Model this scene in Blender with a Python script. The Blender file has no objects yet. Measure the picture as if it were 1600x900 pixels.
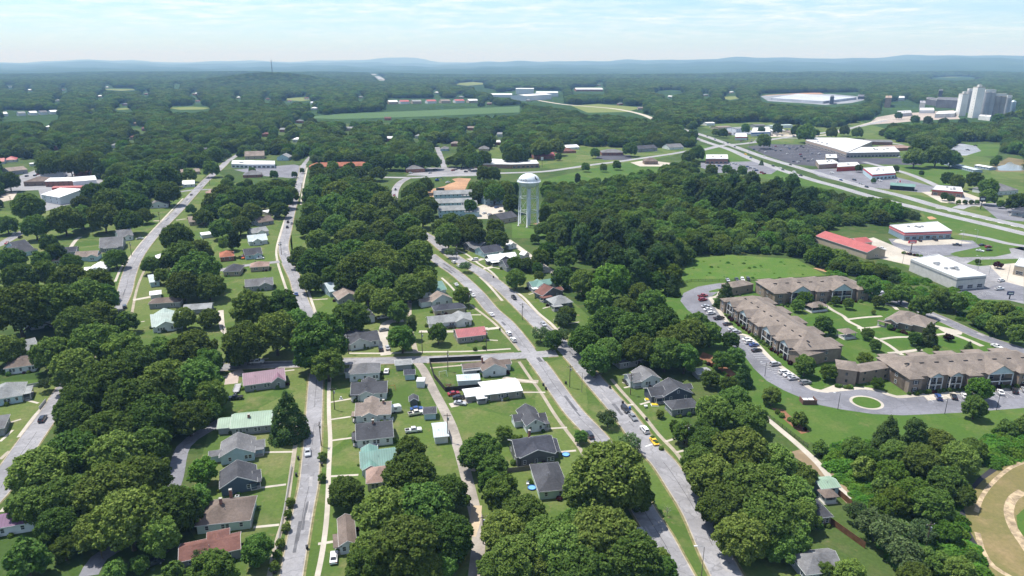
import bpy, math, random
import numpy as np
from mathutils import Vector, Matrix
from mathutils.geometry import tessellate_polygon
random.seed(7)
DENOISE = True
SC = bpy.context.scene
COL = SC.collection
# ---------------------------------------------------------------- survey: a point of the picture laid on the ground
F = 1090.0; PITCH = math.atan((450-97)/F); CAMH = 120.0
def ray(px, py):
    u = (px-800)/F; v = (py-450)/F
    return u, math.cos(PITCH)-v*math.sin(PITCH), -math.sin(PITCH)-v*math.cos(PITCH)
def G(px, py, z=0.0):
    a, b, c = ray(px, py)
    t = (z-CAMH)/c
    return Vector((a*t, b*t, z))
def pix(x, y, z):
    d = y*math.cos(PITCH)-(z-CAMH)*math.sin(PITCH)
    h = y*math.sin(PITCH)+(z-CAMH)*math.cos(PITCH)
    return 800+F*x/d, 450-F*h/d, d
def depth(p): return p.y*math.cos(PITCH)-(p.z-CAMH)*math.sin(PITCH)

# ---------------------------------------------------------------- materials
_M = {}
def new_mat(name):
    m = bpy.data.materials.new(name); m.use_nodes = True
    nt = m.node_tree; nt.nodes.clear()
    out = nt.nodes.new('ShaderNodeOutputMaterial')
    return m, nt, out
def nd(nt, t, **kw):
    n = nt.nodes.new(t)
    for k, v in kw.items(): setattr(n, k, v)
    return n
def mixc(nt, fac, a, b, mode='MIX'):
    n = nd(nt, 'ShaderNodeMix', data_type='RGBA', blend_type=mode)
    for sock, v in ((n.inputs[0], fac), (n.inputs[6], a), (n.inputs[7], b)):
        if isinstance(v, bpy.types.NodeSocket): nt.links.new(v, sock)
        elif isinstance(v, (tuple, list)): sock.default_value = (*v[:3], 1)
        else: sock.default_value = v
    return n.outputs[2]
def ramp(nt, fac, stops):
    n = nd(nt, 'ShaderNodeValToRGB')
    e = n.color_ramp.elements
    while len(e) > 1: e.remove(e[-1])
    for i, (p, c) in enumerate(stops):
        el = e[0] if i == 0 else e.new(p)
        el.position = p
        el.color = (c, c, c, 1) if isinstance(c, (int, float)) else (*c[:3], 1)
    nt.links.new(fac, n.inputs[0]); return n.outputs[0]
def noise(nt, co, scale, detail=3, rough=.55):
    n = nd(nt, 'ShaderNodeTexNoise'); n.inputs['Scale'].default_value = scale
    n.inputs['Detail'].default_value = detail; n.inputs['Roughness'].default_value = rough
    nt.links.new(co, n.inputs['Vector']); return n.outputs[0]
def coords(nt, kind):
    if kind == 'world': return nd(nt, 'ShaderNodeNewGeometry').outputs['Position']
    return nd(nt, 'ShaderNodeTexCoord').outputs['Object']
def bsdf(nt, out, col, rough=.8, metal=0., spec=.3):
    b = nd(nt, 'ShaderNodeBsdfPrincipled')
    b.inputs['Roughness'].default_value = rough; b.inputs['Metallic'].default_value = metal
    b.inputs['Specular IOR Level'].default_value = spec
    if isinstance(col, bpy.types.NodeSocket): nt.links.new(col, b.inputs['Base Color'])
    else: b.inputs['Base Color'].default_value = (*col[:3], 1)
    nt.links.new(b.outputs[0], out.inputs[0]); return b
def dk(c, f): return tuple(x*f for x in c)
def plain(name, col, rough=.7, metal=0., spec=.3, var=.25, scale=.6, kind='obj'):
    """a surface with mild worn variation"""
    key = ('plain', name)
    if key in _M: return _M[key]
    m, nt, out = new_mat(name)
    co = coords(nt, kind)
    a = noise(nt, co, scale, 4); b = noise(nt, co, scale*9, 2)
    c = mixc(nt, ramp(nt, a, [(.3, 0), (.7, 1)]), dk(col, 1-var), dk(col, 1+var*.6))
    c = mixc(nt, ramp(nt, b, [(.35, 0), (.65, .5)]), c, dk(col, 1-var*.7))
    bsdf(nt, out, c, rough, metal, spec)
    _M[key] = m; return m
def shingle(col):
    key = ('shingle', col)
    if key in _M: return _M[key]
    m, nt, out = new_mat('asphalt_shingle')
    co = coords(nt, 'obj')
    a = noise(nt, co, .22, 4, .6); b = noise(nt, co, 3.1, 3, .7)
    mp = nd(nt, 'ShaderNodeMapping'); mp.inputs['Scale'].default_value = (.5, .5, 3.5)
    nt.links.new(co, mp.inputs[0])
    w = noise(nt, mp.outputs[0], 1.6, 2)
    c = mixc(nt, ramp(nt, a, [(.32, 0), (.68, 1)]), dk(col, .66), dk(col, 1.28))
    c = mixc(nt, ramp(nt, b, [(.3, 0), (.7, 1)]), c, mixc(nt, .65, c, dk(col, .5)))
    c = mixc(nt, ramp(nt, w, [(.45, 0), (.75, .35)]), c, dk(col, 1.45))
    bsdf(nt, out, c, .9, 0, .15); _M[key] = m; return m
def metal_roof(col, rough=.6):
    key = ('mroof', col)
    if key in _M: return _M[key]
    m, nt, out = new_mat('standing_seam_metal')
    co = coords(nt, 'obj')
    a = noise(nt, co, .3, 4)
    ws = []
    for ax in ('X', 'Y'):
        w = nd(nt, 'ShaderNodeTexWave', bands_direction=ax, wave_profile='SIN'); w.inputs['Scale'].default_value = .42
        nt.links.new(co, w.inputs[0]); ws.append(ramp(nt, w.outputs[0], [(.86, 0), (.98, 1)]))
    c = mixc(nt, ramp(nt, a, [(.3, 0), (.7, 1)]), dk(col, .8), dk(col, 1.12))
    c = mixc(nt, ws[0], c, dk(col, .66))
    c = mixc(nt, ramp(nt, noise(nt, co, 1.7, 4, .7), [(.5, 0), (.75, .45)]), c, mixc(nt, .5, c, (.22, .20, .17)))
    bsdf(nt, out, c, rough, .0, .4); _M[key] = m; return m
def siding(col):
    key = ('siding', col)
    if key in _M: return _M[key]
    m, nt, out = new_mat('lap_siding')
    co = coords(nt, 'obj')
    w = nd(nt, 'ShaderNodeTexWave', bands_direction='Z', wave_profile='SAW'); w.inputs['Scale'].default_value = 1.1
    nt.links.new(co, w.inputs[0])
    a = noise(nt, co, .5, 4)
    c = mixc(nt, ramp(nt, a, [(.3, 0), (.7, 1)]), dk(col, .86), dk(col, 1.06))
    c = mixc(nt, ramp(nt, w.outputs[0], [(.0, .35), (.25, 0)]), c, dk(col, .6))
    bsdf(nt, out, c, .7, 0, .25); _M[key] = m; return m
def brick(col, mort=(.35, .32, .28)):
    key = ('brick', col)
    if key in _M: return _M[key]
    m, nt, out = new_mat('brickwork')
    co = coords(nt, 'obj')
    a = noise(nt, co, .7, 4); b = noise(nt, co, 5, 3, .7)
    c = mixc(nt, ramp(nt, a, [(.3, 0), (.7, 1)]), dk(col, .8), dk(col, 1.15))
    c = mixc(nt, ramp(nt, b, [(.4, 0), (.75, .55)]), c, mort)
    bsdf(nt, out, c, .9, 0, .15); _M[key] = m; return m
def paint(col, rough=.25, coat=.6):
    key = ('paint', col)
    if key in _M: return _M[key]
    m, nt, out = new_mat('car_paint')
    b = bsdf(nt, out, col, rough, 0, .5); b.inputs['Coat Weight'].default_value = coat
    b.inputs['Coat Roughness'].default_value = .08
    _M[key] = m; return m
def glass_dark(name='window_glass', col=(.018, .022, .028), rough=.08):
    key = ('glass', name)
    if key in _M: return _M[key]
    m, nt, out = new_mat(name)
    a = noise(nt, coords(nt, 'obj'), 1.3, 2)
    bsdf(nt, out, mixc(nt, ramp(nt, a, [(.4, 0), (.6, 1)]), col, dk(col, 3.2)), rough, 0, .6)
    _M[key] = m; return m

# ---------------------------------------------------------------- meshes
class MB:
    def __init__(s): s.v = []; s.f = []; s.mi = []; s.mats = []
    def mat(s, m):
        if m not in s.mats: s.mats.append(m)
        return s.mats.index(m)
    def poly(s, pts, m=None):
        i = len(s.v); s.v += [tuple(p) for p in pts]; s.f.append(tuple(range(i, i+len(pts))))
        s.mi.append(s.mat(m) if m else 0)
    def prism(s, base, top, m=None):
        n = len(base); i = len(s.v); s.v += [tuple(p) for p in base]+[tuple(p) for p in top]
        k = s.mat(m) if m else 0
        s.f.append(tuple(range(i+n-1, i-1, -1))); s.f.append(tuple(range(i+n, i+2*n)))
        for a in range(n):
            b = (a+1) % n; s.f.append((i+a, i+b, i+n+b, i+n+a))
        s.mi += [k]*(n+2)
    def box(s, x0, x1, y0, y1, z0, z1, m=None):
        s.prism([(x0, y0, z0), (x1, y0, z0), (x1, y1, z0), (x0, y1, z0)], [(x0, y0, z1), (x1, y0, z1), (x1, y1, z1), (x0, y1, z1)], m)
    def slab(s, pts, t, m=None):
        """thin plate below a polygon"""
        s.prism([(p[0], p[1], p[2]-t) for p in pts], pts, m)
    def tube(s, path, radii, n=6, m=None, cap=True):
        k = s.mat(m) if m else 0
        path = [Vector(p) for p in path]
        if not hasattr(radii, '__len__'): radii = [radii]*len(path)
        i0 = len(s.v)
        for i, p in enumerate(path):
            d = (path[min(i+1, len(path)-1)]-path[max(i-1, 0)]).normalized()
            up = Vector((1, 0, 0)) if abs(d.z) > .9 else Vector((0, 0, 1))
            a = d.cross(up).normalized(); b = d.cross(a)
            for j in range(n):
                t = 2*math.pi*j/n; s.v.append(tuple(p+(a*math.cos(t)+b*math.sin(t))*radii[i]))
        for i in range(len(path)-1):
            for j in range(n):
                q = (j+1) % n
                s.f.append((i0+i*n+j, i0+i*n+q, i0+(i+1)*n+q, i0+(i+1)*n+j)); s.mi.append(k)
        if cap:
            s.f.append(tuple(i0+j for j in range(n))); s.mi.append(k)
            s.f.append(tuple(i0+(len(path)-1)*n+j for j in range(n-1, -1, -1))); s.mi.append(k)
    def lathe(s, prof, n=24, m=None, c=(0, 0, 0)):
        k = s.mat(m) if m else 0; i0 = len(s.v)
        for r, z in prof:
            for j in range(n):
                t = 2*math.pi*j/n; s.v.append((c[0]+r*math.cos(t), c[1]+r*math.sin(t), c[2]+z))
        for i in range(len(prof)-1):
            for j in range(n):
                q = (j+1) % n
                s.f.append((i0+i*n+j, i0+i*n+q, i0+(i+1)*n+q, i0+(i+1)*n+j)); s.mi.append(k)
    def mesh(s, name, m=None):
        me = bpy.data.meshes.new(name)
        me.from_pydata(s.v, [], s.f)
        ms = s.mats or ([m] if m else [])
        for x in ms: me.materials.append(x)
        if s.mats: me.polygons.foreach_set('material_index', s.mi)
        me.update(); return me
    def build(s, name, m=None, parent=None, smooth=False):
        me = s.mesh(name, m)
        if smooth: me.polygons.foreach_set('use_smooth', [True]*len(me.polygons))
        return link(name, me, parent)
def link(name, me, parent=None):
    o = bpy.data.objects.new(name, me); COL.objects.link(o)
    if parent is not None: o.parent = parent
    return o
USED = {}
def tag(o, label=None, cat=None, group=None, kind=None):
    if label: o['label'] = label
    if cat: o['category'] = cat
    if group: o['group'] = group
    if kind: o['kind'] = kind
    return o
def thing(name, label, cat, loc=(0, 0, 0), rz=0., group=None):
    o = bpy.data.objects.new(name, None); COL.objects.link(o)
    o.empty_display_size = .5
    o.location = loc; o.rotation_euler = (0, 0, rz)
    return tag(o, label, cat, group)
def copy_tree(root, loc, rz, label=None, group=None, swap=None):
    r = root.copy(); COL.objects.link(r); r.location = loc; r.rotation_euler = (0, 0, rz)
    if label: r['label'] = label
    if group: r['group'] = group
    for ch in root.children:
        c = ch.copy(); COL.objects.link(c); c.parent = r
        for g in ch.children:
            d = g.copy(); COL.objects.link(d); d.parent = c
    return r
# ---------------------------------------------------------------- ground sheets
def sheet(name, pxs, z, m, label=None, world=False):
    """a flat polygon laid on the ground"""
    pts = [(p[0], p[1], z) for p in pxs] if world else [tuple(G(*p))[:2]+(z,) for p in pxs]
    me = bpy.data.meshes.new(name); 
    tri = tessellate_polygon([[Vector(p) for p in pts]])
    ar = lambda t: (pts[t[1]][0]-pts[t[0]][0])*(pts[t[2]][1]-pts[t[0]][1])-(pts[t[2]][0]-pts[t[0]][0])*(pts[t[1]][1]-pts[t[0]][1])
    me.from_pydata(pts, [], [t if ar(t) > 0 else (t[0], t[2], t[1]) for t in tri if abs(ar(t)) > 1e-6]); me.update()
    me.materials.append(m)
    o = link(name, me); tag(o, label, None, None, 'structure'); return o
def smooth_line(pts, step=4.0):
    """Catmull-Rom through world points, resampled"""
    P = [Vector(p).to_2d() for p in pts]
    if len(P) == 2: P = [P[0], (P[0]+P[1])/2, P[1]]
    Q = [P[0]*2-P[1]]+P+[P[-1]*2-P[-2]]
    res = []
    for i in range(1, len(Q)-2):
        p0, p1, p2, p3 = Q[i-1:i+3]
        n = max(2, int((p2-p1).length/step))
        for k in range(n):
            t = k/n
            res.append(.5*((2*p1)+(p2-p0)*t+(2*p0-5*p1+4*p2-p3)*t*t+(3*p1-p0-3*p2+p3)*t**3))
    res.append(P[-1]); return res
def offset_line(L, d):
    out = []
    for i, p in enumerate(L):
        t = (L[min(i+1, len(L)-1)]-L[max(i-1, 0)])
        if t.length < 1e-6: t = Vector((0, 1))
        t.normalize(); out.append(p+Vector((t.y, -t.x))*d)
    return out
LINES = []      # (points, half width) of every paved way, for the kerbs and for keeping trees off
def ribbon(name, L, w, z, m, thick=0., label=None, kind='structure', keep=None):
    A = offset_line(L, -w/2); B = offset_line(L, w/2)
    mb = MB()
    for i in range(len(L)-1):
        if keep and not (keep[i] and keep[i+1]): continue
        q = [(A[i].x, A[i].y, z), (B[i].x, B[i].y, z), (B[i+1].x, B[i+1].y, z), (A[i+1].x, A[i+1].y, z)]
        if thick: mb.prism([(p[0], p[1], z-thick) for p in q], q)
        else: mb.poly(q)
    if not mb.f: return None
    o = mb.build(name, m); tag(o, label, None, None, kind); return o
def seg_d(p, a, b):
    ab = b-a; t = max(0, min(1, (p-a).dot(ab)/max(ab.length_squared, 1e-9))); return (p-(a+ab*t)).length
def in_road(p, skip=None, pad=0.):
    for k, (L, hw) in enumerate(LINES):
        if k == skip: continue
        for i in range(0, len(L)-1):
            if abs(L[i].x-p.x) > 40 and abs(L[i+1].x-p.x) > 40: continue
            if seg_d(p, L[i], L[i+1]) < hw+pad: return True
    return False
# ---------------------------------------------------------------- ground materials
def grass_mat(name, greens, dry, dryness=.5, cell=.03):
    m, nt, out = new_mat(name)
    co = coords(nt, 'world')
    vo = nd(nt, 'ShaderNodeTexVoronoi', feature='F1'); vo.inputs['Scale'].default_value = cell
    wob = nd(nt, 'ShaderNodeTexNoise'); wob.inputs['Scale'].default_value = .06
    nt.links.new(co, wob.inputs[0])
    va = nd(nt, 'ShaderNodeVectorMath', operation='MULTIPLY_ADD'); va.inputs[1].default_value = (7, 7, 0)
    nt.links.new(wob.outputs[1], va.inputs[0]); nt.links.new(co, va.inputs[2])
    nt.links.new(va.outputs[0], vo.inputs['Vector'])
    sep = nd(nt, 'ShaderNodeSeparateColor'); nt.links.new(vo.outputs['Color'], sep.inputs[0])
    c = ramp(nt, sep.outputs[0], [(0, greens[0]), (.5, greens[1]), (1, greens[2])])
    n1 = noise(nt, co, .09, 5, .65); n2 = noise(nt, co, .9, 3, .7); n3 = noise(nt, co, .022, 3)
    c = mixc(nt, ramp(nt, n1, [(.5, 0), (.74, dryness)]), c, dry)
    c = mixc(nt, ramp(nt, n3, [(.4, 0), (.7, .45)]), c, dk(greens[2], .8))
    c = mixc(nt, ramp(nt, n2, [(.3, 0), (.7, .5)]), c, dk(greens[0], .62))
    c = mixc(nt, ramp(nt, noise(nt, co, .2, 5, .72), [(.60, 0), (.70, dryness*.8)]), c, (.20, .155, .085))
    bsdf(nt, out, c, .95, 0, .1); return m
LAWN = grass_mat('lawn_grass', [(.058, .108, .022), (.088, .142, .030), (.142, .172, .056)], (.22, .19, .095), .85)
LUSH = grass_mat('lush_grass', [(.055, .118, .020), (.07, .132, .024), (.095, .15, .034)], (.17, .17, .065), .6)
MEADOW = grass_mat('rough_meadow', [(.075, .15, .025), (.10, .165, .034), (.09, .15, .03)], (.18, .18, .065), .7, .012)
GROUND = grass_mat('ground_cover', [(.036, .07, .016), (.055, .098, .022), (.08, .115, .034)], (.15, .13, .065), .7)
WOODF = grass_mat('woodland_floor', [(.02, .04, .012), (.026, .05, .015), (.034, .062, .018)], (.04, .06, .02), .3, .004)
CROP = grass_mat('crop_rows', [(.075, .135, .05), (.08, .14, .052), (.085, .145, .055)], (.09, .18, .05), .3, .002)
HAY = grass_mat('hay_field', [(.14, .18, .05), (.16, .19, .055), (.17, .2, .06)], (.2, .2, .07), .5, .003)
def paving(name, col, patch=.35, crack=.0, scale=.05):
    m, nt, out = new_mat(name)
    co = coords(nt, 'world')
    a = noise(nt, co, scale, 4, .6); b = noise(nt, co, .8, 4, .7); d = noise(nt, co, .3, 2)
    c = mixc(nt, ramp(nt, a, [(.35, 0), (.65, 1)]), dk(col, 1-patch*.5), dk(col, 1+patch*.4))
    c = mixc(nt, ramp(nt, b, [(.35, 0), (.7, .5)]), c, dk(col, 1-patch*.8))
    c = mixc(nt, ramp(nt, d, [(.58, 0), (.61, patch*.8)]), c, dk(col, 1.22))
    g = noise(nt, co, .55, 5, .75)
    c = mixc(nt, ramp(nt, g, [(.60, 0), (.68, min(.6, patch*.85))]), c, dk(col, .62))
    if crack:
        v = nd(nt, 'ShaderNodeTexVoronoi', feature='DISTANCE_TO_EDGE'); v.inputs['Scale'].default_value = .12
        wob = nd(nt, 'ShaderNodeTexNoise'); wob.inputs['Scale'].default_value = .35
        nt.links.new(co, wob.inputs[0])
        va = nd(nt, 'ShaderNodeVectorMath', operation='MULTIPLY_ADD'); va.inputs[1].default_value = (4, 4, 0)
        nt.links.new(wob.outputs[1], va.inputs[0]); nt.links.new(co, va.inputs[2]); nt.links.new(va.outputs[0], v.inputs['Vector'])
        c = mixc(nt, ramp(nt, v.outputs[0], [(.0, crack), (.025, 0)]), c, dk(col, .5))
    bsdf(nt, out, c, .9, 0, .2); return m
ASPH = paving('aged_asphalt', (.262, .258, .268), .55, .6)
ASPH2 = paving('parking_asphalt', (.185, .186, .208), .5, .5)
ASPHD = paving('dark_asphalt', (.075, .075, .088), .5, .3)
HWY = paving('highway_asphalt', (.29, .288, .30), .3, .25)
CONC = paving('concrete', (.44, .40, .34), .35, .2)
CONCB = paving('old_concrete', (.33, .29, .23), .4, .3)
GRAVEL = paving('gravel_lane', (.30, .27, .235), .5, 0, .12)
DIRT = paving('red_clay', (.38, .225, .13), .6, 0, .03)
TAN = paving('tan_verge', (.20, .185, .085), .7, 0, .5)
MULCH = paving('pine_straw', (.23, .115, .065), .5, 0, .3)
PALE = paving('pale_yard', (.25, .27, .30), .9, 0, .016)
BLACKP = paving('black_rubber_track', (.035, .035, .042), .3, 0, .2)
LINE = plain('road_paint', (.72, .72, .70), .6, var=.3, scale=1.5, kind='world')
WATERM = None
def water_mat(col):
    m, nt, out = new_mat('pond_water'); co = coords(nt, 'world')
    b = bsdf(nt, out, mixc(nt, ramp(nt, noise(nt, co, .02, 3), [(.4, 0), (.6, 1)]), col, dk(col, .6)), .12, 0, .5); return m
# ---------------------------------------------------------------- terrain
from mathutils import noise as mnoise
def hillmask(x, y):
    """height of the far country; the town lies on the flat"""
    d = math.hypot(x, y); z = 0.
    # the radio hill
    hx, hy = HILL
    z += 50*math.exp(-(((x-hx)/300)**2+((y-hy)/420)**2))
    if d > 2900:
        k = min(1, (d-2900)/2500)
        a = math.atan2(x, y)
        r = 0.
        r += 22*math.sin(x*.0011+1.3)*math.sin(y*.0007+.4)
        r += 14*math.sin(x*.0023+y*.0011+2.2)*math.sin(y*.0017-x*.0006)
        r += 10*math.sin(y*.0042+x*.0009)
        z += k*(r*.45-2)
        # ridge country rising to the right
        k2 = max(0, min(1, (d-9000)/6000))
        z += k2*(30+140*max(0, min(1, (a+.05)/.6))+13*math.sin(a*23+1)+9*math.sin(a*61+d*.0007)+8*math.sin(a*131))
        k3 = max(0, min(1, (d-17000)/3500))
        z += k3*(16*math.sin(a*37+2)+10*math.sin(a*91)+55+40*max(0, min(1, (a+.05)/.3)))
    if d > 4000: z += min(1, (d-4000)/4000)*(12*mnoise.fractal(Vector((x/1500, y/2200, 3.3)), .9, 2., 4)+(9*mnoise.fractal(Vector((x/500, y/1400, 1.3)), .9, 2., 3) if d > 7000 else 0))
    if d > 26000:   # blue mountains
        a = math.atan2(x, y); k = min(1, (d-26000)/5000)
        z += k*(220*math.exp(-((a+.148)/.04)**2)+70*math.exp(-((a+.235)/.05)**2)+70*math.exp(-((a+.50)/.06)**2)+60*math.exp(-((a+.36)/.04)**2)+12*math.sin(a*140)+20)
    return z
_h = G(447, 128); HILL = (-1330., 4050.)
def terrain():
    rs = [0]+list(np.geomspace(60, 2800, 26))+list(np.geomspace(2950, 9000, 60))+list(np.geomspace(9300, 38000, 60))
    th = np.radians(np.linspace(-62, 62, 190))
    vs = []; fs = []
    for r in rs:
        for t in th:
            x, y = r*math.sin(t), -260+r*math.cos(t)
            vs.append((x, y, hillmask(x, y)))
    n = len(th)
    near, far = [], []
    for i in range(len(rs)-1):
        for j in range(n-1):
            q = (i*n+j, (i+1)*n+j, (i+1)*n+j+1, i*n+j+1)
            (near if rs[i+1] < 1950 else far).append(q if True else q)
    for name, ff, m in (('ground', near, GROUND), ('hills', far, WOODFAR)):
        me = bpy.data.meshes.new(name)
        ids = sorted({k for q in ff for k in q}); mp = {k: i for i, k in enumerate(ids)}
        me.from_pydata([vs[k] for k in ids], [], [tuple(mp[k] for k in q)[::-1] for q in ff])
        me.materials.append(m); me.polygons.foreach_set('use_smooth', [True]*len(me.polygons)); me.update()
        o = link(name, me); tag(o, 'grassy ground under the town' if name == 'ground' else 'wooded hills rolling away to the horizon', None, None, 'structure')
def far_woods():
    m, nt, out = new_mat('far_woods'); co = coords(nt, 'world')
    v = nd(nt, 'ShaderNodeTexVoronoi', feature='F1'); v.inputs['Scale'].default_value = .055; nt.links.new(co, v.inputs['Vector'])
    a = noise(nt, co, .0016, 5, .6); b = noise(nt, co, .012, 4, .7); e = noise(nt, co, .00045, 3)
    c = mixc(nt, ramp(nt, a, [(.35, 0), (.65, 1)]), (.026, .055, .017), (.05, .095, .025))
    c = mixc(nt, ramp(nt, b, [(.35, 0), (.7, .6)]), c, (.018, .04, .015))
    c = mixc(nt, ramp(nt, e, [(.60, 0), (.66, .5)]), c, (.07, .115, .035))
    bs = bsdf(nt, out, c, .95, 0, .05)
    bp = nd(nt, 'ShaderNodeBump'); bp.inputs['Strength'].default_value = 1.; bp.inputs['Distance'].default_value = 9
    h = nd(nt, 'ShaderNodeMath', operation='SUBTRACT'); h.inputs[0].default_value = 1; nt.links.new(v.outputs['Distance'], h.inputs[1])
    nt.links.new(h.outputs[0], bp.inputs['Height']); nt.links.new(bp.outputs[0], bs.inputs['Normal'])
    return m
WOODFAR = far_woods()
terrain()
# ---------------------------------------------------------------- lawns, fields and lots
def px(*a): return list(a)
sheet('lawn', [(395, 905), (345, 905), (288, 815), (330, 660), (345, 585), (480, 575), (905, 560), (985, 560), (1120, 720), (1260, 905), (1600, 1000), (300, 1000)], .012, LAWN, 'mown lawns of the mill house lots')
sheet('lawn', [(520, 562), (480, 500), (462, 440), (450, 350), (700, 350), (780, 380), (905, 480), (990, 560)], .012, LAWN, 'lawns of the houses along the boulevard')
sheet('lawn', [(330, 572), (180, 575), (160, 500), (195, 430), (340, 270), (452, 330), (462, 437), (484, 500), (492, 566)], .012, LAWN, 'lawns between the two sloping streets')
sheet('lawn', [(-60, 470), (-60, 330), (110, 330), (330, 262), (190, 440), (160, 500)], .012, LAWN, 'lawns of the far houses')
sheet('lawn', [(-60, 905), (-60, 600), (100, 590), (80, 640), (20, 740), (-30, 800)], .012, LAWN, 'lawns beside the diagonal street')
sheet('lawn', [(985, 470), (1075, 436), (1230, 436), (1600, 540), (1700, 640), (1700, 700), (1330, 700), (1255, 690), (1180, 640), (1050, 520)], .016, LUSH, 'watered lawns of the apartment grounds')
sheet('lawn', [(1280, 690), (1700, 690), (1700, 730), (1500, 720), (1290, 720)], .012, LAWN, 'lawn behind the apartment loop')
sheet('meadow', [(1060, 440), (1078, 405), (1140, 398), (1245, 405), (1290, 430), (1215, 436)], .02, MEADOW, 'rough meadow below the dark wood')
sheet('lawn', [(690, 248), (780, 262), (930, 264), (1050, 244), (1090, 230), (1000, 215), (880, 225), (760, 225)], .012, LAWN, 'open lawns around the far bungalows')
sheet('lawn', [(830, 285), (930, 262), (1000, 250), (1060, 262), (1000, 290)], .013, LUSH, 'lawn behind the water tower wood')
sheet('lawn', [(1095, 226), (1130, 232), (1330, 300), (1240, 288), (1110, 262), (1092, 240)], .012, LUSH, 'grass bank along the highway')
sheet('lawn', [(1085, 195), (1330, 186), (1600, 262), (1600, 470), (1530, 470), (1380, 400), (1440, 330), (1300, 262)], .010, LAWN, 'grass between the roadside shops')
sheet('lawn', [(1380, 250), (1470, 252), (1545, 276), (1480, 292), (1400, 262)], .02, LUSH, 'sloping grass field beside the storage units')
sheet('lawn', [(1440, 328), (1600, 366), (1600, 392), (1500, 365), (1450, 348)], .02, LUSH, 'grass strip below the highway')
sheet('lawn', [(1505, 224), (1562, 226), (1558, 244), (1500, 243)], .02, LUSH, 'grass by the far lot')
sheet('lawn', [(800, 350), (860, 350), (880, 372), (800, 372)], .02, LUSH, 'grass around the tower legs')
sheet('field', [(462, 184), (530, 178), (665, 172.5), (812, 166), (812, 175.5), (631, 183), (530, 186)], .03, CROP, 'flat green crop field in the woods')
sheet('field', [(892, 165), (935, 162.5), (1003, 168), (979, 175), (918, 176)], .03, HAY, 'pale hay field in the woods')
for p in ([(430, 155), (470, 152), (500, 155), (470, 158)], [(1010, 143), (1050, 140), (1080, 143), (1040, 146)], [(700, 131), (740, 128), (770, 131), (730, 134)], [(1440, 122), (1500, 119), (1540, 122), (1490, 125)], [(150, 139), (200, 137), (230, 139), (190, 142)], [(1120, 152), (1150, 150), (1165, 153), (1140, 156)], [(138, 170), (145, 168.5), (151, 170), (144, 171.5)], [(178, 170), (196, 168.5), (205, 170.5), (185, 172)], [(262, 168.5), (300, 166.5), (330, 168.5), (318, 171), (280, 171.5)]):
    sheet('field', p, .03, HAY, 'small pale clearing among far trees')
sheet('construction_site', [(668, 303), (670, 297), (680, 294), (694, 291), (702, 287), (712, 284), (706, 280), (716, 278), (736, 279), (732, 285), (728, 294), (722, 303), (700, 308), (690, 313), (672, 311)], .02, DIRT, 'bare orange clay building plot')
sheet('construction_site', [(1190, 149), (1240, 146), (1280, 144), (1290, 148), (1240, 151)], .03, DIRT, 'orange earth bank behind the pale yard')
sheet('industrial_yard', [(1188, 150), (1230, 147.5), (1300, 147), (1340, 150.5), (1352, 156), (1330, 161), (1290, 164), (1250, 161), (1200, 158)], .035, PALE, 'large pale level industrial yard')
sheet('industrial_yard', [(1355, 195), (1370, 183), (1400, 178), (1490, 172), (1500, 186), (1440, 188), (1400, 192)], .03, paving('mill_yard', (.36, .31, .27), .4, 0, .01), 'mill yard below the silos')
sheet('clay_patch', [(832, 350), (845, 347), (862, 350), (860, 353), (848, 352)], .03, DIRT, 'orange clay patch beside the tower')
sheet('clay_patch', [(1270, 419), (1282, 418), (1306, 425), (1312, 429), (1296, 427)], .03, DIRT, 'orange clay patch at the meadow edge')
sheet('clay_patch', [(1448, 339), (1456, 338), (1464, 342), (1452, 343)], .03, DIRT, 'orange clay patch below the highway')
POND = water_mat((.30, .31, .31))
sheet('water', [(1554, 263), (1560, 259.5), (1570, 257.5), (1574, 254), (1580, 253), (1584, 256), (1592, 258.5), (1606, 259), (1612, 266), (1580, 267), (1562, 266.5)], .03, POND, 'still pond reflecting the sky')
sheet('muddy_bank', [(1545, 262), (1560, 254), (1576, 246), (1590, 248), (1612, 252), (1612, 268), (1560, 269)], .022, paving('muddy_bank', (.17, .14, .07), .6, 0, .05), 'brown muddy bank around the pond')
sheet('gravel_yard', [(1118, 204), (1150, 202), (1176, 204), (1180, 210), (1150, 212), (1122, 208)], .02, PALE, 'pale yard behind the filling station')
sheet('gravel_yard', [(1200, 206), (1252, 204), (1260, 210), (1240, 213), (1205, 214)], .02, CONC, 'pale yard of the cross road workshops')
# shops and lots
sheet('parking_lot', [(1167, 229), (1200, 225), (1258, 226), (1330, 247), (1400, 247), (1440, 250), (1440, 258), (1330, 256), (1290, 261), (1240, 257), (1195, 242)], .025, ASPHD, 'dark parking lot of the shopping centre')
sheet('parking_lot', [(1260, 265), (1345, 262), (1460, 292), (1450, 302), (1350, 292), (1280, 276)], .025, ASPH2, 'asphalt around the roadside shops')
sheet('parking_lot', [(1440, 300), (1500, 298), (1545, 314), (1530, 323), (1470, 316)], .028, CONC, 'pale concrete drive of the brick diner')
sheet('parking_lot', [(1530, 318), (1600, 316), (1600, 346), (1560, 343)], .028, ASPH2, 'asphalt lot of the bank')
sheet('parking_lot', [(1485, 233), (1500, 224), (1525, 228), (1533, 236), (1510, 243), (1480, 243)], .03, PALE, 'pale lot by the wood')
sheet('parking_lot', [(1350, 398), (1322, 380), (1365, 371), (1440, 402), (1432, 417)], .02, CONC, 'concrete yard of the red roofed building')
sheet('parking_lot', [(1388, 373), (1485, 374), (1520, 376), (1530, 384), (1540, 398), (1470, 400), (1440, 402), (1396, 384)], .024, ASPH2, 'parking lot in front of the red banded shop')
sheet('parking_lot', [(1395, 378), (1400, 374), (1490, 374), (1520, 380), (1460, 383), (1420, 384)], .028, CONC, 'concrete apron in front of the red banded shop')
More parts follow.
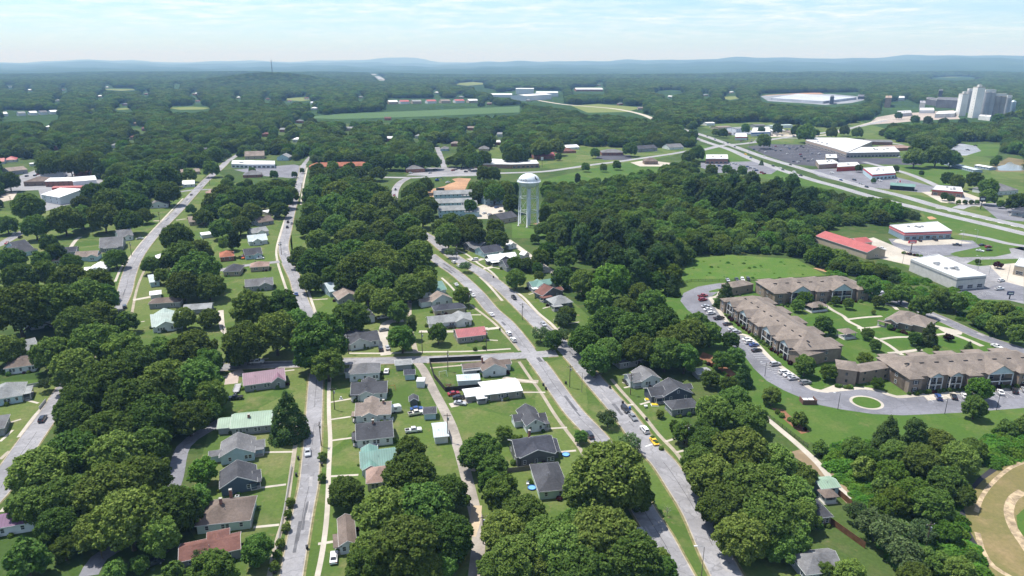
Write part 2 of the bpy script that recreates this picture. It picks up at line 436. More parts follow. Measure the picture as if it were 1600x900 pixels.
sheet('lawn', [(1484, 397), (1492, 394), (1560, 380), (1575, 385), (1580, 396), (1555, 401), (1500, 402)], .05, LUSH, 'kerbed grass island in the shop lot')
sheet('parking_lot', [(1440, 402), (1500, 400), (1600, 385), (1600, 475), (1560, 465), (1510, 470), (1490, 452), (1530, 430), (1500, 412)], .020, ASPH, 'asphalt drives between the shop lots')
sheet('parking_lot', [(1495, 452), (1540, 450), (1575, 440), (1600, 442), (1600, 470), (1545, 468), (1510, 468)], .026, ASPH2, 'parking lot of the white roofed box')
sheet('lawn', [(1510, 412), (1522, 406), (1600, 404), (1600, 410), (1530, 416)], .05, LUSH, 'grass strip between the shop drives')
sheet('parking_lot', [(1545, 414), (1600, 410), (1600, 448), (1570, 440)], .03, CONC, 'concrete lot of the tan shop')
# town middle
sheet('parking_lot', [(635, 274), (668, 262), (700, 262), (738, 262), (770, 268), (768, 274), (700, 276)], .02, ASPH, 'asphalt lots by the mid town crossing')
sheet('parking_lot', [(365, 265), (460, 257), (480, 262), (475, 280), (400, 274)], .02, ASPH2, 'asphalt lot of the long flat school')
sheet('parking_lot', [(30, 275), (65, 262), (160, 262), (180, 300), (70, 330), (60, 297), (-20, 300), (-20, 283)], .02, paving('works_yard', (.25, .25, .26), .4, 0, .05), 'yard of the white roofed works')
sheet('parking_lot', [(-30, 305), (28, 299), (20, 312), (-30, 322)], .02, paving('sandy_yard', (.42, .37, .31), .4, 0, .05), 'sandy pale yard')
sheet('parking_lot', [(935, 243), (985, 242), (988, 250), (945, 250), (930, 247)], .02, ASPHD, 'dark lot of the brick hall')
sheet('parking_lot', [(985, 254), (1010, 250), (1060, 256), (1035, 260), (1000, 260)], .02, CONC, 'concrete lot of the small brown shop')
sheet('parking_lot', [(1095, 254), (1180, 252), (1220, 262), (1205, 272), (1120, 270), (1095, 262)], .02, ASPH2, 'lot of the brown roadside shop')
sheet('parking_lot', [(740, 325), (775, 312), (790, 318), (788, 342), (745, 342)], .02, CONC, 'pale parking court of the grey townhouses')
# apartments
sheet('parking_lot', [(1168, 442), (1145, 441), (1120, 443), (1090, 448), (1068, 458), (1063, 470), (1074, 484), (1100, 503), (1135, 532), (1164, 557), (1178, 576), (1198, 595), (1225, 610), (1262, 626), (1276, 632), (1316, 640), (1364, 647), (1411, 649), (1499, 645), (1620, 636),
    (1620, 607), (1441, 618), (1401, 622), (1377, 613), (1350, 608), (1316, 610), (1293, 612), (1269, 610), (1242, 590), (1205, 563), (1171, 529), (1148, 519), (1121, 482), (1109, 465), (1124, 455), (1168, 450)], .03, ASPH2, 'winding parking loop of the apartments')
sheet('lawn', [(1108, 455), (1122, 451), (1130, 453), (1122, 456), (1108, 457)], .06, LUSH, 'small kerbed grass island')
sheet('parking_lot', [(1441, 617), (1455, 616), (1490, 615), (1490, 622), (1450, 626)], .034, CONC, 'concrete pad at the apartment end')
sheet('parking_lot', [(1276, 612), (1312, 598), (1330, 598), (1322, 606), (1293, 614)], .036, CONC, 'pale concrete entrance pad')
sheet('parking_lot', [(1425, 506), (1444, 504), (1505, 518), (1502, 523), (1480, 522), (1462, 511)], .034, CONC, 'pale concrete by the clubhouse')
sheet('mulch_bed', [(1092, 560), (1110, 568), (1140, 590), (1150, 585), (1120, 558), (1098, 550)], .03, MULCH, 'pine straw bed by the loop')
sheet('mulch_bed', [(1205, 637), (1225, 640), (1240, 655), (1266, 675), (1252, 678), (1230, 660)], .03, MULCH, 'pine straw bed on the bank')
# baseball field
sheet('running_track', [(1620, 703), (1600, 705), (1553, 727), (1528, 747), (1508, 772), (1500, 795), (1500, 815), (1515, 850), (1545, 905), (1580, 905), (1700, 905), (1700, 700)], .02, BLACKP, 'dark strip around the ball field')
BF = grass_mat('worn_outfield', [(.15, .145, .055), (.185, .16, .066), (.215, .17, .08)], (.31, .22, .125), 1., .05)
sheet('ball_field', [(1620, 708), (1600, 713), (1564, 731), (1536, 750), (1514, 774), (1506, 795), (1517, 833), (1536, 866), (1552, 905), (1600, 960), (1690, 1000), (1800, 985), (1870, 900), (1880, 810), (1800, 725), (1700, 700)], .03, BF, 'worn grass of the ball field')
def arc(c, r, a0, a1, n=16): return [(c.x+r*math.cos(math.radians(a0+(a1-a0)*i/n)), c.y+r*math.sin(math.radians(a0+(a1-a0)*i/n)), 0) for i in range(n+1)]
bc = G(1660, 818)
SAND = paving('infield_dirt', (.40, .31, .20), .9, 0, .5)
L = smooth_line([G(*p) for p in ((1600, 722), (1577, 732), (1553, 752), (1535, 775), (1525, 800))], 2); ribbon('worn_path', L, 1.2, .036, SAND, 0, 'sandy worn path across the ball field')
L = smooth_line([G(*p) for p in ((1598, 768), (1582, 780), (1576, 800), (1584, 826), (1600, 850), (1620, 880))], 2); ribbon('worn_path', L, 2.4, .036, SAND, 0, 'sandy arc of the infield')
L = smooth_line([G(*p) for p in ((1527, 832), (1536, 862), (1552, 885), (1585, 905))], 2); ribbon('worn_path', L, 1.4, .036, SAND, 0, 'sandy worn edge of the ball field')
sheet('ball_field', [(1620, 790), (1600, 795), (1588, 806), (1590, 825), (1605, 845), (1640, 860), (1700, 830), (1700, 790)], .036, LUSH, 'green grass inside the infield arc')
# ---------------------------------------------------------------- roads
def road(pxs, w, m=ASPH, z=.04, kerb=True, label=None, name='road', verge=0., step=4.):
    L = smooth_line([G(*p) for p in pxs], step)
    LINES.append((L, w/2))
    ribbon(name, L, w, z, m, 0, label)
    ROADS.append((L, w, kerb, verge, len(LINES)-1, label))
    return L
ROADS = []
rA = road([(436, 1010), (455, 900), (473, 802), (482, 760), (485, 729), (489, 680), (493, 605), (496, 570)], 5.2, label='grey street running down between the mill houses', verge=.9)
rA2 = road([(496, 575), (496, 540), (485, 502), (470, 466), (462, 437), (449, 410), (443, 385), (449, 357), (455, 330), (468, 285), (474, 258)], 6.2, z=.044, label='narrow street climbing past the crossing', verge=.8)
rX = road([(320, 577), (392, 571), (462, 569), (530, 565), (605, 563.5), (730, 560), (805, 556), (870, 552)], 6.7, z=.048, label='cross street between the boulevard and the mill houses', verge=.8)
rBR = road([(1235, 1060), (1133, 895), (1090, 805), (1062, 760), (1036, 722), (1010, 695), (968, 640), (930, 597), (900, 562), (874, 536), (844, 508), (814, 478), (784, 450), (752, 426), (710, 402), (678, 376), (655, 362)], 7.6, z=.052, label='lane of the boulevard nearer the apartments', verge=1.)
rBL = road([(1150, 1060), (1058, 890), (1032, 840), (1007, 800), (975, 742), (936, 686), (896, 643), (868, 605), (850, 579), (828, 551), (794, 508), (768, 484), (744, 456), (716, 430), (690, 412), (672, 398)], 6.5, z=.056, label='lane of the boulevard nearer the mill houses', verge=.9)
rB = road([(-25, 790), (0, 762), (22, 725), (50, 684), (62, 667), (82, 640), (120, 580), (165, 505), (185, 477), (195, 455), (201, 432), (212, 405), (232, 377), (255, 352), (280, 327), (300, 305), (322, 282), (345, 262), (354, 253)], 7.2, z=.06, label='long diagonal street in the shade of oaks', verge=.6)
rC = road([(-40, 398), (0, 382), (25, 368), (45, 357), (40, 352), (0, 352)], 6.5, z=.05, label='short street among the far trees')
rD = road([(651, 566), (661, 577), (677, 609), (694, 641), (706, 667), (715, 695), (723, 722), (735, 770), (742, 800), (748, 840), (742, 905)], 3.6, GRAVEL, .045, False, 'pale gravel alley behind the mill houses', 'alley')
rE = road([(340, 423), (370, 417), (400, 413), (437, 409)], 5., z=.043, label='short side street below the brick cottage')
rF = road([(138, 900), (155, 872), (190, 850), (230, 818), (270, 760), (287, 698), (331, 667), (350, 655)], 4.6, ASPH2, .045, False, 'shaded lane under the big oaks')
road([(600, 277), (649, 277.5), (697, 274.5), (770, 271), (843, 268.5), (881, 264), (925, 257.5), (969, 252), (1004, 247), (1046, 241), (1075, 236), (1104, 233)], 9., HWY, .04, False, 'main road across mid town', step=12)
road([(614, 325), (615, 311), (618, 296), (626, 285), (640, 277)], 7, label='street below the main road', step=8, z=.05)
road([(696, 268), (692, 255), (688, 243), (683, 230)], 7, kerb=False, label='street running away to the far woods', step=8, z=.05)
road([(474, 258), (480, 250), (486, 244)], 5, kerb=False, step=8)
road([(354, 253), (375, 240), (392, 234)], 7, kerb=False, step=8)
road([(330, 296), (300, 297), (280, 300)], 6, kerb=False, step=8, z=.05)
road([(180, 274), (120, 270), (60, 274), (30, 280), (-30, 284)], 7, kerb=False, step=8)
# highway
road([(1030, 190), (1070, 203), (1100, 212), (1148, 229), (1195, 246), (1249, 262), (1296, 276), (1350, 292), (1408, 306), (1460, 321), (1496, 330), (1548, 342.5), (1600, 354), (1660, 370)], 11, HWY, .05, False, 'far carriageway of the highway', step=12)
road([(1060, 206), (1104, 222), (1141, 234), (1175, 249), (1222, 266), (1276, 283), (1310, 292), (1364, 308), (1420, 322), (1478, 336), (1531, 348.5), (1583, 361), (1660, 380)], 10.5, HWY, .054, False, 'near carriageway of the highway', step=12)
road([(1090, 236), (1104, 233), (1130, 227), (1158, 225), (1184, 221.5), (1218, 216), (1250, 212), (1291, 207), (1320, 202), (1345, 197), (1385, 188)], 11, HWY, .058, False, 'cross road by the traffic lights', step=12)
road([(1218, 216), (1290, 216), (1360, 219), (1410, 226)], 7, HWY, .045, False, 'drive behind the shopping centre', step=12)
road([(1350, 253), (1385, 262), (1420, 272), (1450, 284), (1475, 296), (1530, 318)], 8, HWY, .045, False, 'access road above the roadside shops', step=8)
road([(1496, 326), (1510, 321), (1540, 320), (1600, 318)], 9, HWY, .047, False, 'side road by the diner', step=8)
road([(1500, 365), (1540, 372), (1572, 380), (1610, 386)], 7, HWY, .045, False, 'drive behind the red banded shop', step=8)
road([(1320, 437), (1357, 452), (1397, 469), (1465, 496), (1532, 526), (1600, 549), (1660, 572)], 7.2, ASPH2, .045, True, 'drive behind the apartments')
# far roads
road([(1030, 190), (1000, 178), (960, 170), (915, 166), (880, 163), (845, 157.5), (820, 153)], 14, CONC, .05, False, 'pale highway far off in the woods', step=20)
road([(745, 137), (755, 139.5), (765, 141), (772, 143)], 26, CONC, .05, False, 'pale far road', step=30)
road([(577, 113), (585, 117), (594, 122.5), (598, 126)], 45, HWY, .6, False, 'pale road cut through the far woods', step=60)
road([(1270, 213), (1300, 209), (1345, 196), (1380, 187), (1420, 183)], 8, CONC, .05, False, 'road to the silos', step=12)
# kerbs and tan verges along the streets
KERB = paving('kerb_concrete', (.36, .32, .26), .4, 0, .3)
for L, w, kerb, verge, k, lab in ROADS:
    if not kerb: continue
    verge *= .65
    for s in (-1, 1):
        if verge:
            V = offset_line(L, s*(w/2+.3+verge/2)); keep = [not in_road(p, k, .6) for p in V]
            ribbon('verge', V, verge, .03, TAN, 0, 'worn tan verge beside the street', keep=keep)
        V = offset_line(L, s*(w/2+.15)); keep = [not in_road(p, k, .3) for p in V]
        ribbon('kerb', V, .3, .13, KERB, .12, 'concrete kerb', keep=keep)
SEAL = paving('crack_sealant', (.07, .07, .075), .3, 0, .3); PATCH = paving('asphalt_patch', (.12, .12, .128), .5, 0, .3); PATCHL = paving('pale_asphalt_patch', (.32, .31, .31), .4, 0, .3)
rk = random.Random(4)
for L, w, kerb, verge, k, lab in ROADS:
    if not kerb or len(L) < 12: continue
    ribbon('road_seam', [p+Vector((math.sin(i*.9)*.12, 0)) for i, p in enumerate(offset_line(L, .15))], .13, .0635, SEAL, 0, 'dark sealed seam along the street', keep=[rk.random() < .8 for _ in L])
    for _ in range(len(L)//7):
        i = rk.randrange(1, len(L)-4); n_ = rk.choice((1, 1, 2, 3)); V = offset_line(L, rk.uniform(-.36, .36)*w)[i:i+n_+1]
        ribbon('road_patch', V, rk.uniform(.5, 1.7), .0625+.0002*rk.random(), rk.choice((PATCH, PATCHL, PATCHL)), 0, 'patched piece of street')
def walk(pxs, w=1.5, m=CONC, z=.035, name='footpath', label='pale concrete path', free=False, pad=.2):
    L = smooth_line([G(*p) for p in pxs], 2.)
    ribbon(name, L, w, z, m, 0, label, keep=None if free else [not in_road(p, None, pad) for p in L]); return L
WX = dict(name='pavement', label='concrete pavement along the street')
walk([(495, 905), (504, 860), (511, 802), (514, 729), (516, 690), (514, 645), (514, 610), (516, 580)], 1.4, CONC, **WX)
walk([(420, 905), (432, 850), (446, 800), (455, 740), (462, 690), (464, 660)], 1.4, CONCB, **WX)
walk([(545, 552), (600, 552), (660, 550), (730, 549), (798, 545)], 1.4, CONC, **WX)
walk([(330, 570), (355, 566), (420, 560)], 1.3, CONCB, **WX)
walk([(335, 590), (395, 585), (460, 578)], 1.2, CONC, **WX)
walk([(640, 578), (720, 571), (800, 566)], 1.2, CONCB, **WX)
walk([(785, 470), (760, 442), (728, 414), (714, 401), (700, 388)], 1.5, CONC, **WX)
walk([(900, 560), (868, 513), (840, 488), (815, 462), (790, 448), (768, 425), (748, 412), (730, 398), (712, 390)], 1.5, CONC, **WX)
walk([(812, 548), (790, 523), (770, 503), (747, 485), (735, 476)], 1.3, CONCB, **WX)
walk([(690, 434), (702, 445), (712, 456)], 1.3, CONC, **WX)
walk([(811, 565), (828, 590), (845, 613), (865, 645), (882, 669), (902, 695), (914, 714)], 1.3, CONCB, **WX)
walk([(955, 592), (970, 610), (990, 632), (1010, 655), (1030, 680), (1056, 707), (1080, 740), (1110, 780)], 1.4, CONCB, **WX)
walk([(180, 440), (190, 418), (205, 400), (222, 378), (245, 353), (262, 335), (286, 310)], 1.4, CONC, **WX)
walk([(206, 490), (213, 455), (222, 430), (235, 405)], 1.3, CONCB, **WX)
walk([(497, 500), (485, 465), (478, 445)], 1.3, CONC, **WX)
walk([(450, 460), (440, 430), (434, 410), (432, 390), (438, 365), (446, 340)], 1.4, CONC, **WX)
walk([(470, 320), (474, 290), (480, 262)], 1.5, CONC, **WX)
walk([(30, 683), (55, 650), (75, 628)], 1.6, CONC, **WX)
walk([(2, 800), (15, 785)], 1.3, CONC, **WX)
walk([(0, 718), (20, 700)], 1.3, CONCB, **WX)
WH = dict(name='front_walk', label='narrow concrete walk to a house')
for a in ([(514, 629), (549, 623)], [(514, 656), (548, 651)], [(514, 689), (551, 684)], [(505, 745), (560, 742)], [(497, 850), (530, 845)],
          [(458, 706), (400, 707)], [(447, 757), (408, 762)], [(436, 820), (396, 824)], [(440, 660), (424, 672)],
          [(1000, 632), (1022, 626)], [(1056, 707), (1085, 700)], [(1040, 690), (1060, 684)], [(975, 606), (1000, 600)], [(990, 632), (972, 634)],
          [(886, 668), (852, 670)], [(900, 704), (868, 707)], [(838, 598), (790, 590)], [(852, 613), (815, 613)], [(778, 532), (760, 531)], [(762, 512), (742, 514)], [(752, 492), (735, 492)],
          [(865, 500), (890, 497)], [(848, 482), (866, 477)], [(826, 460), (848, 455)], [(772, 418), (792, 422)], [(758, 409), (776, 411)], [(205, 505), (226, 502)], [(480, 469), (512, 467)],
          [(10, 662), (33, 655)], [(0, 690), (20, 672)], [(152, 410), (178, 408)], [(60, 630), (40, 625)], [(880, 507), (905, 503)], [(855, 520), (875, 512)]):
    walk(a, 1.0, CONC, .038, **WH)
DW = dict(name='driveway', label='concrete driveway')
walk([(786, 590), (815, 595), (850, 597)], 3.0, CONCB, .037, **DW)
walk([(603, 555), (598, 530), (604, 505), (630, 500)], 4.5, CONC, .037, **DW)
walk([(650, 552), (645, 530), (640, 500), (640, 470)], 2.2, CONCB, .037, **DW)
walk([(655, 518), (690, 518), (735, 517), (780, 512)], 2.6, CONC, .037, **DW)
walk([(695, 635), (712, 632), (735, 626)], 3.4, CONC, .037, **DW)
walk([(755, 404), (742, 408), (732, 404)], 3.2, CONC, .037, **DW)
walk([(770, 417), (755, 420), (746, 416)], 3.2, CONC, .037, **DW)
walk([(361, 600), (365, 585), (380, 580)], 5, paving('pinkish_drive', (.40, .33, .29), .3, 0, .2), .037, **DW)
walk([(208, 469), (235, 464), (250, 462)], 3, CONC, .037, **DW)
walk([(108, 390), (118, 376), (126, 370)], 2.5, CONC, .037, **DW)
walk([(240, 345), (265, 345), (290, 342)], 3, CONCB, .037, **DW)
walk([(345, 485), (347, 510), (353, 520), (365, 521)], 2.6, CONC, .037, **DW)
walk([(975, 596), (985, 600)], 3, CONC, .037, **DW)
sheet('patio', [(726, 714), (737, 707), (752, 716), (757, 738), (736, 736)], .035, paving('tan_patio', (.42, .33, .25), .3, 0, .2), 'tan paved patio')
walk([(1188, 644), (1215, 668), (1246, 694), (1279, 725), (1310, 762), (1357, 800)], 2.2, CONC, .03, 'footpath', 'pale path along the apartment fence')
walk([(1240, 705), (1285, 735), (1325, 775), (1362, 812)], 5, paving('dirt_track', (.24, .18, .11), .4, 0, .1), .024, 'dirt_track', 'brown dirt track beside the thicket')
walk([(794, 375), (820, 394), (850, 416), (864, 426), (892, 443), (910, 455)], 4.2, CONC, .03, 'alley', 'pale alley behind the boulevard houses')
walk([(735, 838), (742, 815), (745, 790)], 3., paving('sandy_drive', (.45, .36, .25), .3, 0, .2), .05, 'driveway', 'sandy drive between the big oaks', True)
# apartment footpaths
WA = dict(name='footpath', label='pale concrete path in the apartment grounds', free=True)
walk([(1109, 465), (1121, 482), (1148, 517), (1171, 527), (1205, 561), (1242, 588), (1269, 608), (1293, 611), (1316, 609), (1350, 606.5), (1377, 612), (1401, 620), (1441, 617), (1520, 612), (1620, 605)], 2.2, CONC, .045, **WA)
walk([(1284, 472), (1300, 484), (1318, 494), (1326, 502), (1345, 512), (1350, 521)], 2, CONC, .034, **WA)
walk([(1325, 499), (1350, 496), (1378, 494)], 1.8, CONC, .036, **WA)
walk([(1340, 513), (1360, 512), (1380, 509)], 1.8, CONC, .036, **WA)
walk([(1350, 521), (1372, 530), (1390, 540), (1410, 555)], 1.8, CONC, .034, **WA)
walk([(1376, 530), (1400, 527), (1440, 526), (1480, 521)], 1.8, CONC, .038, **WA)
walk([(1388, 552), (1410, 550), (1440, 546)], 2.2, CONC, .038, **WA)
walk([(1488, 522), (1510, 530), (1535, 541)], 2.6, CONC, .04, **WA)
walk([(1124, 455), (1121, 462), (1109, 465)], 1.5, CONC, .04, **WA)
walk([(1106, 466), (1122, 464.5)], 1.5, CONC, .042, **WA)
walk([(1380, 474), (1395, 478), (1402, 484)], 2, CONC, .04, **WA)
# round island in the loop
c = G(1354, 629)
for r, m, z, nm, lb in ((5.6, CONC, .05, 'kerb', 'round concrete kerb of the loop island'), (4.6, LUSH, .09, 'lawn', 'round grass island in the loop')):
    sheet(nm, [(c.x+r*1.05*math.cos(t*math.pi/16), c.y+r*math.sin(t*math.pi/16)) for t in range(32)], z, m, lb, True)
# painted marks
def mark(a, b, w, z=.075, lab='white painted line'):
    L = [G(*a).to_2d(), G(*b).to_2d()]; ribbon('road_marking', L, w, z, LINE, 0, lab)
def stalls(p0, p1, n, length, name='road_marking', z=.06):
    a, b = G(*p0), G(*p1); d = (b-a); t = d.normalized(); nn = Vector((t.y, -t.x, 0)); m = MB()
    for i in range(n+1):
        c = a+d*(i/n); e = c+nn*length; s = t*.06
        m.poly([(c.x-s.x, c.y-s.y, z), (c.x+s.x, c.y+s.y, z), (e.x+s.x, e.y+s.y, z), (e.x-s.x, e.y-s.y, z)])
    o = m.build(name, LINE); tag(o, 'white parking stall lines', None, None, 'structure')
stalls((1121, 485), (1165, 526), 18, 5); stalls((1172, 532), (1201, 562), 10, 5); stalls((1206, 567), (1238, 590), 9, 5)
stalls((1445, 619), (1600, 610), 15, 5)
stalls((1400, 385), (1455, 396), 14, 5); stalls((1465, 384), (1520, 380), 10, -5); stalls((1505, 462), (1540, 455), 10, 5)
for k in range(7):
    f = k/6
    stalls((1180+f*80, 228+f*26), (1262+f*55, 228+f*20), 26, 5, z=.05)
# dashes and arrows on the highway
m = MB()
for (L, w, kb, vg, k, lab) in ROADS:
    if lab and 'carriageway' in lab:
        for off in ((-w/2+.5, 0), (w/2-.5, 0), (0, 1)):
            V = offset_line(L, off[0])
            for i in range(len(V)-1):
                a, b = V[i], V[i+1]; t = (b-a)
                if t.length < 1: continue
                if off[1]: b = a+t*.35
                t.normalize(); n2 = Vector((t.y, -t.x))*.11
                m.poly([(a.x-n2.x, a.y-n2.y, .075), (a.x+n2.x, a.y+n2.y, .075), (b.x+n2.x, b.y+n2.y, .075), (b.x-n2.x, b.y-n2.y, .075)])
V = smooth_line([G(1462, 325), G(1500, 334), G(1540, 343), G(1590, 355)], 5)
for i in range(0, len(V)-1, 2):
    a, b = V[i], V[i+1]; t = (b-a).normalized(); n2 = Vector((t.y, -t.x))*.7
    m.poly([(a.x-n2.x, a.y-n2.y, .08), (a.x+n2.x, a.y+n2.y, .08), (b.x+n2.x*.2, b.y+n2.y*.2, .08), (b.x-n2.x*.2, b.y-n2.y*.2, .08)])
tag(m.build('road_marking', LINE), 'white lane lines of the highway', None, None, 'structure')
mark((1008, 698), (1020, 694), .5); 
# ---------------------------------------------------------------- house kit
WHITE = plain('white_trim', (.62, .63, .63), .6, var=.12)
FRAME = plain('window_frame', (.68, .69, .69), .5, var=.1)
GLASS = glass_dark()
DARKV = plain('dark_void', (.02, .02, .022), .9, var=.3)
WOOD = plain('weathered_wood', (.16, .10, .06), .85, var=.4)
GREYW = plain('grey_wood', (.20, .18, .15), .85, var=.4)
STEEL = plain('galvanised_steel', (.42, .43, .44), .45, .6, .5, .2)
CONCP = plain('cast_concrete', (.40, .38, .34), .85, var=.3)
BRICKC = brick((.26, .10, .065))
R_ = dict(char=shingle((.075, .077, .086)), grey=shingle((.17, .17, .175)), lgrey=shingle((.27, .28, .28)), navy=shingle((.062, .066, .082)), brown=shingle((.17, .135, .115)),
          tan=shingle((.25, .205, .175)), pink=shingle((.30, .21, .175)), maroon=shingle((.17, .085, .07)), red=metal_roof((.34, .105, .11)), teal=metal_roof((.135, .255, .22)),
          mint=metal_roof((.24, .34, .25)), purple=metal_roof((.215, .125, .165)), violet=metal_roof((.17, .085, .16)), white=metal_roof((.74, .75, .75)), bluew=metal_roof((.46, .53, .55)), palegreen=metal_roof((.34, .42, .38)),
          rust=shingle((.33, .13, .08)), redm=metal_roof((.36, .085, .08)), flatw=plain("white_membrane_roof", (.62, .62, .61), .7, var=.3, scale=.12), apt=shingle((.22, .185, .158)), blue=metal_roof((.05, .14, .42)))
W_ = dict(white=siding((.62, .65, .66)), lblue=siding((.42, .55, .60)), dblue=siding((.075, .105, .145)), navy=siding((.075, .088, .115)), mint=siding((.46, .57, .50)), grey=siding((.27, .28, .29)),
          dgrey=siding((.12, .125, .13)), tan=siding((.40, .34, .26)), cream=siding((.58, .54, .42)), brick=BRICKC, brown=brick((.20, .14, .10)), greyb=brick((.26, .24, .22)), metalw=siding((.66, .68, .70)), red=siding((.40, .06, .05)))
_WC = {}
def win_mesh(w, h):
    k = ('win', w, h)
    if k not in _WC:
        a = MB(); t = .09
        a.box(-w/2, w/2, -.05, 0, h/2-t, h/2); a.box(-w/2, w/2, -.07, 0, -h/2, -h/2+t)
        a.box(-w/2, -w/2+t, -.05, 0, -h/2+t, h/2-t); a.box(w/2-t, w/2, -.05, 0, -h/2+t, h/2-t)
        a.box(-w/2+t, w/2-t, -.045, 0, -.03, .03)
        b = MB(); b.box(-w/2+t, w/2-t, -.03, .01, -h/2+t, h/2-t)
        _WC[k] = (a.mesh('window', FRAME), b.mesh('pane', GLASS))
    return _WC[k]
def window(root, p, rz, w=.95, h=1.4, pane=True):
    f, g = win_mesh(w, h)
    if not pane: 
        o = link('window', g, root); o.location = p; o.rotation_euler = (0, 0, rz); return
    o = link('window', f, root); o.location = p; o.rotation_euler = (0, 0, rz)
    link('pane', g, o)
def door_mesh(c):
    k = ('door', c)
    if k not in _WC:
        a = MB(); a.box(-.5, .5, -.05, 0, 0, 2.1, plain('door_paint_%d' % len(_WC), c, .5, var=.1)); a.box(-.6, -.5, -.07, 0, 0, 2.2, FRAME); a.box(.5, .6, -.07, 0, 0, 2.2, FRAME); a.box(-.5, .5, -.07, 0, 2.1, 2.2, FRAME)
        b = MB(); b.box(.33, .4, -.11, -.05, 1., 1.08)
        _WC[k] = (a.mesh('door'), b.mesh('handle', STEEL))
    return _WC[k]
def door(root, p, rz, c=(.10, .05, .04)):
    d, h = door_mesh(c); o = link('door', d, root); o.location = p; o.rotation_euler = (0, 0, rz); link('handle', h, o)
OH = .42; RT = .16
def block(wm, rm, fm, x0, x1, y0, y1, h, kind, pitch, oh=OH, gable=True):
    """walls and roof of one rectangular volume"""
    wx, wy = x1-x0, y1-y0
    if kind == 'flat':
        wm.box(x0, x1, y0, y1, 0, h); rm.box(x0-.12, x1+.12, y0-.12, y1+.12, h, h+.18)
        return h
    if kind in ('gx', 'gy'):
        half = (wy if kind == 'gx' else wx)/2; rise = half*pitch
        if kind == 'gx':
            ym = (y0+y1)/2
            wm.prism([(x0, y0, 0), (x0, y1, 0), (x0, y1, h), (x0, ym, h+rise-.03), (x0, y0, h)], [(x1, y0, 0), (x1, y1, 0), (x1, y1, h), (x1, ym, h+rise-.03), (x1, y0, h)])
            e = h-oh*pitch
            for ya, s in ((y0-oh, 1), (y1+oh, -1)):
                q = [(x0-oh, ya, e+RT), (x1+oh, ya, e+RT), (x1+oh, ym, h+rise+RT), (x0-oh, ym, h+rise+RT)]
                rm.slab(q if s == 1 else q[::-1], RT)
                for xa in (x0-oh-.03, x1+oh-.03): fm.prism([(xa, ya, e-.1), (xa+.06, ya, e-.1), (xa+.06, ym, h+rise-.1), (xa, ym, h+rise-.1)], [(xa, ya, e+RT+.01), (xa+.06, ya, e+RT+.01), (xa+.06, ym, h+rise+RT+.01), (xa, ym, h+rise+RT+.01)])
                fm.box(x0-oh, x1+oh, ya-(.05 if s == 1 else 0), ya+(0 if s == 1 else .05), e-.06, e+RT-.02)
        else:
            xm = (x0+x1)/2
            wm.prism([(x1, y0, 0), (x0, y0, 0), (x0, y0, h), (xm, y0, h+rise-.03), (x1, y0, h)], [(x1, y1, 0), (x0, y1, 0), (x0, y1, h), (xm, y1, h+rise-.03), (x1, y1, h)])
            e = h-oh*pitch
            for xa, s in ((x0-oh, 1), (x1+oh, -1)):
                q = [(xa, y1+oh, e+RT), (xa, y0-oh, e+RT), (xm, y0-oh, h+rise+RT), (xm, y1+oh, h+rise+RT)]
                rm.slab(q if s == 1 else q[::-1], RT)
                for ya in (y0-oh-.03, y1+oh-.03): fm.prism([(xa, ya, e-.1), (xa, ya+.06, e-.1), (xm, ya+.06, h+rise-.1), (xm, ya, h+rise-.1)], [(xa, ya, e+RT+.01), (xa, ya+.06, e+RT+.01), (xm, ya+.06, h+rise+RT+.01), (xm, ya, h+rise+RT+.01)])
                fm.box(xa-(.05 if s == 1 else 0), xa+(0 if s == 1 else .05), y0-oh, y1+oh, e-.06, e+RT-.02)
        return h+rise
    if kind == 'hip':
        wm.box(x0, x1, y0, y1, 0, h)
        a, b, c, d = x0-oh, x1+oh, y0-oh, y1+oh
        half = min(b-a, d-c)/2; rise = half*pitch; e = h-oh*pitch*.3
        if b-a >= d-c: r0, r1 = (a+half, (c+d)/2, e+rise), (b-half, (c+d)/2, e+rise)
        else: r0, r1 = ((a+b)/2, c+half, e+rise), ((a+b)/2, d-half, e+rise)
        A, B, C, D = (a, c, e), (b, c, e), (b, d, e), (a, d, e)
        if b-a >= d-c: qs = [[A, B, r1, r0], [B, C, r1], [C, D, r0, r1], [D, A, r0]]
        else: qs = [[A, B, r0], [B, C, r1, r0], [C, D, r1], [D, A, r0, r1]]
        for q in qs: rm.poly(q)
        rm.poly([D, C, B, A])
        for s in ((a, b, c-.04, c), (a, b, d, d+.04), (a-.04, a, c, d), (b, b+.04, c, d)): fm.box(*s, e-.2, e-.01)
        return e+rise
    if kind == 'shed':   # falls toward the front
        r = wy*pitch
        wm.prism([(x0, y0, 0), (x0, y1, 0), (x0, y1, h+r), (x0, y0, h)], [(x1, y0, 0), (x1, y1, 0), (x1, y1, h+r), (x1, y0, h)])
        rm.slab([(x0-oh, y0-oh, h-oh*pitch+RT), (x1+oh, y0-oh, h-oh*pitch+RT), (x1+oh, y1+.1, h+r+.1*pitch+RT), (x0-oh, y1+.1, h+r+.1*pitch+RT)], RT)
        return h+r
TOPS = {(363, 681): 645, (346, 727): 675, (347, 776): 718, (309, 835): 783, (284, 892): 846, (383, 613): 579, (547, 597): 567, (550, 627): 596, (557, 661): 628, (559, 700): 660, (566, 744): 704,
        (755, 590): 566, (823, 677): 630, (808, 729): 684, (843, 781): 733, (716, 537): 512, (672, 515): 491, (680, 494): 475, (676, 480): 460, (546, 547): 519, (735, 393): 375, (766, 414): 396, (832, 456): 437,
        (848, 470): 447, (866, 484): 461, (1003, 606): 577, (1037, 630): 594, (1050, 651): 627, (240, 520): 488, (138, 432): 408, (118, 409): 392, (157, 394): 370, (234, 483): 465, (-12, 841): 800, (1258, 824): 794, (1258, 912): 866}
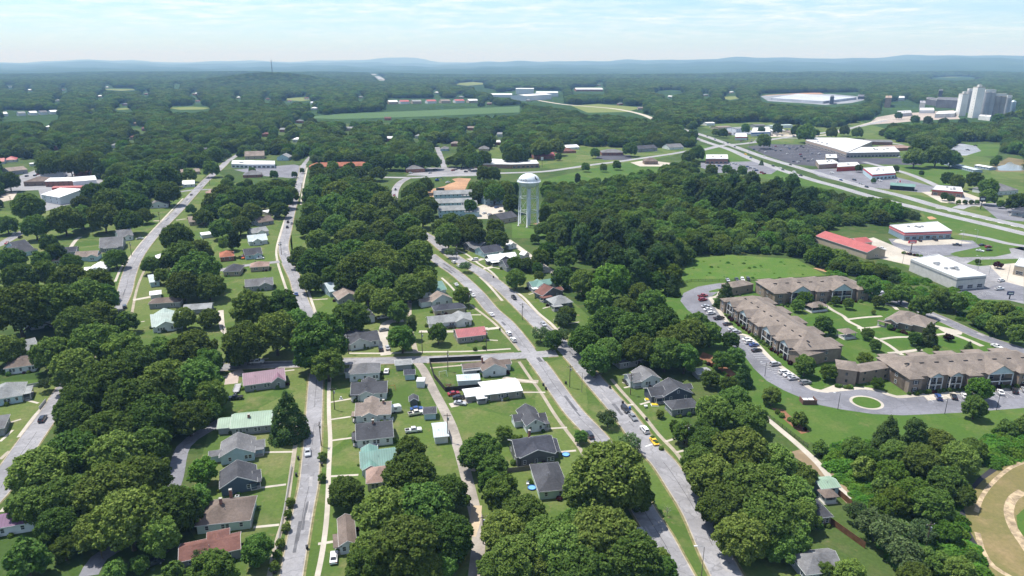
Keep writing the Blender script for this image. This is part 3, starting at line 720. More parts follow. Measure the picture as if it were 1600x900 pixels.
LAND = []     # (short phrase, position) of things one can name a tree by
NEARH = []
FOOT = []     # footprints, to keep trees out
def house(fl, fr, D, roof='gx', rc='grey', wc='white', label='', short=None, h=3., pitch=.5, wings=(), porch=(), chim=(), win=3, sidewin=2, cat='house', name='house', group=None, far=False, gw=None, doorc=None, extras=None, trim=None, gablewin=False):
    a, b = G(*fl), G(*fr); d = (b-a); W = d.length; rz = math.atan2(d.y, d.x)
    if fl in TOPS:      # depth that brings the ridge where it was surveyed
        D0 = D; lo, hi = 4., 26.
        nn = Vector((-d.y, d.x, 0)).normalized()
        for _ in range(30):
            D = (lo+hi)/2
            if roof == 'gy': q = a+d/2+nn*(D+OH); q.z = h+W/2*pitch+RT
            else: q = a+d/2+nn*D/2; q.z = h+(min(D, W) if roof == 'hip' else D)/2*pitch+RT
            if pix(q.x, q.y, q.z)[1] > TOPS[fl]: lo = D
            else: hi = D
        k = max(.55, min(1.6, D/D0)); D = D0*k
        wings = [tuple([w[0], w[1], w[2]*(k if w[2] > 0 else 1), w[3]*k])+tuple(w[4:]) for w in wings]
        porch = [tuple([p[0], p[1], p[2]*(k if p[2] > 0 else 1), p[3]*(k if p[3] > 0 else 1)])+tuple(p[4:]) for p in porch]
    root = thing(name, label, cat, a, rz, group)
    wm, rm, fm = MB(), MB(), MB()
    block(wm, rm, fm, 0, W, 0, D, h, roof, pitch)
    for w in wings:
        x0, x1, y0, y1, k = w[:5]; hh = w[5] if len(w) > 5 else h; pp = w[6] if len(w) > 6 else pitch
        block(wm, rm, fm, x0*W, x1*W, y0, y1, hh-.02, k, pp)
    rmat = R_[rc] if isinstance(rc, str) else rc; wmat = W_[wc] if isinstance(wc, str) else wc
    wm.build('wall', wmat, root)
    ro = rm.build('roof', rmat, root)
    if fm.f and not far: fm.build('fascia', trim or WHITE, root)
    R = random.Random(hash(label) % 9999)
    R = random.Random(int(abs(fl[0]*31+fl[1]*17)))
    pane = not far
    wz = 1.65 if h > 2.4 else h*.5
    fw = [(w[0]*W, w[1]*W, w[2]) for w in wings if w[2] < -.2]
    for lev in range(2 if h > 5 else 1):
        zz = wz+lev*2.9
        for i in range(win):
            x = W*(i+.5)/win+R.uniform(-.3, .3)
            y = -.02
            for (p, q, yy) in fw:
                if p-.5 < x < q+.5: y = yy-.02; x = min(max(x, p+.8), q-.8)
            window(root, (x, y, zz), 0, 1., 1.4, pane)
            if R.random() < .4 and W/win > 3 and pane: window(root, (x+1.15, y, zz), 0, 1., 1.4, pane)
        for i in range(sidewin):
            y = D*(i+.5)/sidewin
            window(root, (W+.02, y, zz), math.pi/2, 1., 1.4, pane); window(root, (-.02, y, zz), -math.pi/2, 1., 1.4, pane)
    if not far: door(root, (W*.5+R.uniform(-.5, .5)*W*.3, D+.02, .05), math.pi, doorc or (.12, .06, .05))
    for p in porch:  # (x0,x1,y0,y1) fractions of W in x, metres in y
        x0, x1, y0, y1 = p[:4]; ph = p[4] if len(p) > 4 else 2.7
        x0 *= W; x1 *= W
        m = MB(); m.box(x0, x1, y0, y1, 0, .35, CONCP)
        m.slab([(x0-.3, y0-.3, ph), (x1+.3, y0-.3, ph), (x1+.3, y1+.3, ph+.0), (x0-.3, y1+.3, ph)], .18, rmat if len(p) < 6 else R_[p[5]])
        for xx in (x0+.12, x1-.12):
            for yy in (y0+.12, y1-.12): m.box(xx-.09, xx+.09, yy-.09, yy+.09, .35, ph-.18, WHITE)
        m.box(x0+.1, x1-.1, y0+.08, y0+.14, .95, 1.03, WHITE)
        po = m.build('porch', None, root)
    for c in chim:
        x, y, z = c[0]*W, c[1]*D, c[2]
        m = MB(); m.box(x-.35, x+.35, y-.35, y+.35, h-.2, z, BRICKC); m.box(x-.42, x+.42, y-.42, y+.42, z, z+.14, CONCP)
        m.build('chimney', None, ro)
    if not far and roof in ('gx', 'hip'):
        m = MB(); x = W*R.uniform(.25, .75); y = D*.3
        m.tube([(x, y, h), (x, y, h+D*pitch*.3+.75)], .07, 6); m.build('vent_pipe', STEEL, ro)
    if gablewin: window(root, (W/2, -.03, h+W*pitch*.18), 0, .9, 1.1)
    c = root.matrix_basis @ Vector((W/2, D/2, 0)) if False else Vector((a.x+math.cos(rz)*W/2-math.sin(rz)*D/2, a.y+math.sin(rz)*W/2+math.cos(rz)*D/2, 0))
    if short: LAND.append((short, c))
    if short and not far and c.y < 430 and cat == 'house': NEARH.append((short, root, W, D))
    FOOT.append((c, math.hypot(W, D)/2))
    return root, W, rz
def part(root, name, mb, m=None): return mb.build(name, m, root)
# ---------------------------------------------------------------- mill houses
H = house
# by the left street, lower side
H((363, 681), (424, 675), 9.5, 'gx', 'mint', 'grey', 'grey cottage under a long pale green metal roof, beside the cone shaped tree', 'the pale green metal roof', pitch=.42, wings=[(-.36, -.01, 1.5, 8, 'gx', 2.6)], win=4, chim=[(.42, .35, 5.6)])
H((346, 727), (398, 719), 17, 'gy', 'grey', 'lblue', 'light blue gabled house with grey shingles and two side wings', 'the light blue gabled house', pitch=.5, wings=[(-.33, .0, 4, 9, 'gx', 2.7), (.96, 1.3, 6, 14, 'gx', 2.7)], porch=[(1.0, 1.28, 3, 6)], win=2)
H((347, 776), (402, 765), 15, 'gy', 'char', 'dblue', 'dark blue gabled house with white window awnings', 'the dark blue gabled house', pitch=.55, wings=[(.95, 1.12, 3, 11, 'gx', 2.6)], porch=[(.82, 1.12, -.1, 3)], win=2, chim=[])
H((309, 835), (391, 826), 12.5, 'hip', 'brown', 'mint', 'mint green cottage under a worn brown hip roof with two brick chimneys', 'the mint green cottage', pitch=.5, win=3, chim=[(.42, .45, 7.2), (.52, .98, 6.0)], porch=[(.82, 1.02, .2, 4)])
H((284, 892), (376, 872), 9, 'gx', 'maroon', 'grey', 'house under a maroon brown roof at the bottom edge, half under trees', 'the maroon brown roof', pitch=.4, wings=[(.45, .8, 3, 12, 'hip', 3.4)], win=3)
H((-12, 841), (55, 829), 10, 'hip', 'violet', 'white', 'white cottage under a violet metal roof among dark oaks', 'the violet metal roof', pitch=.6, win=2, wings=[(.9, 1.5, 2, 8, 'hip', 2.6)])
H((383, 613), (446, 604), 11, 'gx', 'purple', 'grey', 'grey brick house with a dull purple metal roof by the cross street', 'the dull purple roof', pitch=.45, wings=[(.68, 1.0, -.6, 8, 'gy', 3.0, .75)], win=3)
# by the left street, upper side
H((547, 597), (593, 594), 13, 'hip', 'grey', 'white', 'tall white house under a grey hip roof, first below the cross street', 'the white house with a grey hip roof', h=3.6, pitch=.55, wings=[(-.17, .02, 6, 11, 'hip', 2.8)], win=3)
H((550, 627), (604, 624), 9, 'gx', 'char', 'white', 'white cottage under a charcoal roof with a middle gable, second below the cross street', 'the white charcoal roofed cottage', pitch=.5, wings=[(.25, .62, -.7, 11, 'gy')], win=3, porch=[(-.02, .2, -.7, 2.4)])
H((557, 661), (610, 658), 9.5, 'gx', 'tan', 'white', 'white cottage under a pinkish tan roof with white awnings', 'the pinkish tan roof', pitch=.5, wings=[(.20, .60, -.8, 12, 'gy')], win=3, chim=[(.8, .45, 6.3)], porch=[(-.12, .15, .3, 3.5)])
H((559, 700), (614, 694), 12, 'gx', 'char', 'white', 'plain white cottage under a wide dark grey gable roof', 'the wide dark grey roof', pitch=.5, win=3, chim=[(.47, .48, 6.9)], porch=[(-.13, 0, 1, 6)])
H((566, 744), (620, 737), 9, 'gx', 'teal', 'white', 'white cottage under a bright teal metal roof beside a huge oak', 'the bright teal roof', pitch=.5, wings=[(.05, .48, -1.2, 11, 'gy')], win=3, porch=[(.5, .72, -.9, 1.5)])
H((575, 768), (610, 764), 8, 'hip', 'pink', 'cream', 'small cottage with a pale orange roof, mostly hidden by an oak', 'the pale orange roof', pitch=.55, win=2)
H((533, 867), (556, 863), 11, 'gy', 'brown', 'white', 'small white house with a brown grey gable beside the lower street', 'the brown grey gable', pitch=.55, win=2, porch=[(-.4, 0, 0, 5)])
# between alley and boulevard
H((755, 590), (791, 586), 12, 'gy', 'brown', 'white', 'white house with brown shingles and black shutters at the crossing corner', 'the corner house with brown shingles', pitch=.5, wings=[(-.75, 1.3, 7.5, 15, 'gx')], win=1, porch=[(-.75, -.05, 4.5, 7.5, 2.5, 'lgrey')], chim=[(.1, .9, 6.2)])
H((758, 628), (815, 621), 10.5, 'gx', 'white', 'greyb', 'low brick house under a bright white metal roof', 'the bright white metal roof', pitch=.18, wings=[(-.48, .02, 1.5, 7.5, 'gx', 2.3, .12)], win=4, porch=[(-.22, .02, -1.2, 1.4, 2.3, 'white')])
H((823, 677), (850, 673), 19, 'gy', 'char', 'white', 'white house with black shutters under a steep charcoal roof', 'the steep charcoal roof', pitch=.62, wings=[(-.45, .05, 8, 15, 'gx', 2.6), (.95, 1.25, 3, 12, 'gx', 2.7)], porch=[(1.0, 1.28, -.3, 3)], win=2, gablewin=True)
H((808, 729), (867, 721), 11, 'gx', 'navy', 'dgrey', 'large dark grey house with white trim and a front gable, by the trampoline', 'the dark grey house', h=3.6, pitch=.5, wings=[(.08, .95, -.8, 7, 'gy', 3.6, .38), (.85, 1.15, 2, 10, 'gx', 2.7)], win=3, gablewin=True, chim=[(.5, .8, 7.3)])
H((843, 781), (886, 777), 11.5, 'hip', 'char', 'mint', 'pale green cottage under a dark grey hip roof beside the biggest oaks', 'the dark grey hip roof', pitch=.55, win=2)
# along the boulevard above the crossing, left row
H((716, 537), (760, 532), 9.5, 'gx', 'red', 'greyb', 'grey brick cottage under a bright red metal roof on a green corner lot', 'the bright red roof', pitch=.4, win=3)
H((672, 515), (737, 508), 9.5, 'gx', 'lgrey', 'white', 'long white house under a light grey roof behind the red roofed cottage', 'the long light grey roof', pitch=.45, wings=[(.62, .95, -1., 10, 'gy')], win=3)
H((680, 494), (727, 489), 12, 'hip', 'navy', 'tan', 'tan house under a dark blue grey hip roof', 'the blue grey hip roof', pitch=.5, win=2)
H((676, 480), (707, 475), 12, 'gy', 'tan', 'white', 'white gabled house with light brown shingles and shuttered windows', 'the light brown gable', pitch=.55, wings=[(-.5, .1, 3, 10, 'gx')], win=2, sidewin=3)
H((662, 466), (697, 460), 12, 'gx', 'teal', 'white', 'house with a weathered teal roof under overhanging branches', 'the weathered teal roof', pitch=.5, win=2)
H((546, 547), (593, 540), 9.5, 'gx', 'char', 'white', 'white house with a big front gable and dark roof facing the cross street', 'the white gable house by the cross street', pitch=.5, wings=[(.03, .68, -1., 12, 'gy')], win=3, porch=[(-.2, .0, -.5, 5)], gablewin=False)
H((562, 507), (586, 503), 11, 'gy', 'navy', 'white', 'small white outbuilding with dark roof behind the cross street house', 'the small white outbuilding', pitch=.5, win=1)
H((606, 497), (622, 496), 8, 'gx', 'lgrey', 'white', 'white garage with grey roof beside a pickup', None, h=2.6, pitch=.35, win=0, sidewin=0, cat='garage', name='garage')
H((516, 464), (546, 458), 12, 'gx', 'bluew', 'lblue', 'cottage under a pale blue metal roof with a lean-to porch', 'the pale blue metal roof', pitch=.55, wings=[(.25, .75, -2, 10, 'gy')], win=2)
H((530, 477), (563, 472), 12, 'gy', 'tan', 'grey', 'house with grey brown shingles half hidden behind a round oak', 'the grey brown shingles', pitch=.5, win=2)
H((506, 452), (526, 449), 10, 'gx', 'brown', 'white', 'brown roofed cottage in the shade beside the climbing street', 'the shaded brown roof', pitch=.5, win=1)
# boulevard, far side row
H((735, 393), (773, 386), 13, 'gx', 'grey', 'dgrey', 'dark grey bungalow with grey shingles and a white trimmed front gable, top of the row', 'the dark bungalow at the top of the row', pitch=.55, wings=[(.35, .72, -1.2, 12, 'gy'), (.0, .3, -3.5, 1, 'shed', 2.6, .15)], win=3)
H((757, 403), (786, 398), 12, 'gx', 'navy', 'lblue', 'pale blue house under a dark roof, second in the row', 'the pale blue house', pitch=.5, win=2)
H((766, 414), (808, 409), 16, 'gx', 'white', 'dgrey', 'dark house under a large white metal roof with a front gable', 'the large white metal roof', pitch=.5, wings=[(.3, .75, -1.5, 12, 'gy'), (-.1, .4, 0, 6, 'shed', 2.6, .15)], win=3, porch=[(.0, .9, -3.5, -.5, 2.5, 'white')])
H((792, 425), (830, 420), 12, 'gx', 'navy', 'grey', 'grey house with a dark roof behind a tall street tree', 'the dark roof behind the street tree', pitch=.5, win=2)
H((832, 456), (871, 450), 12, 'gx', 'teal', 'white', 'white house under a teal green roof by the boulevard', 'the teal green roof by the boulevard', pitch=.5, wings=[(.15, .6, -1.5, 10, 'gy')], win=2, porch=[(-.05, .3, -3, -.2, 2.6, 'white')])
H((848, 470), (878, 463), 13, 'gy', 'maroon', 'dgrey', 'dark bungalow under a faded red roof by the boulevard', 'the faded red roof', pitch=.5, wings=[(.5, 1.15, 3, 11, 'gx')], win=2, porch=[(-.15, .3, -3, 0)])
H((866, 484), (894, 480), 13, 'hip', 'lgrey', 'dgrey', 'dark house under a pale grey pyramid roof by the boulevard', 'the pale grey pyramid roof', pitch=.6, win=2, porch=[(-.15, .3, -3, 0)])
H((842, 428), (858, 426), 10, 'gy', 'char', 'grey', 'small dark outbuilding beside the pale alley', None, h=2.8, win=1, cat='outbuilding', name='outbuilding')
H((819, 404), (827, 402), 4, 'gy', 'white', 'white', 'small arched white shed on the pale alley', None, h=2.3, pitch=.7, win=1, sidewin=0, cat='shed', name='shed')
H((795, 390), (807, 388), 8, 'gy', 'white', 'white', 'white roofed garage at the head of the pale alley', None, h=2.7, win=1, sidewin=0, cat='garage', name='garage')
# boulevard lower, right row
H((1003, 606), (1031, 602), 16, 'gy', 'grey', 'white', 'white house with a light grey gable roof facing the boulevard', 'the white house with a light grey gable', pitch=.5, wings=[(-.55, .1, 2.5, 13, 'gx')], win=2, porch=[(-.45, .0, .0, 2.5)], sidewin=3)
H((1037, 630), (1080, 625), 15, 'gy', 'char', 'navy', 'dark navy house with white trim and a broad charcoal gable', 'the dark navy house', pitch=.5, wings=[(-.4, .1, 2, 14, 'gx'), (.8, 1.2, 8, 14, 'gx', 2.8)], win=2, porch=[(-.3, .0, -.5, 2)], sidewin=3, gablewin=True)
H((1050, 651), (1091, 646), 11, 'hip', 'char', 'grey', 'low house with a dark hip roof half under trees beside the navy house', 'the low dark hip roof', pitch=.5, win=2)
H((968, 577), (1003, 571), 12, 'gx', 'char', 'grey', 'shaded grey house under tall oaks at the crossing', 'the shaded grey house', pitch=.55, win=2)
H((1258, 824), (1297, 820), 13, 'hip', 'char', 'brown', 'brick house under a dark hip roof beside the brown fence', 'the brick house by the brown fence', pitch=.5, win=4)
H((1258, 912), (1312, 906), 12, 'hip', 'grey', 'grey', 'grey shingled house at the bottom edge beside the fenced lawn', 'the grey roof at the bottom edge', pitch=.5, win=2, wings=[(.6, 1.1, 4, 12, 'gx')])
# between the two streets
H((240, 520), (286, 513), 12, 'gx', 'palegreen', 'white', 'white house with a pale green metal roof and black shutters', 'the pale green roof with shutters', pitch=.5, wings=[(.12, .78, -1.2, 16, 'gy')], win=4)
H((234, 483), (282, 480), 12, 'hip', 'brown', 'grey', 'house under a brown hip roof behind the shuttered white house', 'the brown hip roof', pitch=.5, win=2)
H((236, 468), (252, 466), 7, 'gx', 'white', 'white', 'white metal carport beside the diagonal street', None, h=2.4, pitch=.2, win=0, sidewin=0, cat='carport', name='carport')
H((288, 492), (330, 489), 8, 'gx', 'lgrey', 'grey', 'long low grey roofed outbuilding behind a dark hedge tree', None, h=2.6, pitch=.35, win=2, cat='outbuilding', name='outbuilding')
H((385, 456), (427, 452), 10, 'gx', 'grey', 'grey', 'grey house with a front gable beside the climbing street', 'the grey house by the climbing street', pitch=.5, wings=[(.5, .95, -1, 9, 'gy')], win=2)
H((350, 432), (375, 431), 12, 'hip', 'char', 'tan', 'tan cottage under a dark hip roof on the side street', 'the dark hip roof on the side street', pitch=.55, win=2)
H((392, 425), (420, 423), 9, 'hip', 'pink', 'tan', 'cottage with a faded orange brown hip roof under shrubs', 'the faded orange brown roof', pitch=.45, win=2)
H((345, 409), (366, 407), 12, 'hip', 'rust', 'brick', 'small brick cottage under a rust red hip roof', 'the brick cottage with a rust roof', pitch=.5, win=2)
H((384, 406), (410, 403), 11, 'gx', 'char', 'lblue', 'pale blue cottage under a dark roof beside an orange car', 'the pale blue cottage', pitch=.5, wings=[(.5, .95, -1.5, 8, 'gy')], win=2)
H((390, 384), (418, 381), 11, 'gx', 'bluew', 'white', 'white house with a pale blue metal roof and gable', 'the pale blue gabled roof', pitch=.55, wings=[(.2, .7, -1.5, 10, 'gy')], win=2)
H((395, 371), (420, 367), 10, 'gx', 'lgrey', 'white', 'light grey roofed house in the upper row', 'the light grey roof in the upper row', pitch=.5, wings=[(.3, .8, -1, 8, 'gy')], win=2, far=True)
H((405, 354), (428, 350), 12, 'gx', 'brown', 'grey', 'brown roofed house in the upper row', 'the brown roof in the upper row', pitch=.5, win=2, far=True)
H((418, 338), (437, 335), 10, 'flat', 'flatw', 'tan', 'flat white roofed house at the top of the row', None, win=2, far=True)
H((316, 373), (340, 370), 8, 'gx', 'white', 'white', 'white metal roofed shed behind a dense oak', None, h=2.6, pitch=.25, win=0, cat='shed', name='shed', far=True)
H((297, 353), (317, 351), 14, 'gx', 'tan', 'tan', 'tan house beside the diagonal street', 'the tan house on the diagonal street', pitch=.4, win=2, far=True)
H((326, 309), (348, 307), 16, 'hip', 'pink', 'tan', 'pinkish brown hip roofed house by the upper crossing', 'the pinkish brown hip roof', pitch=.55, win=2, far=True)
H((236, 449), (250, 447), 11, 'gx', 'bluew', 'lblue', 'small pale blue house tucked behind a street oak', None, pitch=.5, win=1)
H((246, 414), (263, 412), 13, 'hip', 'white', 'white', 'small white roofed house tucked behind the oaks', None, pitch=.5, win=1, far=True)
# beyond the diagonal street
H((138, 432), (164, 430), 17, 'gy', 'white', 'white', 'white house under a bright white metal roof by the diagonal street', 'the bright white roof on the diagonal street', pitch=.5, win=2, porch=[(.35, 1.0, -3.5, -.1, 2.6, 'white')], wings=[(-.3, 0, 5, 12, 'gx', 2.6)])
H((118, 409), (152, 407), 13, 'gx', 'tan', 'lblue', 'long pale blue house under a brown grey roof', 'the long pale blue house', pitch=.5, wings=[(.6, 1.05, -1.5, 11, 'gy')], win=2)
H((82, 415), (106, 413), 12, 'hip', 'pink', 'lblue', 'small cottage under a pinkish hip roof', 'the pinkish hip roof', pitch=.5, win=2)
H((97, 401), (120, 399), 10, 'gx', 'navy', 'grey', 'dark roofed garage beside a driveway', None, h=2.8, pitch=.4, win=1, cat='garage', name='garage')
H((157, 394), (192, 391), 17, 'gx', 'grey', 'grey', 'broad dark grey roofed house on the diagonal street', 'the broad dark grey roof', pitch=.5, wings=[(.2, .8, -2.5, 14, 'hip')], win=2)
H((187, 377), (209, 374), 14, 'gx', 'grey', 'white', 'white gabled house above the broad dark roof', 'the white gabled house', pitch=.5, wings=[(.4, .9, -1.5, 9, 'gy')], win=2, far=True)
H((22, 404), (60, 396), 17, 'hip', 'char', 'lblue', 'dark hip roofed house by the short far street', 'the dark roof by the short street', pitch=.5, win=2, wings=[(.4, 1.0, 6, 24, 'gx')])
H((234, 326), (263, 324), 14, 'gy', 'grey', 'white', 'white house with a grey gable on an open lawn', 'the grey gable on an open lawn', pitch=.4, win=3, far=True)
H((252, 313), (272, 311), 14, 'gx', 'brown', 'grey', 'dark brown roofed house behind the grey gable', None, pitch=.5, win=1, far=True)
H((286, 293), (304, 292), 14, 'gx', 'white', 'white', 'small house with a bright white roof at the upper crossing', None, pitch=.4, win=2, far=True)
H((284, 274), (313, 272), 16, 'gx', 'tan', 'tan', 'long tan roofed bungalow by the upper street', None, pitch=.3, win=3, far=True)
H((306, 256), (322, 254), 14, 'gx', 'teal', 'lblue', 'bluish roofed house at the street end', None, pitch=.4, win=1, far=True)
H((322, 241), (338, 239), 18, 'gx', 'grey', 'white', 'grey roofed house where the street meets the wood', None, pitch=.5, win=1, far=True)
H((-16, 637), (36, 628), 12, 'hip', 'lgrey', 'lblue', 'sky blue house under a grey green hip roof beside the diagonal street', 'the sky blue house', pitch=.6, win=3, porch=[(1.0, 1.25, 1, 8)])
H((40, 518), (92, 508), 13, 'gx', 'teal', 'white', 'house under a light teal metal roof, half hidden by a spreading oak', 'the light teal roof', pitch=.35, win=3)
H((24, 562), (62, 553), 12, 'gx', 'lgrey', 'white', 'pale roofed house deep between dark oaks', 'the pale roof between oaks', pitch=.45, win=2)
H((10, 586), (56, 580), 10, 'hip', 'brown', 'white', 'white cottage with a brown roof in deep shade', 'the brown roof in deep shade', pitch=.5, win=3)
H((-14, 684), (8, 680), 10, 'hip', 'grey', 'grey', 'grey roofed house cut by the frame edge', None, pitch=.5, win=1)
# sheds
H((633, 594), (648, 593), 4.2, 'gx', 'navy', 'lblue', 'pale blue shed with a dark roof beside the alley', 'the pale blue shed', h=2.5, pitch=.4, win=0, sidewin=0, cat='shed', name='shed')
H((651, 606), (663, 606), 3.6, 'flat', 'flatw', 'white', 'white box shed with a flat roof on the alley', None, h=2.6, win=0, sidewin=0, cat='shed', name='shed')
H((619, 579), (643, 577), 5, 'gx', 'lgrey', 'grey', 'open grey carport by the cross street', None, h=2.4, pitch=.2, win=0, sidewin=0, cat='carport', name='carport')
H((641, 634), (653, 633), 3.2, 'gy', 'char', 'dgrey', 'little dark garden shed on a back lawn', None, h=2.1, pitch=.6, win=0, sidewin=0, cat='shed', name='shed')
H((663, 656), (681, 655), 4.5, 'gx', 'char', 'lblue', 'pale shed with a dark roof behind a silver pickup', None, h=2.5, pitch=.3, win=0, sidewin=0, cat='shed', name='shed')
H((680, 694), (700, 692), 9, 'gx', 'bluew', 'white', 'white metal garage beside the gravel alley', 'the white garage on the alley', h=2.7, pitch=.25, win=0, sidewin=0, cat='garage', name='garage')
H((716, 604), (749, 602), 5, 'gx', 'bluew', 'metalw', 'low metal shed with a faded red back slope inside the black fence', 'the metal shed in the fenced yard', h=2.5, pitch=.25, win=0, sidewin=0, cat='shed', name='shed')
H((1282, 776), (1309, 773), 5, 'gx', 'mint', 'lblue', 'small shed with a pale green roof beside the dirt track', 'the pale green roofed shed', h=2.8, pitch=.3, win=2, sidewin=0, cat='shed', name='shed')
H((1090, 593), (1111, 591), 5, 'gx', 'lgrey', 'grey', 'low grey carport under oaks behind the navy house', None, h=2.3, pitch=.15, win=0, sidewin=0, cat='carport', name='carport')
H((287, 814), (312, 811), 5, 'gx', 'rust', 'white', 'low carport with a rusty patched roof beside the mint green cottage', None, h=2.3, pitch=.12, win=0, sidewin=0, cat='carport', name='carport')
# red roof pitched slope of the fenced shed
# ---------------------------------------------------------------- larger buildings
def pole_house(fl, fr, D, h, roofm, label, posts=True, cat='shelter', name='shelter', hip=True, pitch=.45):
    a, b = G(*fl), G(*fr); d = b-a; W = d.length; rz = math.atan2(d.y, d.x)
    r = thing(name, label, cat, a, rz)
    m, f, w = MB(), MB(), MB()
    block(w, m, f, 0, W, 0, D, h, 'hip' if hip else 'gx', pitch)
    m.build('roof', roofm, r)
    for x in (.25, W-.25):
        for y in (.25, D-.25):
            p = MB(); p.box(x-.14, x+.14, y-.14, y+.14, .1, h-.05); p.build('post', WHITE, r)
    p = MB(); p.box(-.3, W+.3, -.3, D+.3, 0, .1); p.build('floor_slab', CONCP, r)
    p = MB(); p.box(.2, W-.2, .2, .28, .1, 1.0); p.box(.2, .28, .3, D-.3, .1, 1.0); p.box(W-.28, W-.2, .3, D-.3, .1, 1.0); p.build('railing', WHITE, r)
    FOOT.append((a+d/2, W*.7)); return r
pole_house((1319, 531), (1337, 529), 5.5, 3.0, R_['apt'], 'white railed gazebo with a brown hip roof on the apartment lawn', cat='gazebo', name='gazebo'); LAND.append(('the white gazebo', G(1330, 527)))
pole_house((1268, 489), (1293, 486), 6.5, 2.9, R_['apt'], 'open picnic shelter with a brown hip roof between the apartment wings', cat='shelter', name='picnic_shelter'); LAND.append(('the picnic shelter', G(1282, 485)))
r = pole_house((1288, 788), (1307, 786), 3.5, 2.4, R_['brown'], 'brown roofed garden pergola behind the wooden fence', cat='pergola', name='pergola')
APTW = brick((.235, .185, .145), (.36, .31, .26)); GAB = siding((.44, .53, .56)); SHUT = plain('dark_shutter', (.035, .033, .035), .6)
def apt_wing(fl, fr, D, label, short, bays, backlobes=4, h=6.2, pitch=.42):
    a, b = G(*fl), G(*fr); d = b-a; W = d.length; rz = math.atan2(d.y, d.x)
    root = thing('apartment_wing', label, 'apartment building', a, rz, 'two storey wings of the apartment complex')
    wm, rm, fm = MB(), MB(), MB()
    block(wm, rm, fm, 0, W, 0, D, h, 'hip', pitch, .5)
    ro = None
    for (f0, f1, kind) in bays:
        x0, x1 = f0*W, f1*W; w = x1-x0
        if kind == 'g':      # brick bay with a gable
            block(wm, rm, fm, x0, x1, -2.2, D*.5, h-.03, 'hip', pitch, .45)
            for k, z in enumerate((1.6, 4.5)):
                window(root, (x0+w/2, -2.22, z), 0, 1.5, 1.5)
                s = MB(); s.box(x0+w/2-1.2, x0+w/2-.8, -2.26, -2.2, z-.75, z+.75); s.box(x0+w/2+.8, x0+w/2+1.2, -2.26, -2.2, z-.75, z+.75); s.build('shutter', SHUT, root)
        else:                # balcony bay under a pale blue gable
            rise = w/2*.62; xm = (x0+x1)/2
            g = MB(); g.prism([(x0-.1, -2.0, h), (x1+.1, -2.0, h), (xm, -2.0, h+rise)], [(x0-.1, -1.85, h), (x1+.1, -1.85, h), (xm, -1.85, h+rise)]); g.build('gable_panel', GAB, root)
            for xa, s in ((x0-.4, 1), (x1+.4, -1)):
                q = [(xa, D*.45, h-.2+RT), (xa, -2.4, h-.2+RT), (xm, -2.4, h+rise+RT), (xm, D*.45, h+rise+RT)]
                rm.slab(q if s == 1 else q[::-1], RT)
            p = MB()
            for x in (x0+.15, xm, x1-.15): p.box(x-.16, x+.16, -2., -1.7, 0, h)
            p.box(x0, x1, -2., -1.8, 2.75, 3.1); p.box(x0, x1, -2., -1.8, h-.35, h)
            p.build('balcony_frame', WHITE, root)
            p = MB(); p.box(x0+.2, x1-.2, -1.95, -1.88, 3.1, 4.1); p.build('balcony_rail', SHUT, root)
            p = MB(); p.box(x0, x1, -1.8, 0, 2.85, 3.0); p.build('balcony_floor', CONCP, root)
            for z in (1.25, 4.2):
                window(root, (x0+w*.3, -.02, z), 0, 1.8, 2.1); window(root, (x0+w*.72, -.02, z), 0, 1.8, 2.1)
    for i in range(backlobes):
        x0 = W*(i+.18)/backlobes; x1 = W*(i+.82)/backlobes
        block(wm, rm, fm, x0, x1, D*.5, D+3, h-.05, 'hip', pitch, .45)
    wm.build('wall', APTW, root); ro = rm.build('roof', R_['apt'], root); fm.build('fascia', plain('brown_fascia', (.16, .13, .11), .7), root)
    for i in range(int(W/6)):   # ridge vents
        v = MB(); x = W*(i+.6)/int(W/6); v.box(x-.9, x+.9, D*.30, D*.33, h+D*.3*pitch+.0, h+D*.3*pitch+.42); v.build('roof_vent', DARKV, ro)
    for yy in (D*.3, D*.7):
        for z in (1.6, 4.5):
            window(root, (W+.02, yy, z), math.pi/2, 1.4, 1.5); window(root, (-.02, yy, z), -math.pi/2, 1.4, 1.5)
    for k in range(5):
        c = a+d*((k+.5)/5)+Vector((-d.y, d.x, 0)).normalized()*D/2; FOOT.append((c, max(W/10, D/2)+1))
    LAND.append((short, a+d/2)); return root
apt_wing((1131, 484), (1243, 569), 19, 'long two storey brick apartment wing along the winding car park', 'the long apartment wing',
    [(.0, .07, 'g'), (.10, .19, 'b'), (.22, .28, 'g'), (.30, .41, 'b'), (.44, .50, 'g'), (.52, .58, 'g'), (.62, .74, 'b'), (.77, .83, 'g'), (.85, .95, 'b')], 5)
apt_wing((1206, 474), (1352, 467), 19, 'two storey brick apartment wing below the rough meadow', 'the apartment wing below the meadow',
    [(.0, .12, 'g'), (.18, .38, 'b'), (.44, .56, 'g'), (.61, .82, 'b'), (.88, 1.0, 'g')], 4)
apt_wing((1412, 611), (1640, 598), 18, 'two storey brick apartment wing nearest the round loop island', 'the apartment wing by the round island',
    [(.0, .085, 'g'), (.14, .225, 'b'), (.275, .355, 'b'), (.40, .48, 'g'), (.53, .70, 'b'), (.74, .82, 'g'), (.86, 1., 'b')], 5)
def small_block(fl, fr, D, h, kind, rm_, wm_, label, cat, name, short=None, win=2, pitch=.4, sidewin=1, extra=None, far=True):
    return house(fl, fr, D, kind, rm_, wm_, label, short, h=h, pitch=pitch, win=win, sidewin=sidewin, cat=cat, name=name, far=far)
small_block((1306, 599), (1336, 603), 9, 6.4, 'hip', R_['apt'], APTW, 'square brick entrance tower of the apartments beside the round loop', 'entrance tower', 'entrance_tower', 'the brick entrance tower', 1, .35, 0)
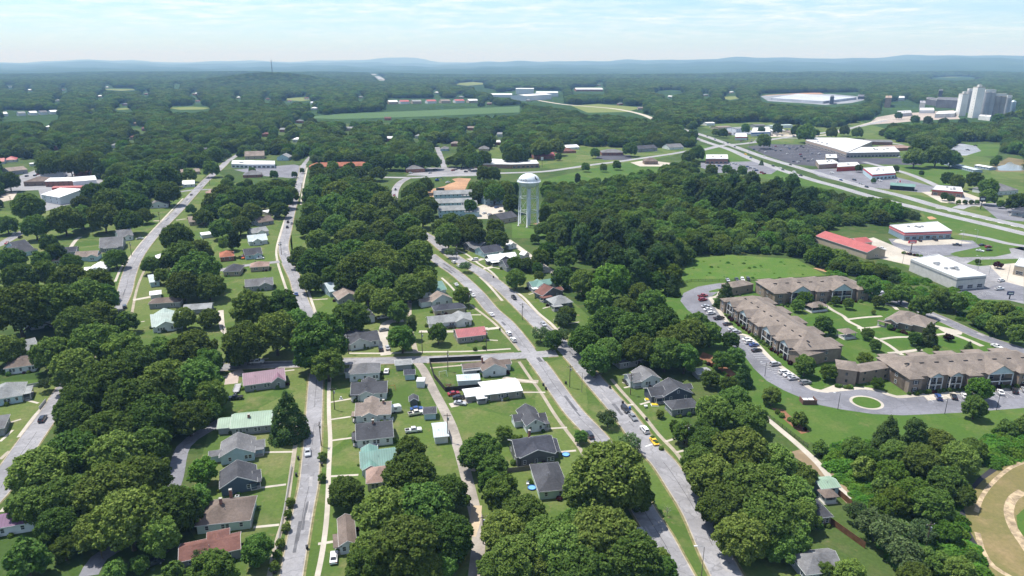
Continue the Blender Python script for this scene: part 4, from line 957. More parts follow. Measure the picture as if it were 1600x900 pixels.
small_block((1341, 600), (1390, 592), 6, 5.2, 'gx', R_['apt'], APTW, 'brick breezeway linking the entrance tower to the apartment wing', 'breezeway', 'breezeway', None, 3, .3, 0)
small_block((1252, 575), (1300, 563), 7, 5., 'gx', R_['apt'], APTW, 'brick link building at the end of the long apartment wing', 'link building', 'link_building', None, 2, .35, 0)
small_block((1142, 462), (1176, 456), 8, 4.6, 'hip', R_['apt'], APTW, 'low brick link building under a brown hip roof by the car park bend', 'link building', 'link_building', None, 2, .35, 0)
house((1383, 508), (1422, 518), 17, 'hip', R_['apt'], APTW, 'single storey brick clubhouse with a brown hip roof and pale gables', 'the clubhouse', h=3.3, pitch=.45, wings=[(.05, .5, -2.5, 8, 'gy'), (.5, 1.5, 2, 15, 'hip')], win=3, cat='clubhouse', name='clubhouse', porch=[(-.2, .3, -4, -2.6)])
# water tower
def water_tower():
    b = G(826, 352); zs = 1.
    WT = plain('white_tank_paint', (.64, .68, .72), .45, var=.22, scale=.25)
    r = thing('water_tower', 'tall white water tower on slender legs rising from the wood', 'water tower', b)
    R = 8.1; zc = 34.
    t = MB()
    prof = [(.01, 46.0), (1.2, 45.9), (3., 45.4), (4.8, 44.55), (6.2, 43.5), (7.2, 42.2), (7.7, 41.1), (7.85, 40.1), (7.85, 39.4)]
    t.lathe(prof, 40); t.build('tank', WT, r, True)
    t = MB(); t.lathe([(7.85, 39.5), (8.6, 39.3), (8.9, 39.0), (8.9, 38.6), (8.5, 38.3), (7.8, 38.2)], 40); t.build('balcony_ring', WT, r, True)
    t = MB(); t.lathe([(7.8, 38.2), (7.3, 36.6), (6.1, 35.1), (4.3, 33.9), (2.4, 33.2), (1.5, 32.6)], 40); t.build('tank_bowl', WT, r, True)
    t = MB(); t.lathe([(1.6, 33), (1.4, 30), (1.4, 0)], 20); t.build('riser', WT, r, True)
    t = MB(); t.lathe([(.01, 46.8), (.5, 46.7), (.5, 45.8)], 10); t.build('roof_vent', WT, r)
    n = 6; A = [math.radians(20+60*i) for i in range(n)]
    P = lambda a, z, k=0.: Vector(((8.3-.9*z/38+.0)*math.cos(a), (8.3-.9*z/38)*math.sin(a), z))
    for a in A:
        t = MB(); t.tube([P(a, 0), P(a, 38.6)], .36, 10); t.build('leg', WT, r, True)
        t = MB(); q = P(a, 0); t.box(q.x-.9, q.x+.9, q.y-.9, q.y+.9, -.2, .5); t.build('footing', CONCP, r)
    for z in (12.5, 25.):
        t = MB()
        for i in range(n): t.tube([P(A[i], z), P(A[(i+1) % n], z)], .16, 6)
        for i in range(n): t.tube([P(A[i], z), Vector((0, 0, z))], .09, 5)
        t.build('strut_ring', WT, r)
    t = MB()
    for z0, z1 in ((.5, 12.5), (12.5, 25), (25, 38)):
        for i in range(n):
            j = (i+1) % n
            t.tube([P(A[i], z0), P(A[j], z1)], .05, 4); t.tube([P(A[j], z0), P(A[i], z1)], .05, 4)
    t.build('tie_rods', WT, r)
    t = MB()
    for i in range(40):
        t.tube([(8.8*math.cos(i*math.pi/20), 8.8*math.sin(i*math.pi/20), 39.2), (8.8*math.cos(i*math.pi/20), 8.8*math.sin(i*math.pi/20), 40.2)], .04, 4)
    t.tube([(8.8*math.cos(i*math.pi/20), 8.8*math.sin(i*math.pi/20), 40.2) for i in range(41)], .05, 4, cap=False)
    t.build('handrail', WT, r)
    # lettering that wraps round the tank
    BLK = plain('black_lettering', (.03, .03, .035), .6, var=.1)
    cu = bpy.data.curves.new('lettering', 'FONT'); cu.body = 'LAND'; cu.size = 2.3; cu.space_character = 1.25; cu.extrude = .02
    tmp = bpy.data.objects.new('lettering', cu); COL.objects.link(tmp)
    dg = bpy.context.evaluated_depsgraph_get(); me = bpy.data.meshes.new_from_object(tmp.evaluated_get(dg)); bpy.data.objects.remove(tmp)
    import bmesh
    bm = bmesh.new(); bm.from_mesh(me); bmesh.ops.subdivide_edges(bm, edges=[e for e in bm.edges if e.calc_length() > .6], cuts=2)
    mx = max(v.co.x for v in bm.verts)
    for v in bm.verts:
        z = 40.3+v.co.y; an = math.radians(-90)-(mx-v.co.x)/8.0-math.radians(13)
        rr = np.interp(z, [39.4, 41.1, 42.2, 43.5], [7.85, 7.7, 7.2, 6.2])+.16+v.co.z
        v.co = (rr*math.cos(an), rr*math.sin(an), z)
    bm.to_mesh(me); bm.free(); me.materials.clear(); me.materials.append(BLK); link('lettering', me, r)
    # dark emblem on the other face
    t = MB()
    for (u, v, w, hh) in ((.0, 2.6, 1.0, 1.2), (-.3, 1.6, 1.3, 1.), (.6, 1.2, 1.1, 1.5), (.9, .2, .8, 1.4), (.1, .7, .6, 1.)):
        pts = []
        for (uu, vv) in ((u-w/2, v), (u+w/2, v+.2), (u+w/2, v+hh), (u-w/2, v+hh-.2)):
            z = 40.2+vv; an = math.radians(-46)+uu/7.8; rr = float(np.interp(z, [39.4, 41.1, 42.2, 43.5], [7.85, 7.7, 7.2, 6.2]))
            pts.append((rr*math.cos(an), rr*math.sin(an), z))
        c = Vector(pts[0]).to_2d().normalized(); o = Vector((c.x, c.y, 0))
        t.prism([tuple(Vector(p)-o*.1) for p in pts], [tuple(Vector(p)+o*.08) for p in pts])
    t.build('emblem', BLK, r)
    r.scale = (1.02, 1.02, .875)
    LAND.append(('the white water tower', b)); FOOT.append((b, 10))
water_tower()
# shops by the highway
def flat_shop(pts, h, wm, label, cat, name, short=None, band=None, bandh=.9, roofm=None, hvac=2, winside=None, glassfront=None, parapet=.5):
    """flat roofed shop on a footprint polygon of picture points, base corners, counter-clockwise from the front left"""
    P = [G(*p) for p in pts]; o = P[0]
    root = thing(name, label, cat, o)
    Q = [p-o for p in P]
    area = sum(Q[i].x*Q[(i+1) % len(Q)].y-Q[(i+1) % len(Q)].x*Q[i].y for i in range(len(Q)))
    if area < 0: Q = Q[::-1]
    n = len(Q)
    m = MB(); m.prism([(q.x, q.y, 0) for q in Q], [(q.x, q.y, h) for q in Q]); m.build('wall', wm, root)
    c = sum(Q, Vector())/n
    m = MB()
    ins = [c+(q-c)*.985 for q in Q]
    m.prism([(q.x, q.y, h+.01) for q in ins], [(q.x, q.y, h+.12) for q in ins])
    ro = m.build('roof', roofm or R_['flatw'], root)
    m = MB()
    for i in range(n):
        a, b = Q[i], Q[(i+1) % n]; d = (b-a).normalized(); nn = Vector((d.y, -d.x, 0))
        t = .3
        m.prism([(a.x+nn.x*.06, a.y+nn.y*.06, h-.02), (b.x+nn.x*.06, b.y+nn.y*.06, h-.02), (b.x-nn.x*t, b.y-nn.y*t, h-.02), (a.x-nn.x*t, a.y-nn.y*t, h-.02)],
                [(a.x+nn.x*.06, a.y+nn.y*.06, h+parapet), (b.x+nn.x*.06, b.y+nn.y*.06, h+parapet), (b.x-nn.x*t, b.y-nn.y*t, h+parapet), (a.x-nn.x*t, a.y-nn.y*t, h+parapet)])
    m.build('parapet', WHITE, root)
    if band:
        for (zz, hh, bm_) in band:
            m = MB()
            for i in range(n):
                a, b = Q[i], Q[(i+1) % n]; d = (b-a).normalized(); nn = Vector((d.y, -d.x, 0))
                m.prism([(a.x+nn.x*.05-d.x*.0, a.y+nn.y*.05, zz), (b.x+nn.x*.05, b.y+nn.y*.05, zz), (b.x+nn.x*.14, b.y+nn.y*.14, zz), (a.x+nn.x*.14, a.y+nn.y*.14, zz)],
                        [(a.x+nn.x*.05, a.y+nn.y*.05, zz+hh), (b.x+nn.x*.05, b.y+nn.y*.05, zz+hh), (b.x+nn.x*.14, b.y+nn.y*.14, zz+hh), (a.x+nn.x*.14, a.y+nn.y*.14, zz+hh)])
            m.build('colour_band', bm_, root)
    for i in (glassfront or []):
        a, b = Q[i], Q[(i+1) % n]; d = (b-a); L_ = d.length; d.normalize(); nn = Vector((d.y, -d.x, 0))
        k = max(2, int(L_/5))
        for j in range(k):
            p = a+d*L_*(j+.5)/k
            window(root, (p.x+nn.x*.02, p.y+nn.y*.02, min(1.7, h*.45)), math.atan2(d.y, d.x), min(3.6, L_/k*.7), min(2.2, h*.6))
    rnd = random.Random(len(label))
    for i in range(hvac*2 if hvac else 0):
        w = rnd.uniform(.3, .7); v = rnd.uniform(.3, .7); q = Q[0]+(Q[1]-Q[0])*w+(Q[-1]-Q[0])*v
        m = MB(); m.box(q.x-.9, q.x+.9, q.y-.8, q.y+.8, h+.13, h+1.1); m.box(q.x-.6, q.x+.6, q.y-.6, q.y+.6, h+1.1, h+1.25); m.build('rooftop_unit', STEEL, ro)
    cc = sum(P, Vector())/n
    if short: LAND.append((short, cc))
    for p in P: FOOT.append(((p+cc)/2, 12)); 
    return root, Q
REDP = plain('red_band_paint', (.55, .035, .045), .5, var=.1); BLUEG = plain('blue_grey_wall', (.22, .30, .36), .7, var=.15)
ORP = plain('orange_band_paint', (.62, .16, .05), .5, var=.1)
flat_shop([(1412, 376), (1485, 373), (1462, 358), (1388, 364)], 5.6, BLUEG, 'flat white roofed shop with red and white bands around its walls', 'shop', 'shop', 'the red banded shop', band=[(4.5, .8, REDP), (3.7, .45, REDP), (4.15, .35, WHITE)], glassfront=[0])
flat_shop([(1492, 454), (1537, 450), (1462, 415), (1420, 423)], 7.0, siding((.50, .49, .47)), 'big grey walled box store under a plain white roof', 'store', 'box_store', 'the white roofed box store', hvac=4, glassfront=[0], band=[(5.6, .7, plain('grey_band', (.25, .26, .28), .6))])
flat_shop([(1582, 429), (1640, 440), (1640, 425), (1590, 417)], 5.5, W_['tan'], 'tan flat roofed shop cut by the frame edge', 'shop', 'shop', None, glassfront=[0])
# the red roofed long building
house((1353, 405), (1382, 402), 46, 'gy', R_['redm'], W_['tan'], 'long tan workshop under a faded red metal roof at the wood edge', 'the long red roofed workshop', h=4.6, pitch=.38, win=1, sidewin=0, cat='workshop', name='workshop', wings=[(1., 1.7, 22, 34, 'gx', 4.2, .3)])
# shopping centre
flat_shop([(1258, 226), (1305, 240), (1322, 246), (1362, 228), (1320, 222), (1262, 221.5)], 6.5, brick((.33, .29, .26)), 'large shopping centre block under a wide white roof', 'shopping centre', 'shopping_centre', 'the shopping centre', hvac=5, glassfront=[0, 1], band=[(4.2, .9, plain('tan_band', (.42, .30, .22), .7))])
flat_shop([(1322, 246.5), (1405, 245), (1396, 236), (1344, 237)], 6.0, brick((.30, .28, .28)), 'long flat roofed shop row joined to the shopping centre', 'shop row', 'shop_row', None, hvac=4, glassfront=[0])
flat_shop([(1290, 254), (1307, 254), (1306, 248), (1289, 248)], 5.5, W_['tan'], 'small cream office block in the shopping centre lot', 'office', 'office', None, hvac=1)
flat_shop([(1279, 264), (1311, 262), (1300, 256), (1274, 257)], 5, brick((.28, .22, .18)), 'brick shop with a pale grey flat roof beside the highway', 'shop', 'shop', None, hvac=2)
flat_shop([(1307, 268), (1344, 266), (1338, 260), (1308, 261)], 5, W_['red'], 'red walled burger restaurant beside the highway', 'restaurant', 'restaurant', 'the red burger restaurant', hvac=1, band=[(4.0, .7, ORP)])
flat_shop([(1362, 282), (1398, 279), (1393, 268), (1348, 271)], 6.0, W_['lblue'], 'white roofed parts store with bright red bands', 'store', 'parts_store', 'the red banded parts store', band=[(4.4, 1.3, REDP)], glassfront=[0], hvac=2)
flat_shop([(1455, 305), (1503, 309), (1500, 301), (1462, 298)], 5.2, brick((.24, .12, .08)), 'brick and red diner with a small flat roof by the side road', 'diner', 'diner', 'the brick diner', hvac=2, band=[(4.2, .6, REDP)], glassfront=[0])
house((1390, 296), (1428, 299), 12, 'gx', 'teal', DARKV, 'green roofed filling station canopy beside the highway', 'the green roofed canopy', h=4.2, pitch=.3, win=0, sidewin=0, cat='canopy', name='petrol_canopy', far=True)
flat_shop([(1102, 256), (1137, 256), (1136, 249), (1103, 249)], 6, brick((.26, .13, .10)), 'brown brick shop behind its crowded lot, edge of the wood', 'shop', 'shop', 'the brown brick shop', hvac=2, glassfront=[0])
flat_shop([(1148, 219), (1167, 219), (1166, 213), (1149, 213)], 5, W_['white'], 'filling station with a bright red canopy by the traffic lights', 'filling station', 'filling_station', None, hvac=0, band=[(3.6, 1.3, REDP)])
flat_shop([(1173, 213), (1203, 212), (1201, 204), (1176, 205)], 6, W_['white'], 'white building with a bright blue roof band by the cross road', 'shop', 'shop', 'the blue banded shop', hvac=0, band=[(4., 1.9, plain('blue_band', (.05, .14, .42), .5))])
wh = [((1104, 196.5), (1117, 196), 'white roofed shop at the far highway bend', 'metalw', 5, 'white'), ((1122, 203), (1143, 202), 'long low pale shop behind the filling station', 'tan', 4.4, 'tan'), ((1150, 206.5), (1168, 205.5), 'pale metal building left of the blue banded shop', 'metalw', 6, 'lgrey'), ((1131, 212), (1143, 211.5), 'small brown shop behind the traffic lights', 'brown', 4, 'brown'),
      ((1206, 209), (1226, 208), 'white metal workshop on the cross road', 'metalw', 5, 'white'), ((1233, 210.5), (1250, 209.5), 'low cream workshop on the cross road', 'cream', 4, 'tan'), ((1204, 201), (1238, 199.5), 'long pale green roofed building at the wood edge', 'metalw', 5, 'palegreen'), ((1180, 200), (1196, 199.5), 'grey shed behind the blue banded shop', 'grey', 4.5, 'grey')]
for i, (a, b, l, wc_, hh_, rc_) in enumerate(wh):
    house(a, b, 16+i % 3*4, 'gx', rc_, wc_, l, None, h=hh_, pitch=.14, win=5, sidewin=1, far=True, cat='workshop', name='workshop')
house((1352, 226), (1394, 227), 22, 'gx', 'grey', 'brick', 'dark brick school block behind the shopping centre', 'the dark brick block', h=4.5, pitch=.2, win=3, sidewin=0, far=True, cat='building', name='brick_building')
house((1388, 236), (1430, 235), 26, 'hip', 'pink', 'brick', 'pinkish roofed building beside dark trees behind the shopping centre', None, h=4, pitch=.2, win=2, sidewin=0, far=True, cat='building', name='building')
a, b = G(1520, 270), G(1456, 251); 
house((1455, 252), (1522, 270), 9, 'gx', 'bluew', siding((.35, .42, .52)), 'long blue doored storage unit row beside the green field', 'the storage unit row', h=3., pitch=.15, win=24, sidewin=0, far=True, cat='storage building', name='storage_units')
house((1522, 262), (1545, 266), 10, 'gx', 'white', siding((.35, .42, .52)), 'short white roofed storage block at the end of the long row', None, h=3, pitch=.15, win=5, sidewin=0, far=True, cat='storage building', name='storage_units')
house((1552, 306), (1590, 303), 22, 'hip', 'grey', 'white', 'grey roofed white clinic behind the bank', 'the grey roofed clinic', h=4, pitch=.45, win=5, sidewin=1, far=True, cat='building', name='clinic')
house((1530, 296), (1552, 298), 18, 'hip', 'grey', 'white', 'grey hip roofed office beside the slope', None, h=4, pitch=.45, win=2, sidewin=1, far=True, cat='office', name='office')
r, W, rz = house((1579, 336), (1640, 345), 20, 'hip', 'navy', 'white', 'dark roofed bank with white columns at the frame edge', 'the bank with white columns', h=4.4, pitch=.4, win=3, sidewin=0, cat='bank', name='bank', porch=[(0, .35, -5, -.5, 3.6)])
# mid town
flat_shop([(742, 263), (775, 263), (800, 263.5), (842, 262), (838, 256), (800, 256), (770, 254), (745, 256)], 4.6, brick((.26, .15, .12)), 'long low school with a bright white flat roof by the main road', 'school', 'school', 'the white roofed school', hvac=3, glassfront=[2])
house((635, 270), (664, 269), 16, 'hip', 'grey', 'brick', 'small red brick hall with an arched front on the main road', 'the red brick hall', h=4, pitch=.4, win=2, far=True, cat='building', name='brick_hall')
house((622, 259), (647, 258), 12, 'gx', 'grey', 'grey', 'grey roofed bungalow behind the brick hall', None, h=3.4, win=3, far=True)
for i, (a, b, l) in enumerate([((679, 314), (738, 312), 'farthest row of grey townhouses below the clay plot'), ((678, 328), (738, 326), 'middle row of grey townhouses with pale walls'), ((686, 340), (742, 338), 'front row of grey townhouses among trees')]):
    house(a, b, 12, 'gx', 'lgrey', 'lblue', l, 'the grey townhouses' if i == 1 else None, h=5.6, pitch=.45, win=9, sidewin=1, far=True, cat='townhouses', name='townhouse_row', group='rows of grey townhouses', wings=[(.72, 1.12, -2, 8, 'gx', 4.2)])
house((757, 320), (790, 318), 12, 'gx', 'lgrey', 'lblue', 'grey roofed townhouse block facing the pale parking court', None, h=5.4, pitch=.45, win=5, far=True, cat='townhouses', name='townhouse_row', group='rows of grey townhouses')
house((783, 350), (809, 345), 16, 'gx', 'char', 'tan', 'low dark roofed building beside the water tower legs', 'the dark roof by the tower', h=3.4, pitch=.4, win=3, far=True)
house((835, 249), (867, 248), 18, 'gx', 'redm', 'brick', 'brick hall under a bright red roof on the open lawn', 'the bright red hall roof', h=4, pitch=.35, win=3, far=True, cat='building', name='hall')
house((840, 241), (866, 240), 14, 'gx', 'white', 'white', 'white roofed building behind the bright red hall', None, h=4, pitch=.25, win=2, far=True, cat='building', name='hall')
house((871, 240), (900, 239), 20, 'hip', 'maroon', 'brick', 'maroon roofed brick bungalow on the open lawn', None, pitch=.35, win=3, far=True)
house((885, 234), (905, 233), 18, 'gx', 'white', 'white', 'white house under a white roof beyond the maroon bungalow', None, pitch=.3, win=2, far=True)
house((940, 243), (974, 243), 20, 'hip', 'grey', 'brick', 'broad brick hall with a dark roof behind its black lot', 'the broad brick hall', h=4, pitch=.35, win=5, far=True, cat='building', name='hall')
house((997, 238), (1027, 236), 18, 'gx', 'char', 'grey', 'dark roofed church hall with a white steeple end', None, h=4.4, pitch=.4, win=3, far=True, cat='building', name='hall')
house((1046, 234), (1068, 233), 20, 'gx', 'grey', 'white', 'grey roofed house by the main road bend', None, pitch=.4, win=2, far=True)
house((1007, 257), (1028, 257), 14, 'hip', 'brown', 'brown', 'small brown shop on a pale concrete lot', None, h=4, win=2, far=True, cat='shop', name='shop')
house((808, 250), (822, 249), 12, 'hip', 'grey', 'grey', 'small grey roofed house under dense trees', None, win=1, far=True)
house((688, 236), (700, 236), 16, 'hip', 'grey', 'lblue', 'grey house beside the street into the far woods', None, win=1, far=True)
house((748, 236), (764, 236), 16, 'hip', 'grey', 'tan', 'pale grey roofed house among the mid town trees', None, win=1, far=True)
house((383, 249), (413, 248), 20, 'gx', 'tan', 'tan', 'tan building with a steep end gable behind the school lot', None, h=4, pitch=.5, win=3, far=True, cat='building', name='building')
flat_shop([(362, 262), (388, 263), (430, 263), (430, 257), (390, 256), (364, 256)], 4.2, W_['white'], 'long flat white roofed school with dark openings', 'school', 'school', 'the flat white school', hvac=2, glassfront=[0, 1])
house((433, 251), (451, 251), 16, 'gy', 'lgrey', 'lblue', 'grey blue gabled building at the wood edge', None, h=4, pitch=.5, win=1, far=True, cat='building', name='building')
house((483, 266), (578, 264), 16, 'hip', 'rust', 'brick', 'long hall under an orange red roof screened by trees', 'the orange red roofed hall', h=4, pitch=.45, win=6, far=True, cat='building', name='hall')
house((380, 278), (408, 277), 16, 'hip', 'grey', 'brick', 'grey roofed building below the flat white school', None, win=2, far=True)
# works at the left
house((67, 315), (95, 320), 34, 'gx', 'white', 'metalw', 'white walled warehouse with a broad white roof in the works', 'the broad white warehouse', h=6.5, pitch=.2, win=3, sidewin=1, far=True, cat='warehouse', name='warehouse')
house((72, 292), (120, 291), 24, 'gx', 'white', 'brick', 'brick works with a long white metal roof', 'the brick works', h=5.5, pitch=.15, win=6, sidewin=0, far=True, cat='factory', name='works')
house((64, 279), (100, 277), 22, 'gx', 'white', 'metalw', 'white roofed shed behind the brick works', None, h=5, pitch=.15, win=0, sidewin=0, far=True, cat='warehouse', name='warehouse')
house((116, 293), (152, 290), 26, 'gx', 'white', 'metalw', 'bright white roofed warehouse against the trees', None, h=6, pitch=.2, win=0, sidewin=0, far=True, cat='warehouse', name='warehouse')
house((82, 299), (128, 298), 9, 'gx', 'redm', 'red', 'low red roofed canopy in front of the brick works', None, h=3.4, pitch=.2, win=5, sidewin=0, far=True, cat='canopy', name='works_canopy')
house((38, 291), (72, 290), 22, 'hip', 'brown', 'brown', 'dark brown roofed depot in the works yard', None, h=4.5, pitch=.35, win=3, far=True, cat='depot', name='depot')
house((116, 275), (142, 274), 20, 'hip', 'maroon', 'brick', 'pink roofed brick office at the edge of the works', None, h=4, pitch=.3, win=3, far=True, cat='office', name='office')
house((16, 274), (44, 271), 22, 'gx', 'tan', 'grey', 'grey shed with a tan roof across the works yard', None, h=4.5, pitch=.25, win=2, far=True, cat='shed', name='yard_shed')
house((8, 254), (26, 253), 20, 'hip', 'redm', 'white', 'bright red hip roofed house at the far frame edge', None, pitch=.5, win=2, far=True)
house((-12, 257), (7, 256), 16, 'gx', 'redm', 'white', 'red roofed building cut by the frame edge beside the red hip roof', None, pitch=.4, win=2, far=True)
house((48, 260), (60, 259), 8, 'gx', 'white', 'white', 'white trailer home near the works yard', None, h=3, pitch=.15, win=1, far=True, cat='mobile home', name='mobile_home')
# far plants
for i, (a, b, d, h, l) in enumerate([((766, 152), (800, 152), 60, 9, 'pale low plant shed in the far woods'), ((822, 158), (862, 155), 60, 16, 'white factory hall with tall tanks far in the woods'), ((838, 151), (872, 151), 60, 14, 'second white factory hall behind the first'), ((806, 147), (834, 147), 40, 20, 'narrow white process building of the far plant'),
      ((900, 143), (942, 143), 90, 9, 'reddish far warehouse under a pale flat roof'), ((957, 132), (970, 132), 50, 8, 'tiny white building on the far wooded rise'), ((985, 138), (998, 138), 50, 8, 'tiny white shed beside a far clearing')]):
    house(a, b, d, 'gx', 'white', 'metalw' if i != 4 else 'brick', l, None, h=h, pitch=.1, win=0, sidewin=0, far=True, cat='factory', name='factory_hall')
for i, x in enumerate((608, 626, 645, 668, 690, 712, 733)):
    house((x, 163-.35*i), (x+14, 162.7-.35*i), 30, 'gx', ('white', 'redm', 'lgrey', 'redm', 'tan', 'redm', 'white')[i], 'white' if i % 2 else 'tan', ('white roofed', 'red roofed', 'pale grey roofed', 'second red roofed', 'tan roofed', 'third red roofed', 'last white roofed')[i]+' shop in the far strip above the green field', None, h=7, pitch=.25, win=0, sidewin=0, far=True, cat='shop', name='far_shop', group='shops in the far strip')
for i, x in enumerate((2, 30, 48, 64, 80)):
    house((x, 182-.8*i), (x+11, 181.5-.8*i), 22, 'gx', ('white', 'lgrey', 'white', 'grey', 'white')[i], 'white', ('wide white roofed', 'pale grey roofed', 'narrow white roofed', 'dark grey roofed', 'outermost white roofed')[i]+' building in the far valley town', None, h=6, pitch=.3, win=0, sidewin=0, far=True, cat='building', name='far_building', group='buildings in the far valley')
rf_ = random.Random(21)
FARH = []
while len(FARH) < 46:
    x_, y_ = rf_.uniform(10, 1180), rf_.choice([rf_.uniform(134, 172), rf_.uniform(188, 236)])
    if y_ > 186 and x_ > 800 or any(abs(x_-p[0]) < 14 and abs(y_-p[1]) < 6 for p in FARH): continue
    FARH.append((x_, y_))
for (x_, y_) in FARH:
    dd_ = G(x_, y_).y; wpx_ = 14*F/dd_
    house((x_, y_), (x_+wpx_, y_+rf_.uniform(-.2, .2)), 11, rf_.choice(['gx', 'hip']), rf_.choice(['white', 'lgrey', 'grey', 'tan', 'white', 'maroon']), rf_.choice(['white', 'tan', 'brick']), 'tiny roof showing between trees of the far woods', None, h=4.5, pitch=.45, win=2, sidewin=0, far=True, group='roofs in the far woods', name='far_house')
fh = [(268, 159, 'tan'), (346, 164, 'white'), (352, 151, 'white'), (405, 149, 'lgrey'), (486, 163, 'white'), (497, 162, 'lgrey'), (508, 164, 'white'), (520, 163, 'white'), (538, 139, 'white'), (306, 148, 'white')]
for i, (x, y, c) in enumerate(fh):
    house((x, y), (x+5, y-.1), 12, 'gx', c, 'white', 'tiny pale house in the far wooded slopes', None, h=5, pitch=.4, win=0, sidewin=0, far=True, group='tiny houses in the far woods', name='far_house')
# silos of the mill
CON = plain('silo_concrete', (.62, .62, .60), .85, var=.16, scale=.06)
CONW = plain('white_silo_concrete', (.70, .70, .68), .85, var=.12, scale=.06); CONG = plain('grey_silo_concrete', (.40, .40, .41), .85, var=.25, scale=.05); CONB = plain('brownish_silo_concrete', (.36, .33, .30), .85, var=.3, scale=.05)
def silo(x, y, R, h, label, n=1, dx=0, headhouse=False, kind='round', dy=0):
    b = G(x, y); r = thing('grain_silo', label, 'silo', b)
    if kind == 'square':
        m = MB(); m.box(-R, R, -R, R, 0, h); m.build('shaft', CONW, r)
        m = MB(); m.box(-R*1.02, R*1.02, -R*1.02, R*1.02, h, h+1.5); m.build('cap_slab', CONCP, r)
        for k in range(10):
            window(r, (-R-.02, -R*.4, h*(k+1)/11), -math.pi/2, 1.2, 2.4, False)
        m = MB(); m.box(-R*.4, R*.4, -R*.4, R*.4, h+1.5, h+6); m.build('head_house', CON, r)
        for p in range(2):
            m = MB(); m.tube([(-R*.5+p*R, R*.6, h+1.5), (-R*.5+p*R, R*.6, h+9)], .25, 5); m.build('mast', STEEL, r)
    else:
        for k in range(n):
            m = MB(); cx, cy = (k % 2)*dx if dy else k*dx, (k//2)*dy
            m.lathe([(R, 0), (R, h), (R*.96, h+.6), (.02, h+1.2)], 20, None, (cx, cy, 0)); m.build('silo_tube', CONB if 'brown' in label else CONG, r, False)
        m = MB(); m.box(-R*.8, dx*(1 if dy else n-1)+R*.8, -R*.5, R*.5, h+1.3, h+6); m.build('head_house', CON, r)
        m = MB()
        for k in range(6): m.box(-R*.6+k*(dx*(n-1)+R)/6, -R*.6+k*(dx*(n-1)+R)/6+.5, -R*.3, -R*.3+.5, h+6, h+8+k % 3*2)
        m.build('conveyor_frame', GREYW, r)
    FOOT.append((b, R*2+20)); LAND.append(('the '+('tall square silo tower' if kind == 'square' else 'silo group'), b)); return r
silo(1500, 181, 7.5, 49, 'pale square silo tower at the end of the mill group', kind='square')
silo(1521, 184, 8.5, 66, 'tallest white square silo tower of the mill group', kind='square')
silo(1510, 176, 8, 52, 'pair of round grey silos between the square towers', 2, 15)
silo(1535, 182, 7.5, 54, 'tall grey round silos beside the tallest tower', 2, 12)
silo(1552, 182, 7.5, 45, 'bank of ribbed brown grey silos', 2, 13)
silo(1571, 178, 7, 38, 'lower grey silo at the outer end of the mill', 1, 12)
b = G(1580, 176); r = thing('steel_bin', 'round steel grain bin with a domed roof beside the silos', 'grain bin', b); m = MB(); m.lathe([(6.5, 0), (6.5, 26)], 24); m.build('bin_wall', plain('blue_steel', (.35, .42, .48), .4, .3), r); m = MB(); m.lathe([(6.8, 26), (3.5, 29), (.5, 31), (.01, 31)], 24); m.build('bin_roof', plain('blue_steel', (.35, .42, .48), .4, .3), r)
CONP_ = plain('grey_sheet', (.3, .31, .32), .8)
DKS = plain('sooty_concrete', (.13, .13, .14), .9, var=.4, scale=.05)
def mill(pts, h, m_, label):
    flat_shop(pts, h, m_, label, 'mill building', 'mill_building', None, hvac=1, roofm=m_)
mill([(1462, 168), (1494, 170), (1494, 165), (1463, 164)], 22, DKS, 'sooty open framed mill building behind the silos')
mill([(1446, 163), (1462, 166), (1462, 162), (1447, 160)], 16, DKS, 'lower sooty mill building beside the silos')
mill([(1464, 160), (1470, 160), (1470, 158), (1464, 158)], 36, DKS, 'dark square mill tower behind the silos')
mill([(1436, 171), (1444, 172), (1444, 168), (1436, 168)], 18, plain('mill_grey', (.3, .3, .31), .8), 'grey mill block with a pale roof')
mill([(1381, 168), (1391, 168), (1391, 164), (1382, 164)], 26, plain('rusty_concrete', (.36, .26, .19), .9, var=.35, scale=.08), 'tan weathered hopper tower standing alone')
mill([(1392, 158), (1413, 157), (1412, 154), (1392, 154)], 9, W_['metalw'], 'white roofed shed behind the hopper tower')
mill([(1296, 163), (1302, 163), (1302, 161), (1296, 161)], 22, DKS, 'dark crusher tower in the pale yard')
mill([(1340, 155), (1356, 155), (1355, 152), (1341, 152)], 9, DKS, 'dark low plant shed at the edge of the pale yard')
mill([(1400, 183), (1424, 181), (1422, 177), (1402, 178)], 7, plain('dusty_roof', (.42, .42, .43), .8), 'dusty grey works shed below the hopper tower')
mill([(1436, 177), (1459, 177), (1458, 173), (1437, 173)], 7, W_['metalw'], 'low blue grey shed in front of the sooty mill')
mill([(1460, 184), (1490, 183), (1494, 179), (1466, 179)], 8, R_['flatw'], 'low white mill shed at the foot of the silos')
mill([(1528, 187), (1546, 189), (1548, 186), (1530, 185)], 8, R_['flatw'], 'small white shed in front of the tallest tower')
mill([(1204, 156.5), (1286, 162), (1338, 155.5), (1246, 149.5)], 7, plain('pale_blue_sheet_roof', (.42, .45, .50), .6, var=.25, scale=.02), 'very long low pale blue grey mill hall in the yard left of the silos')
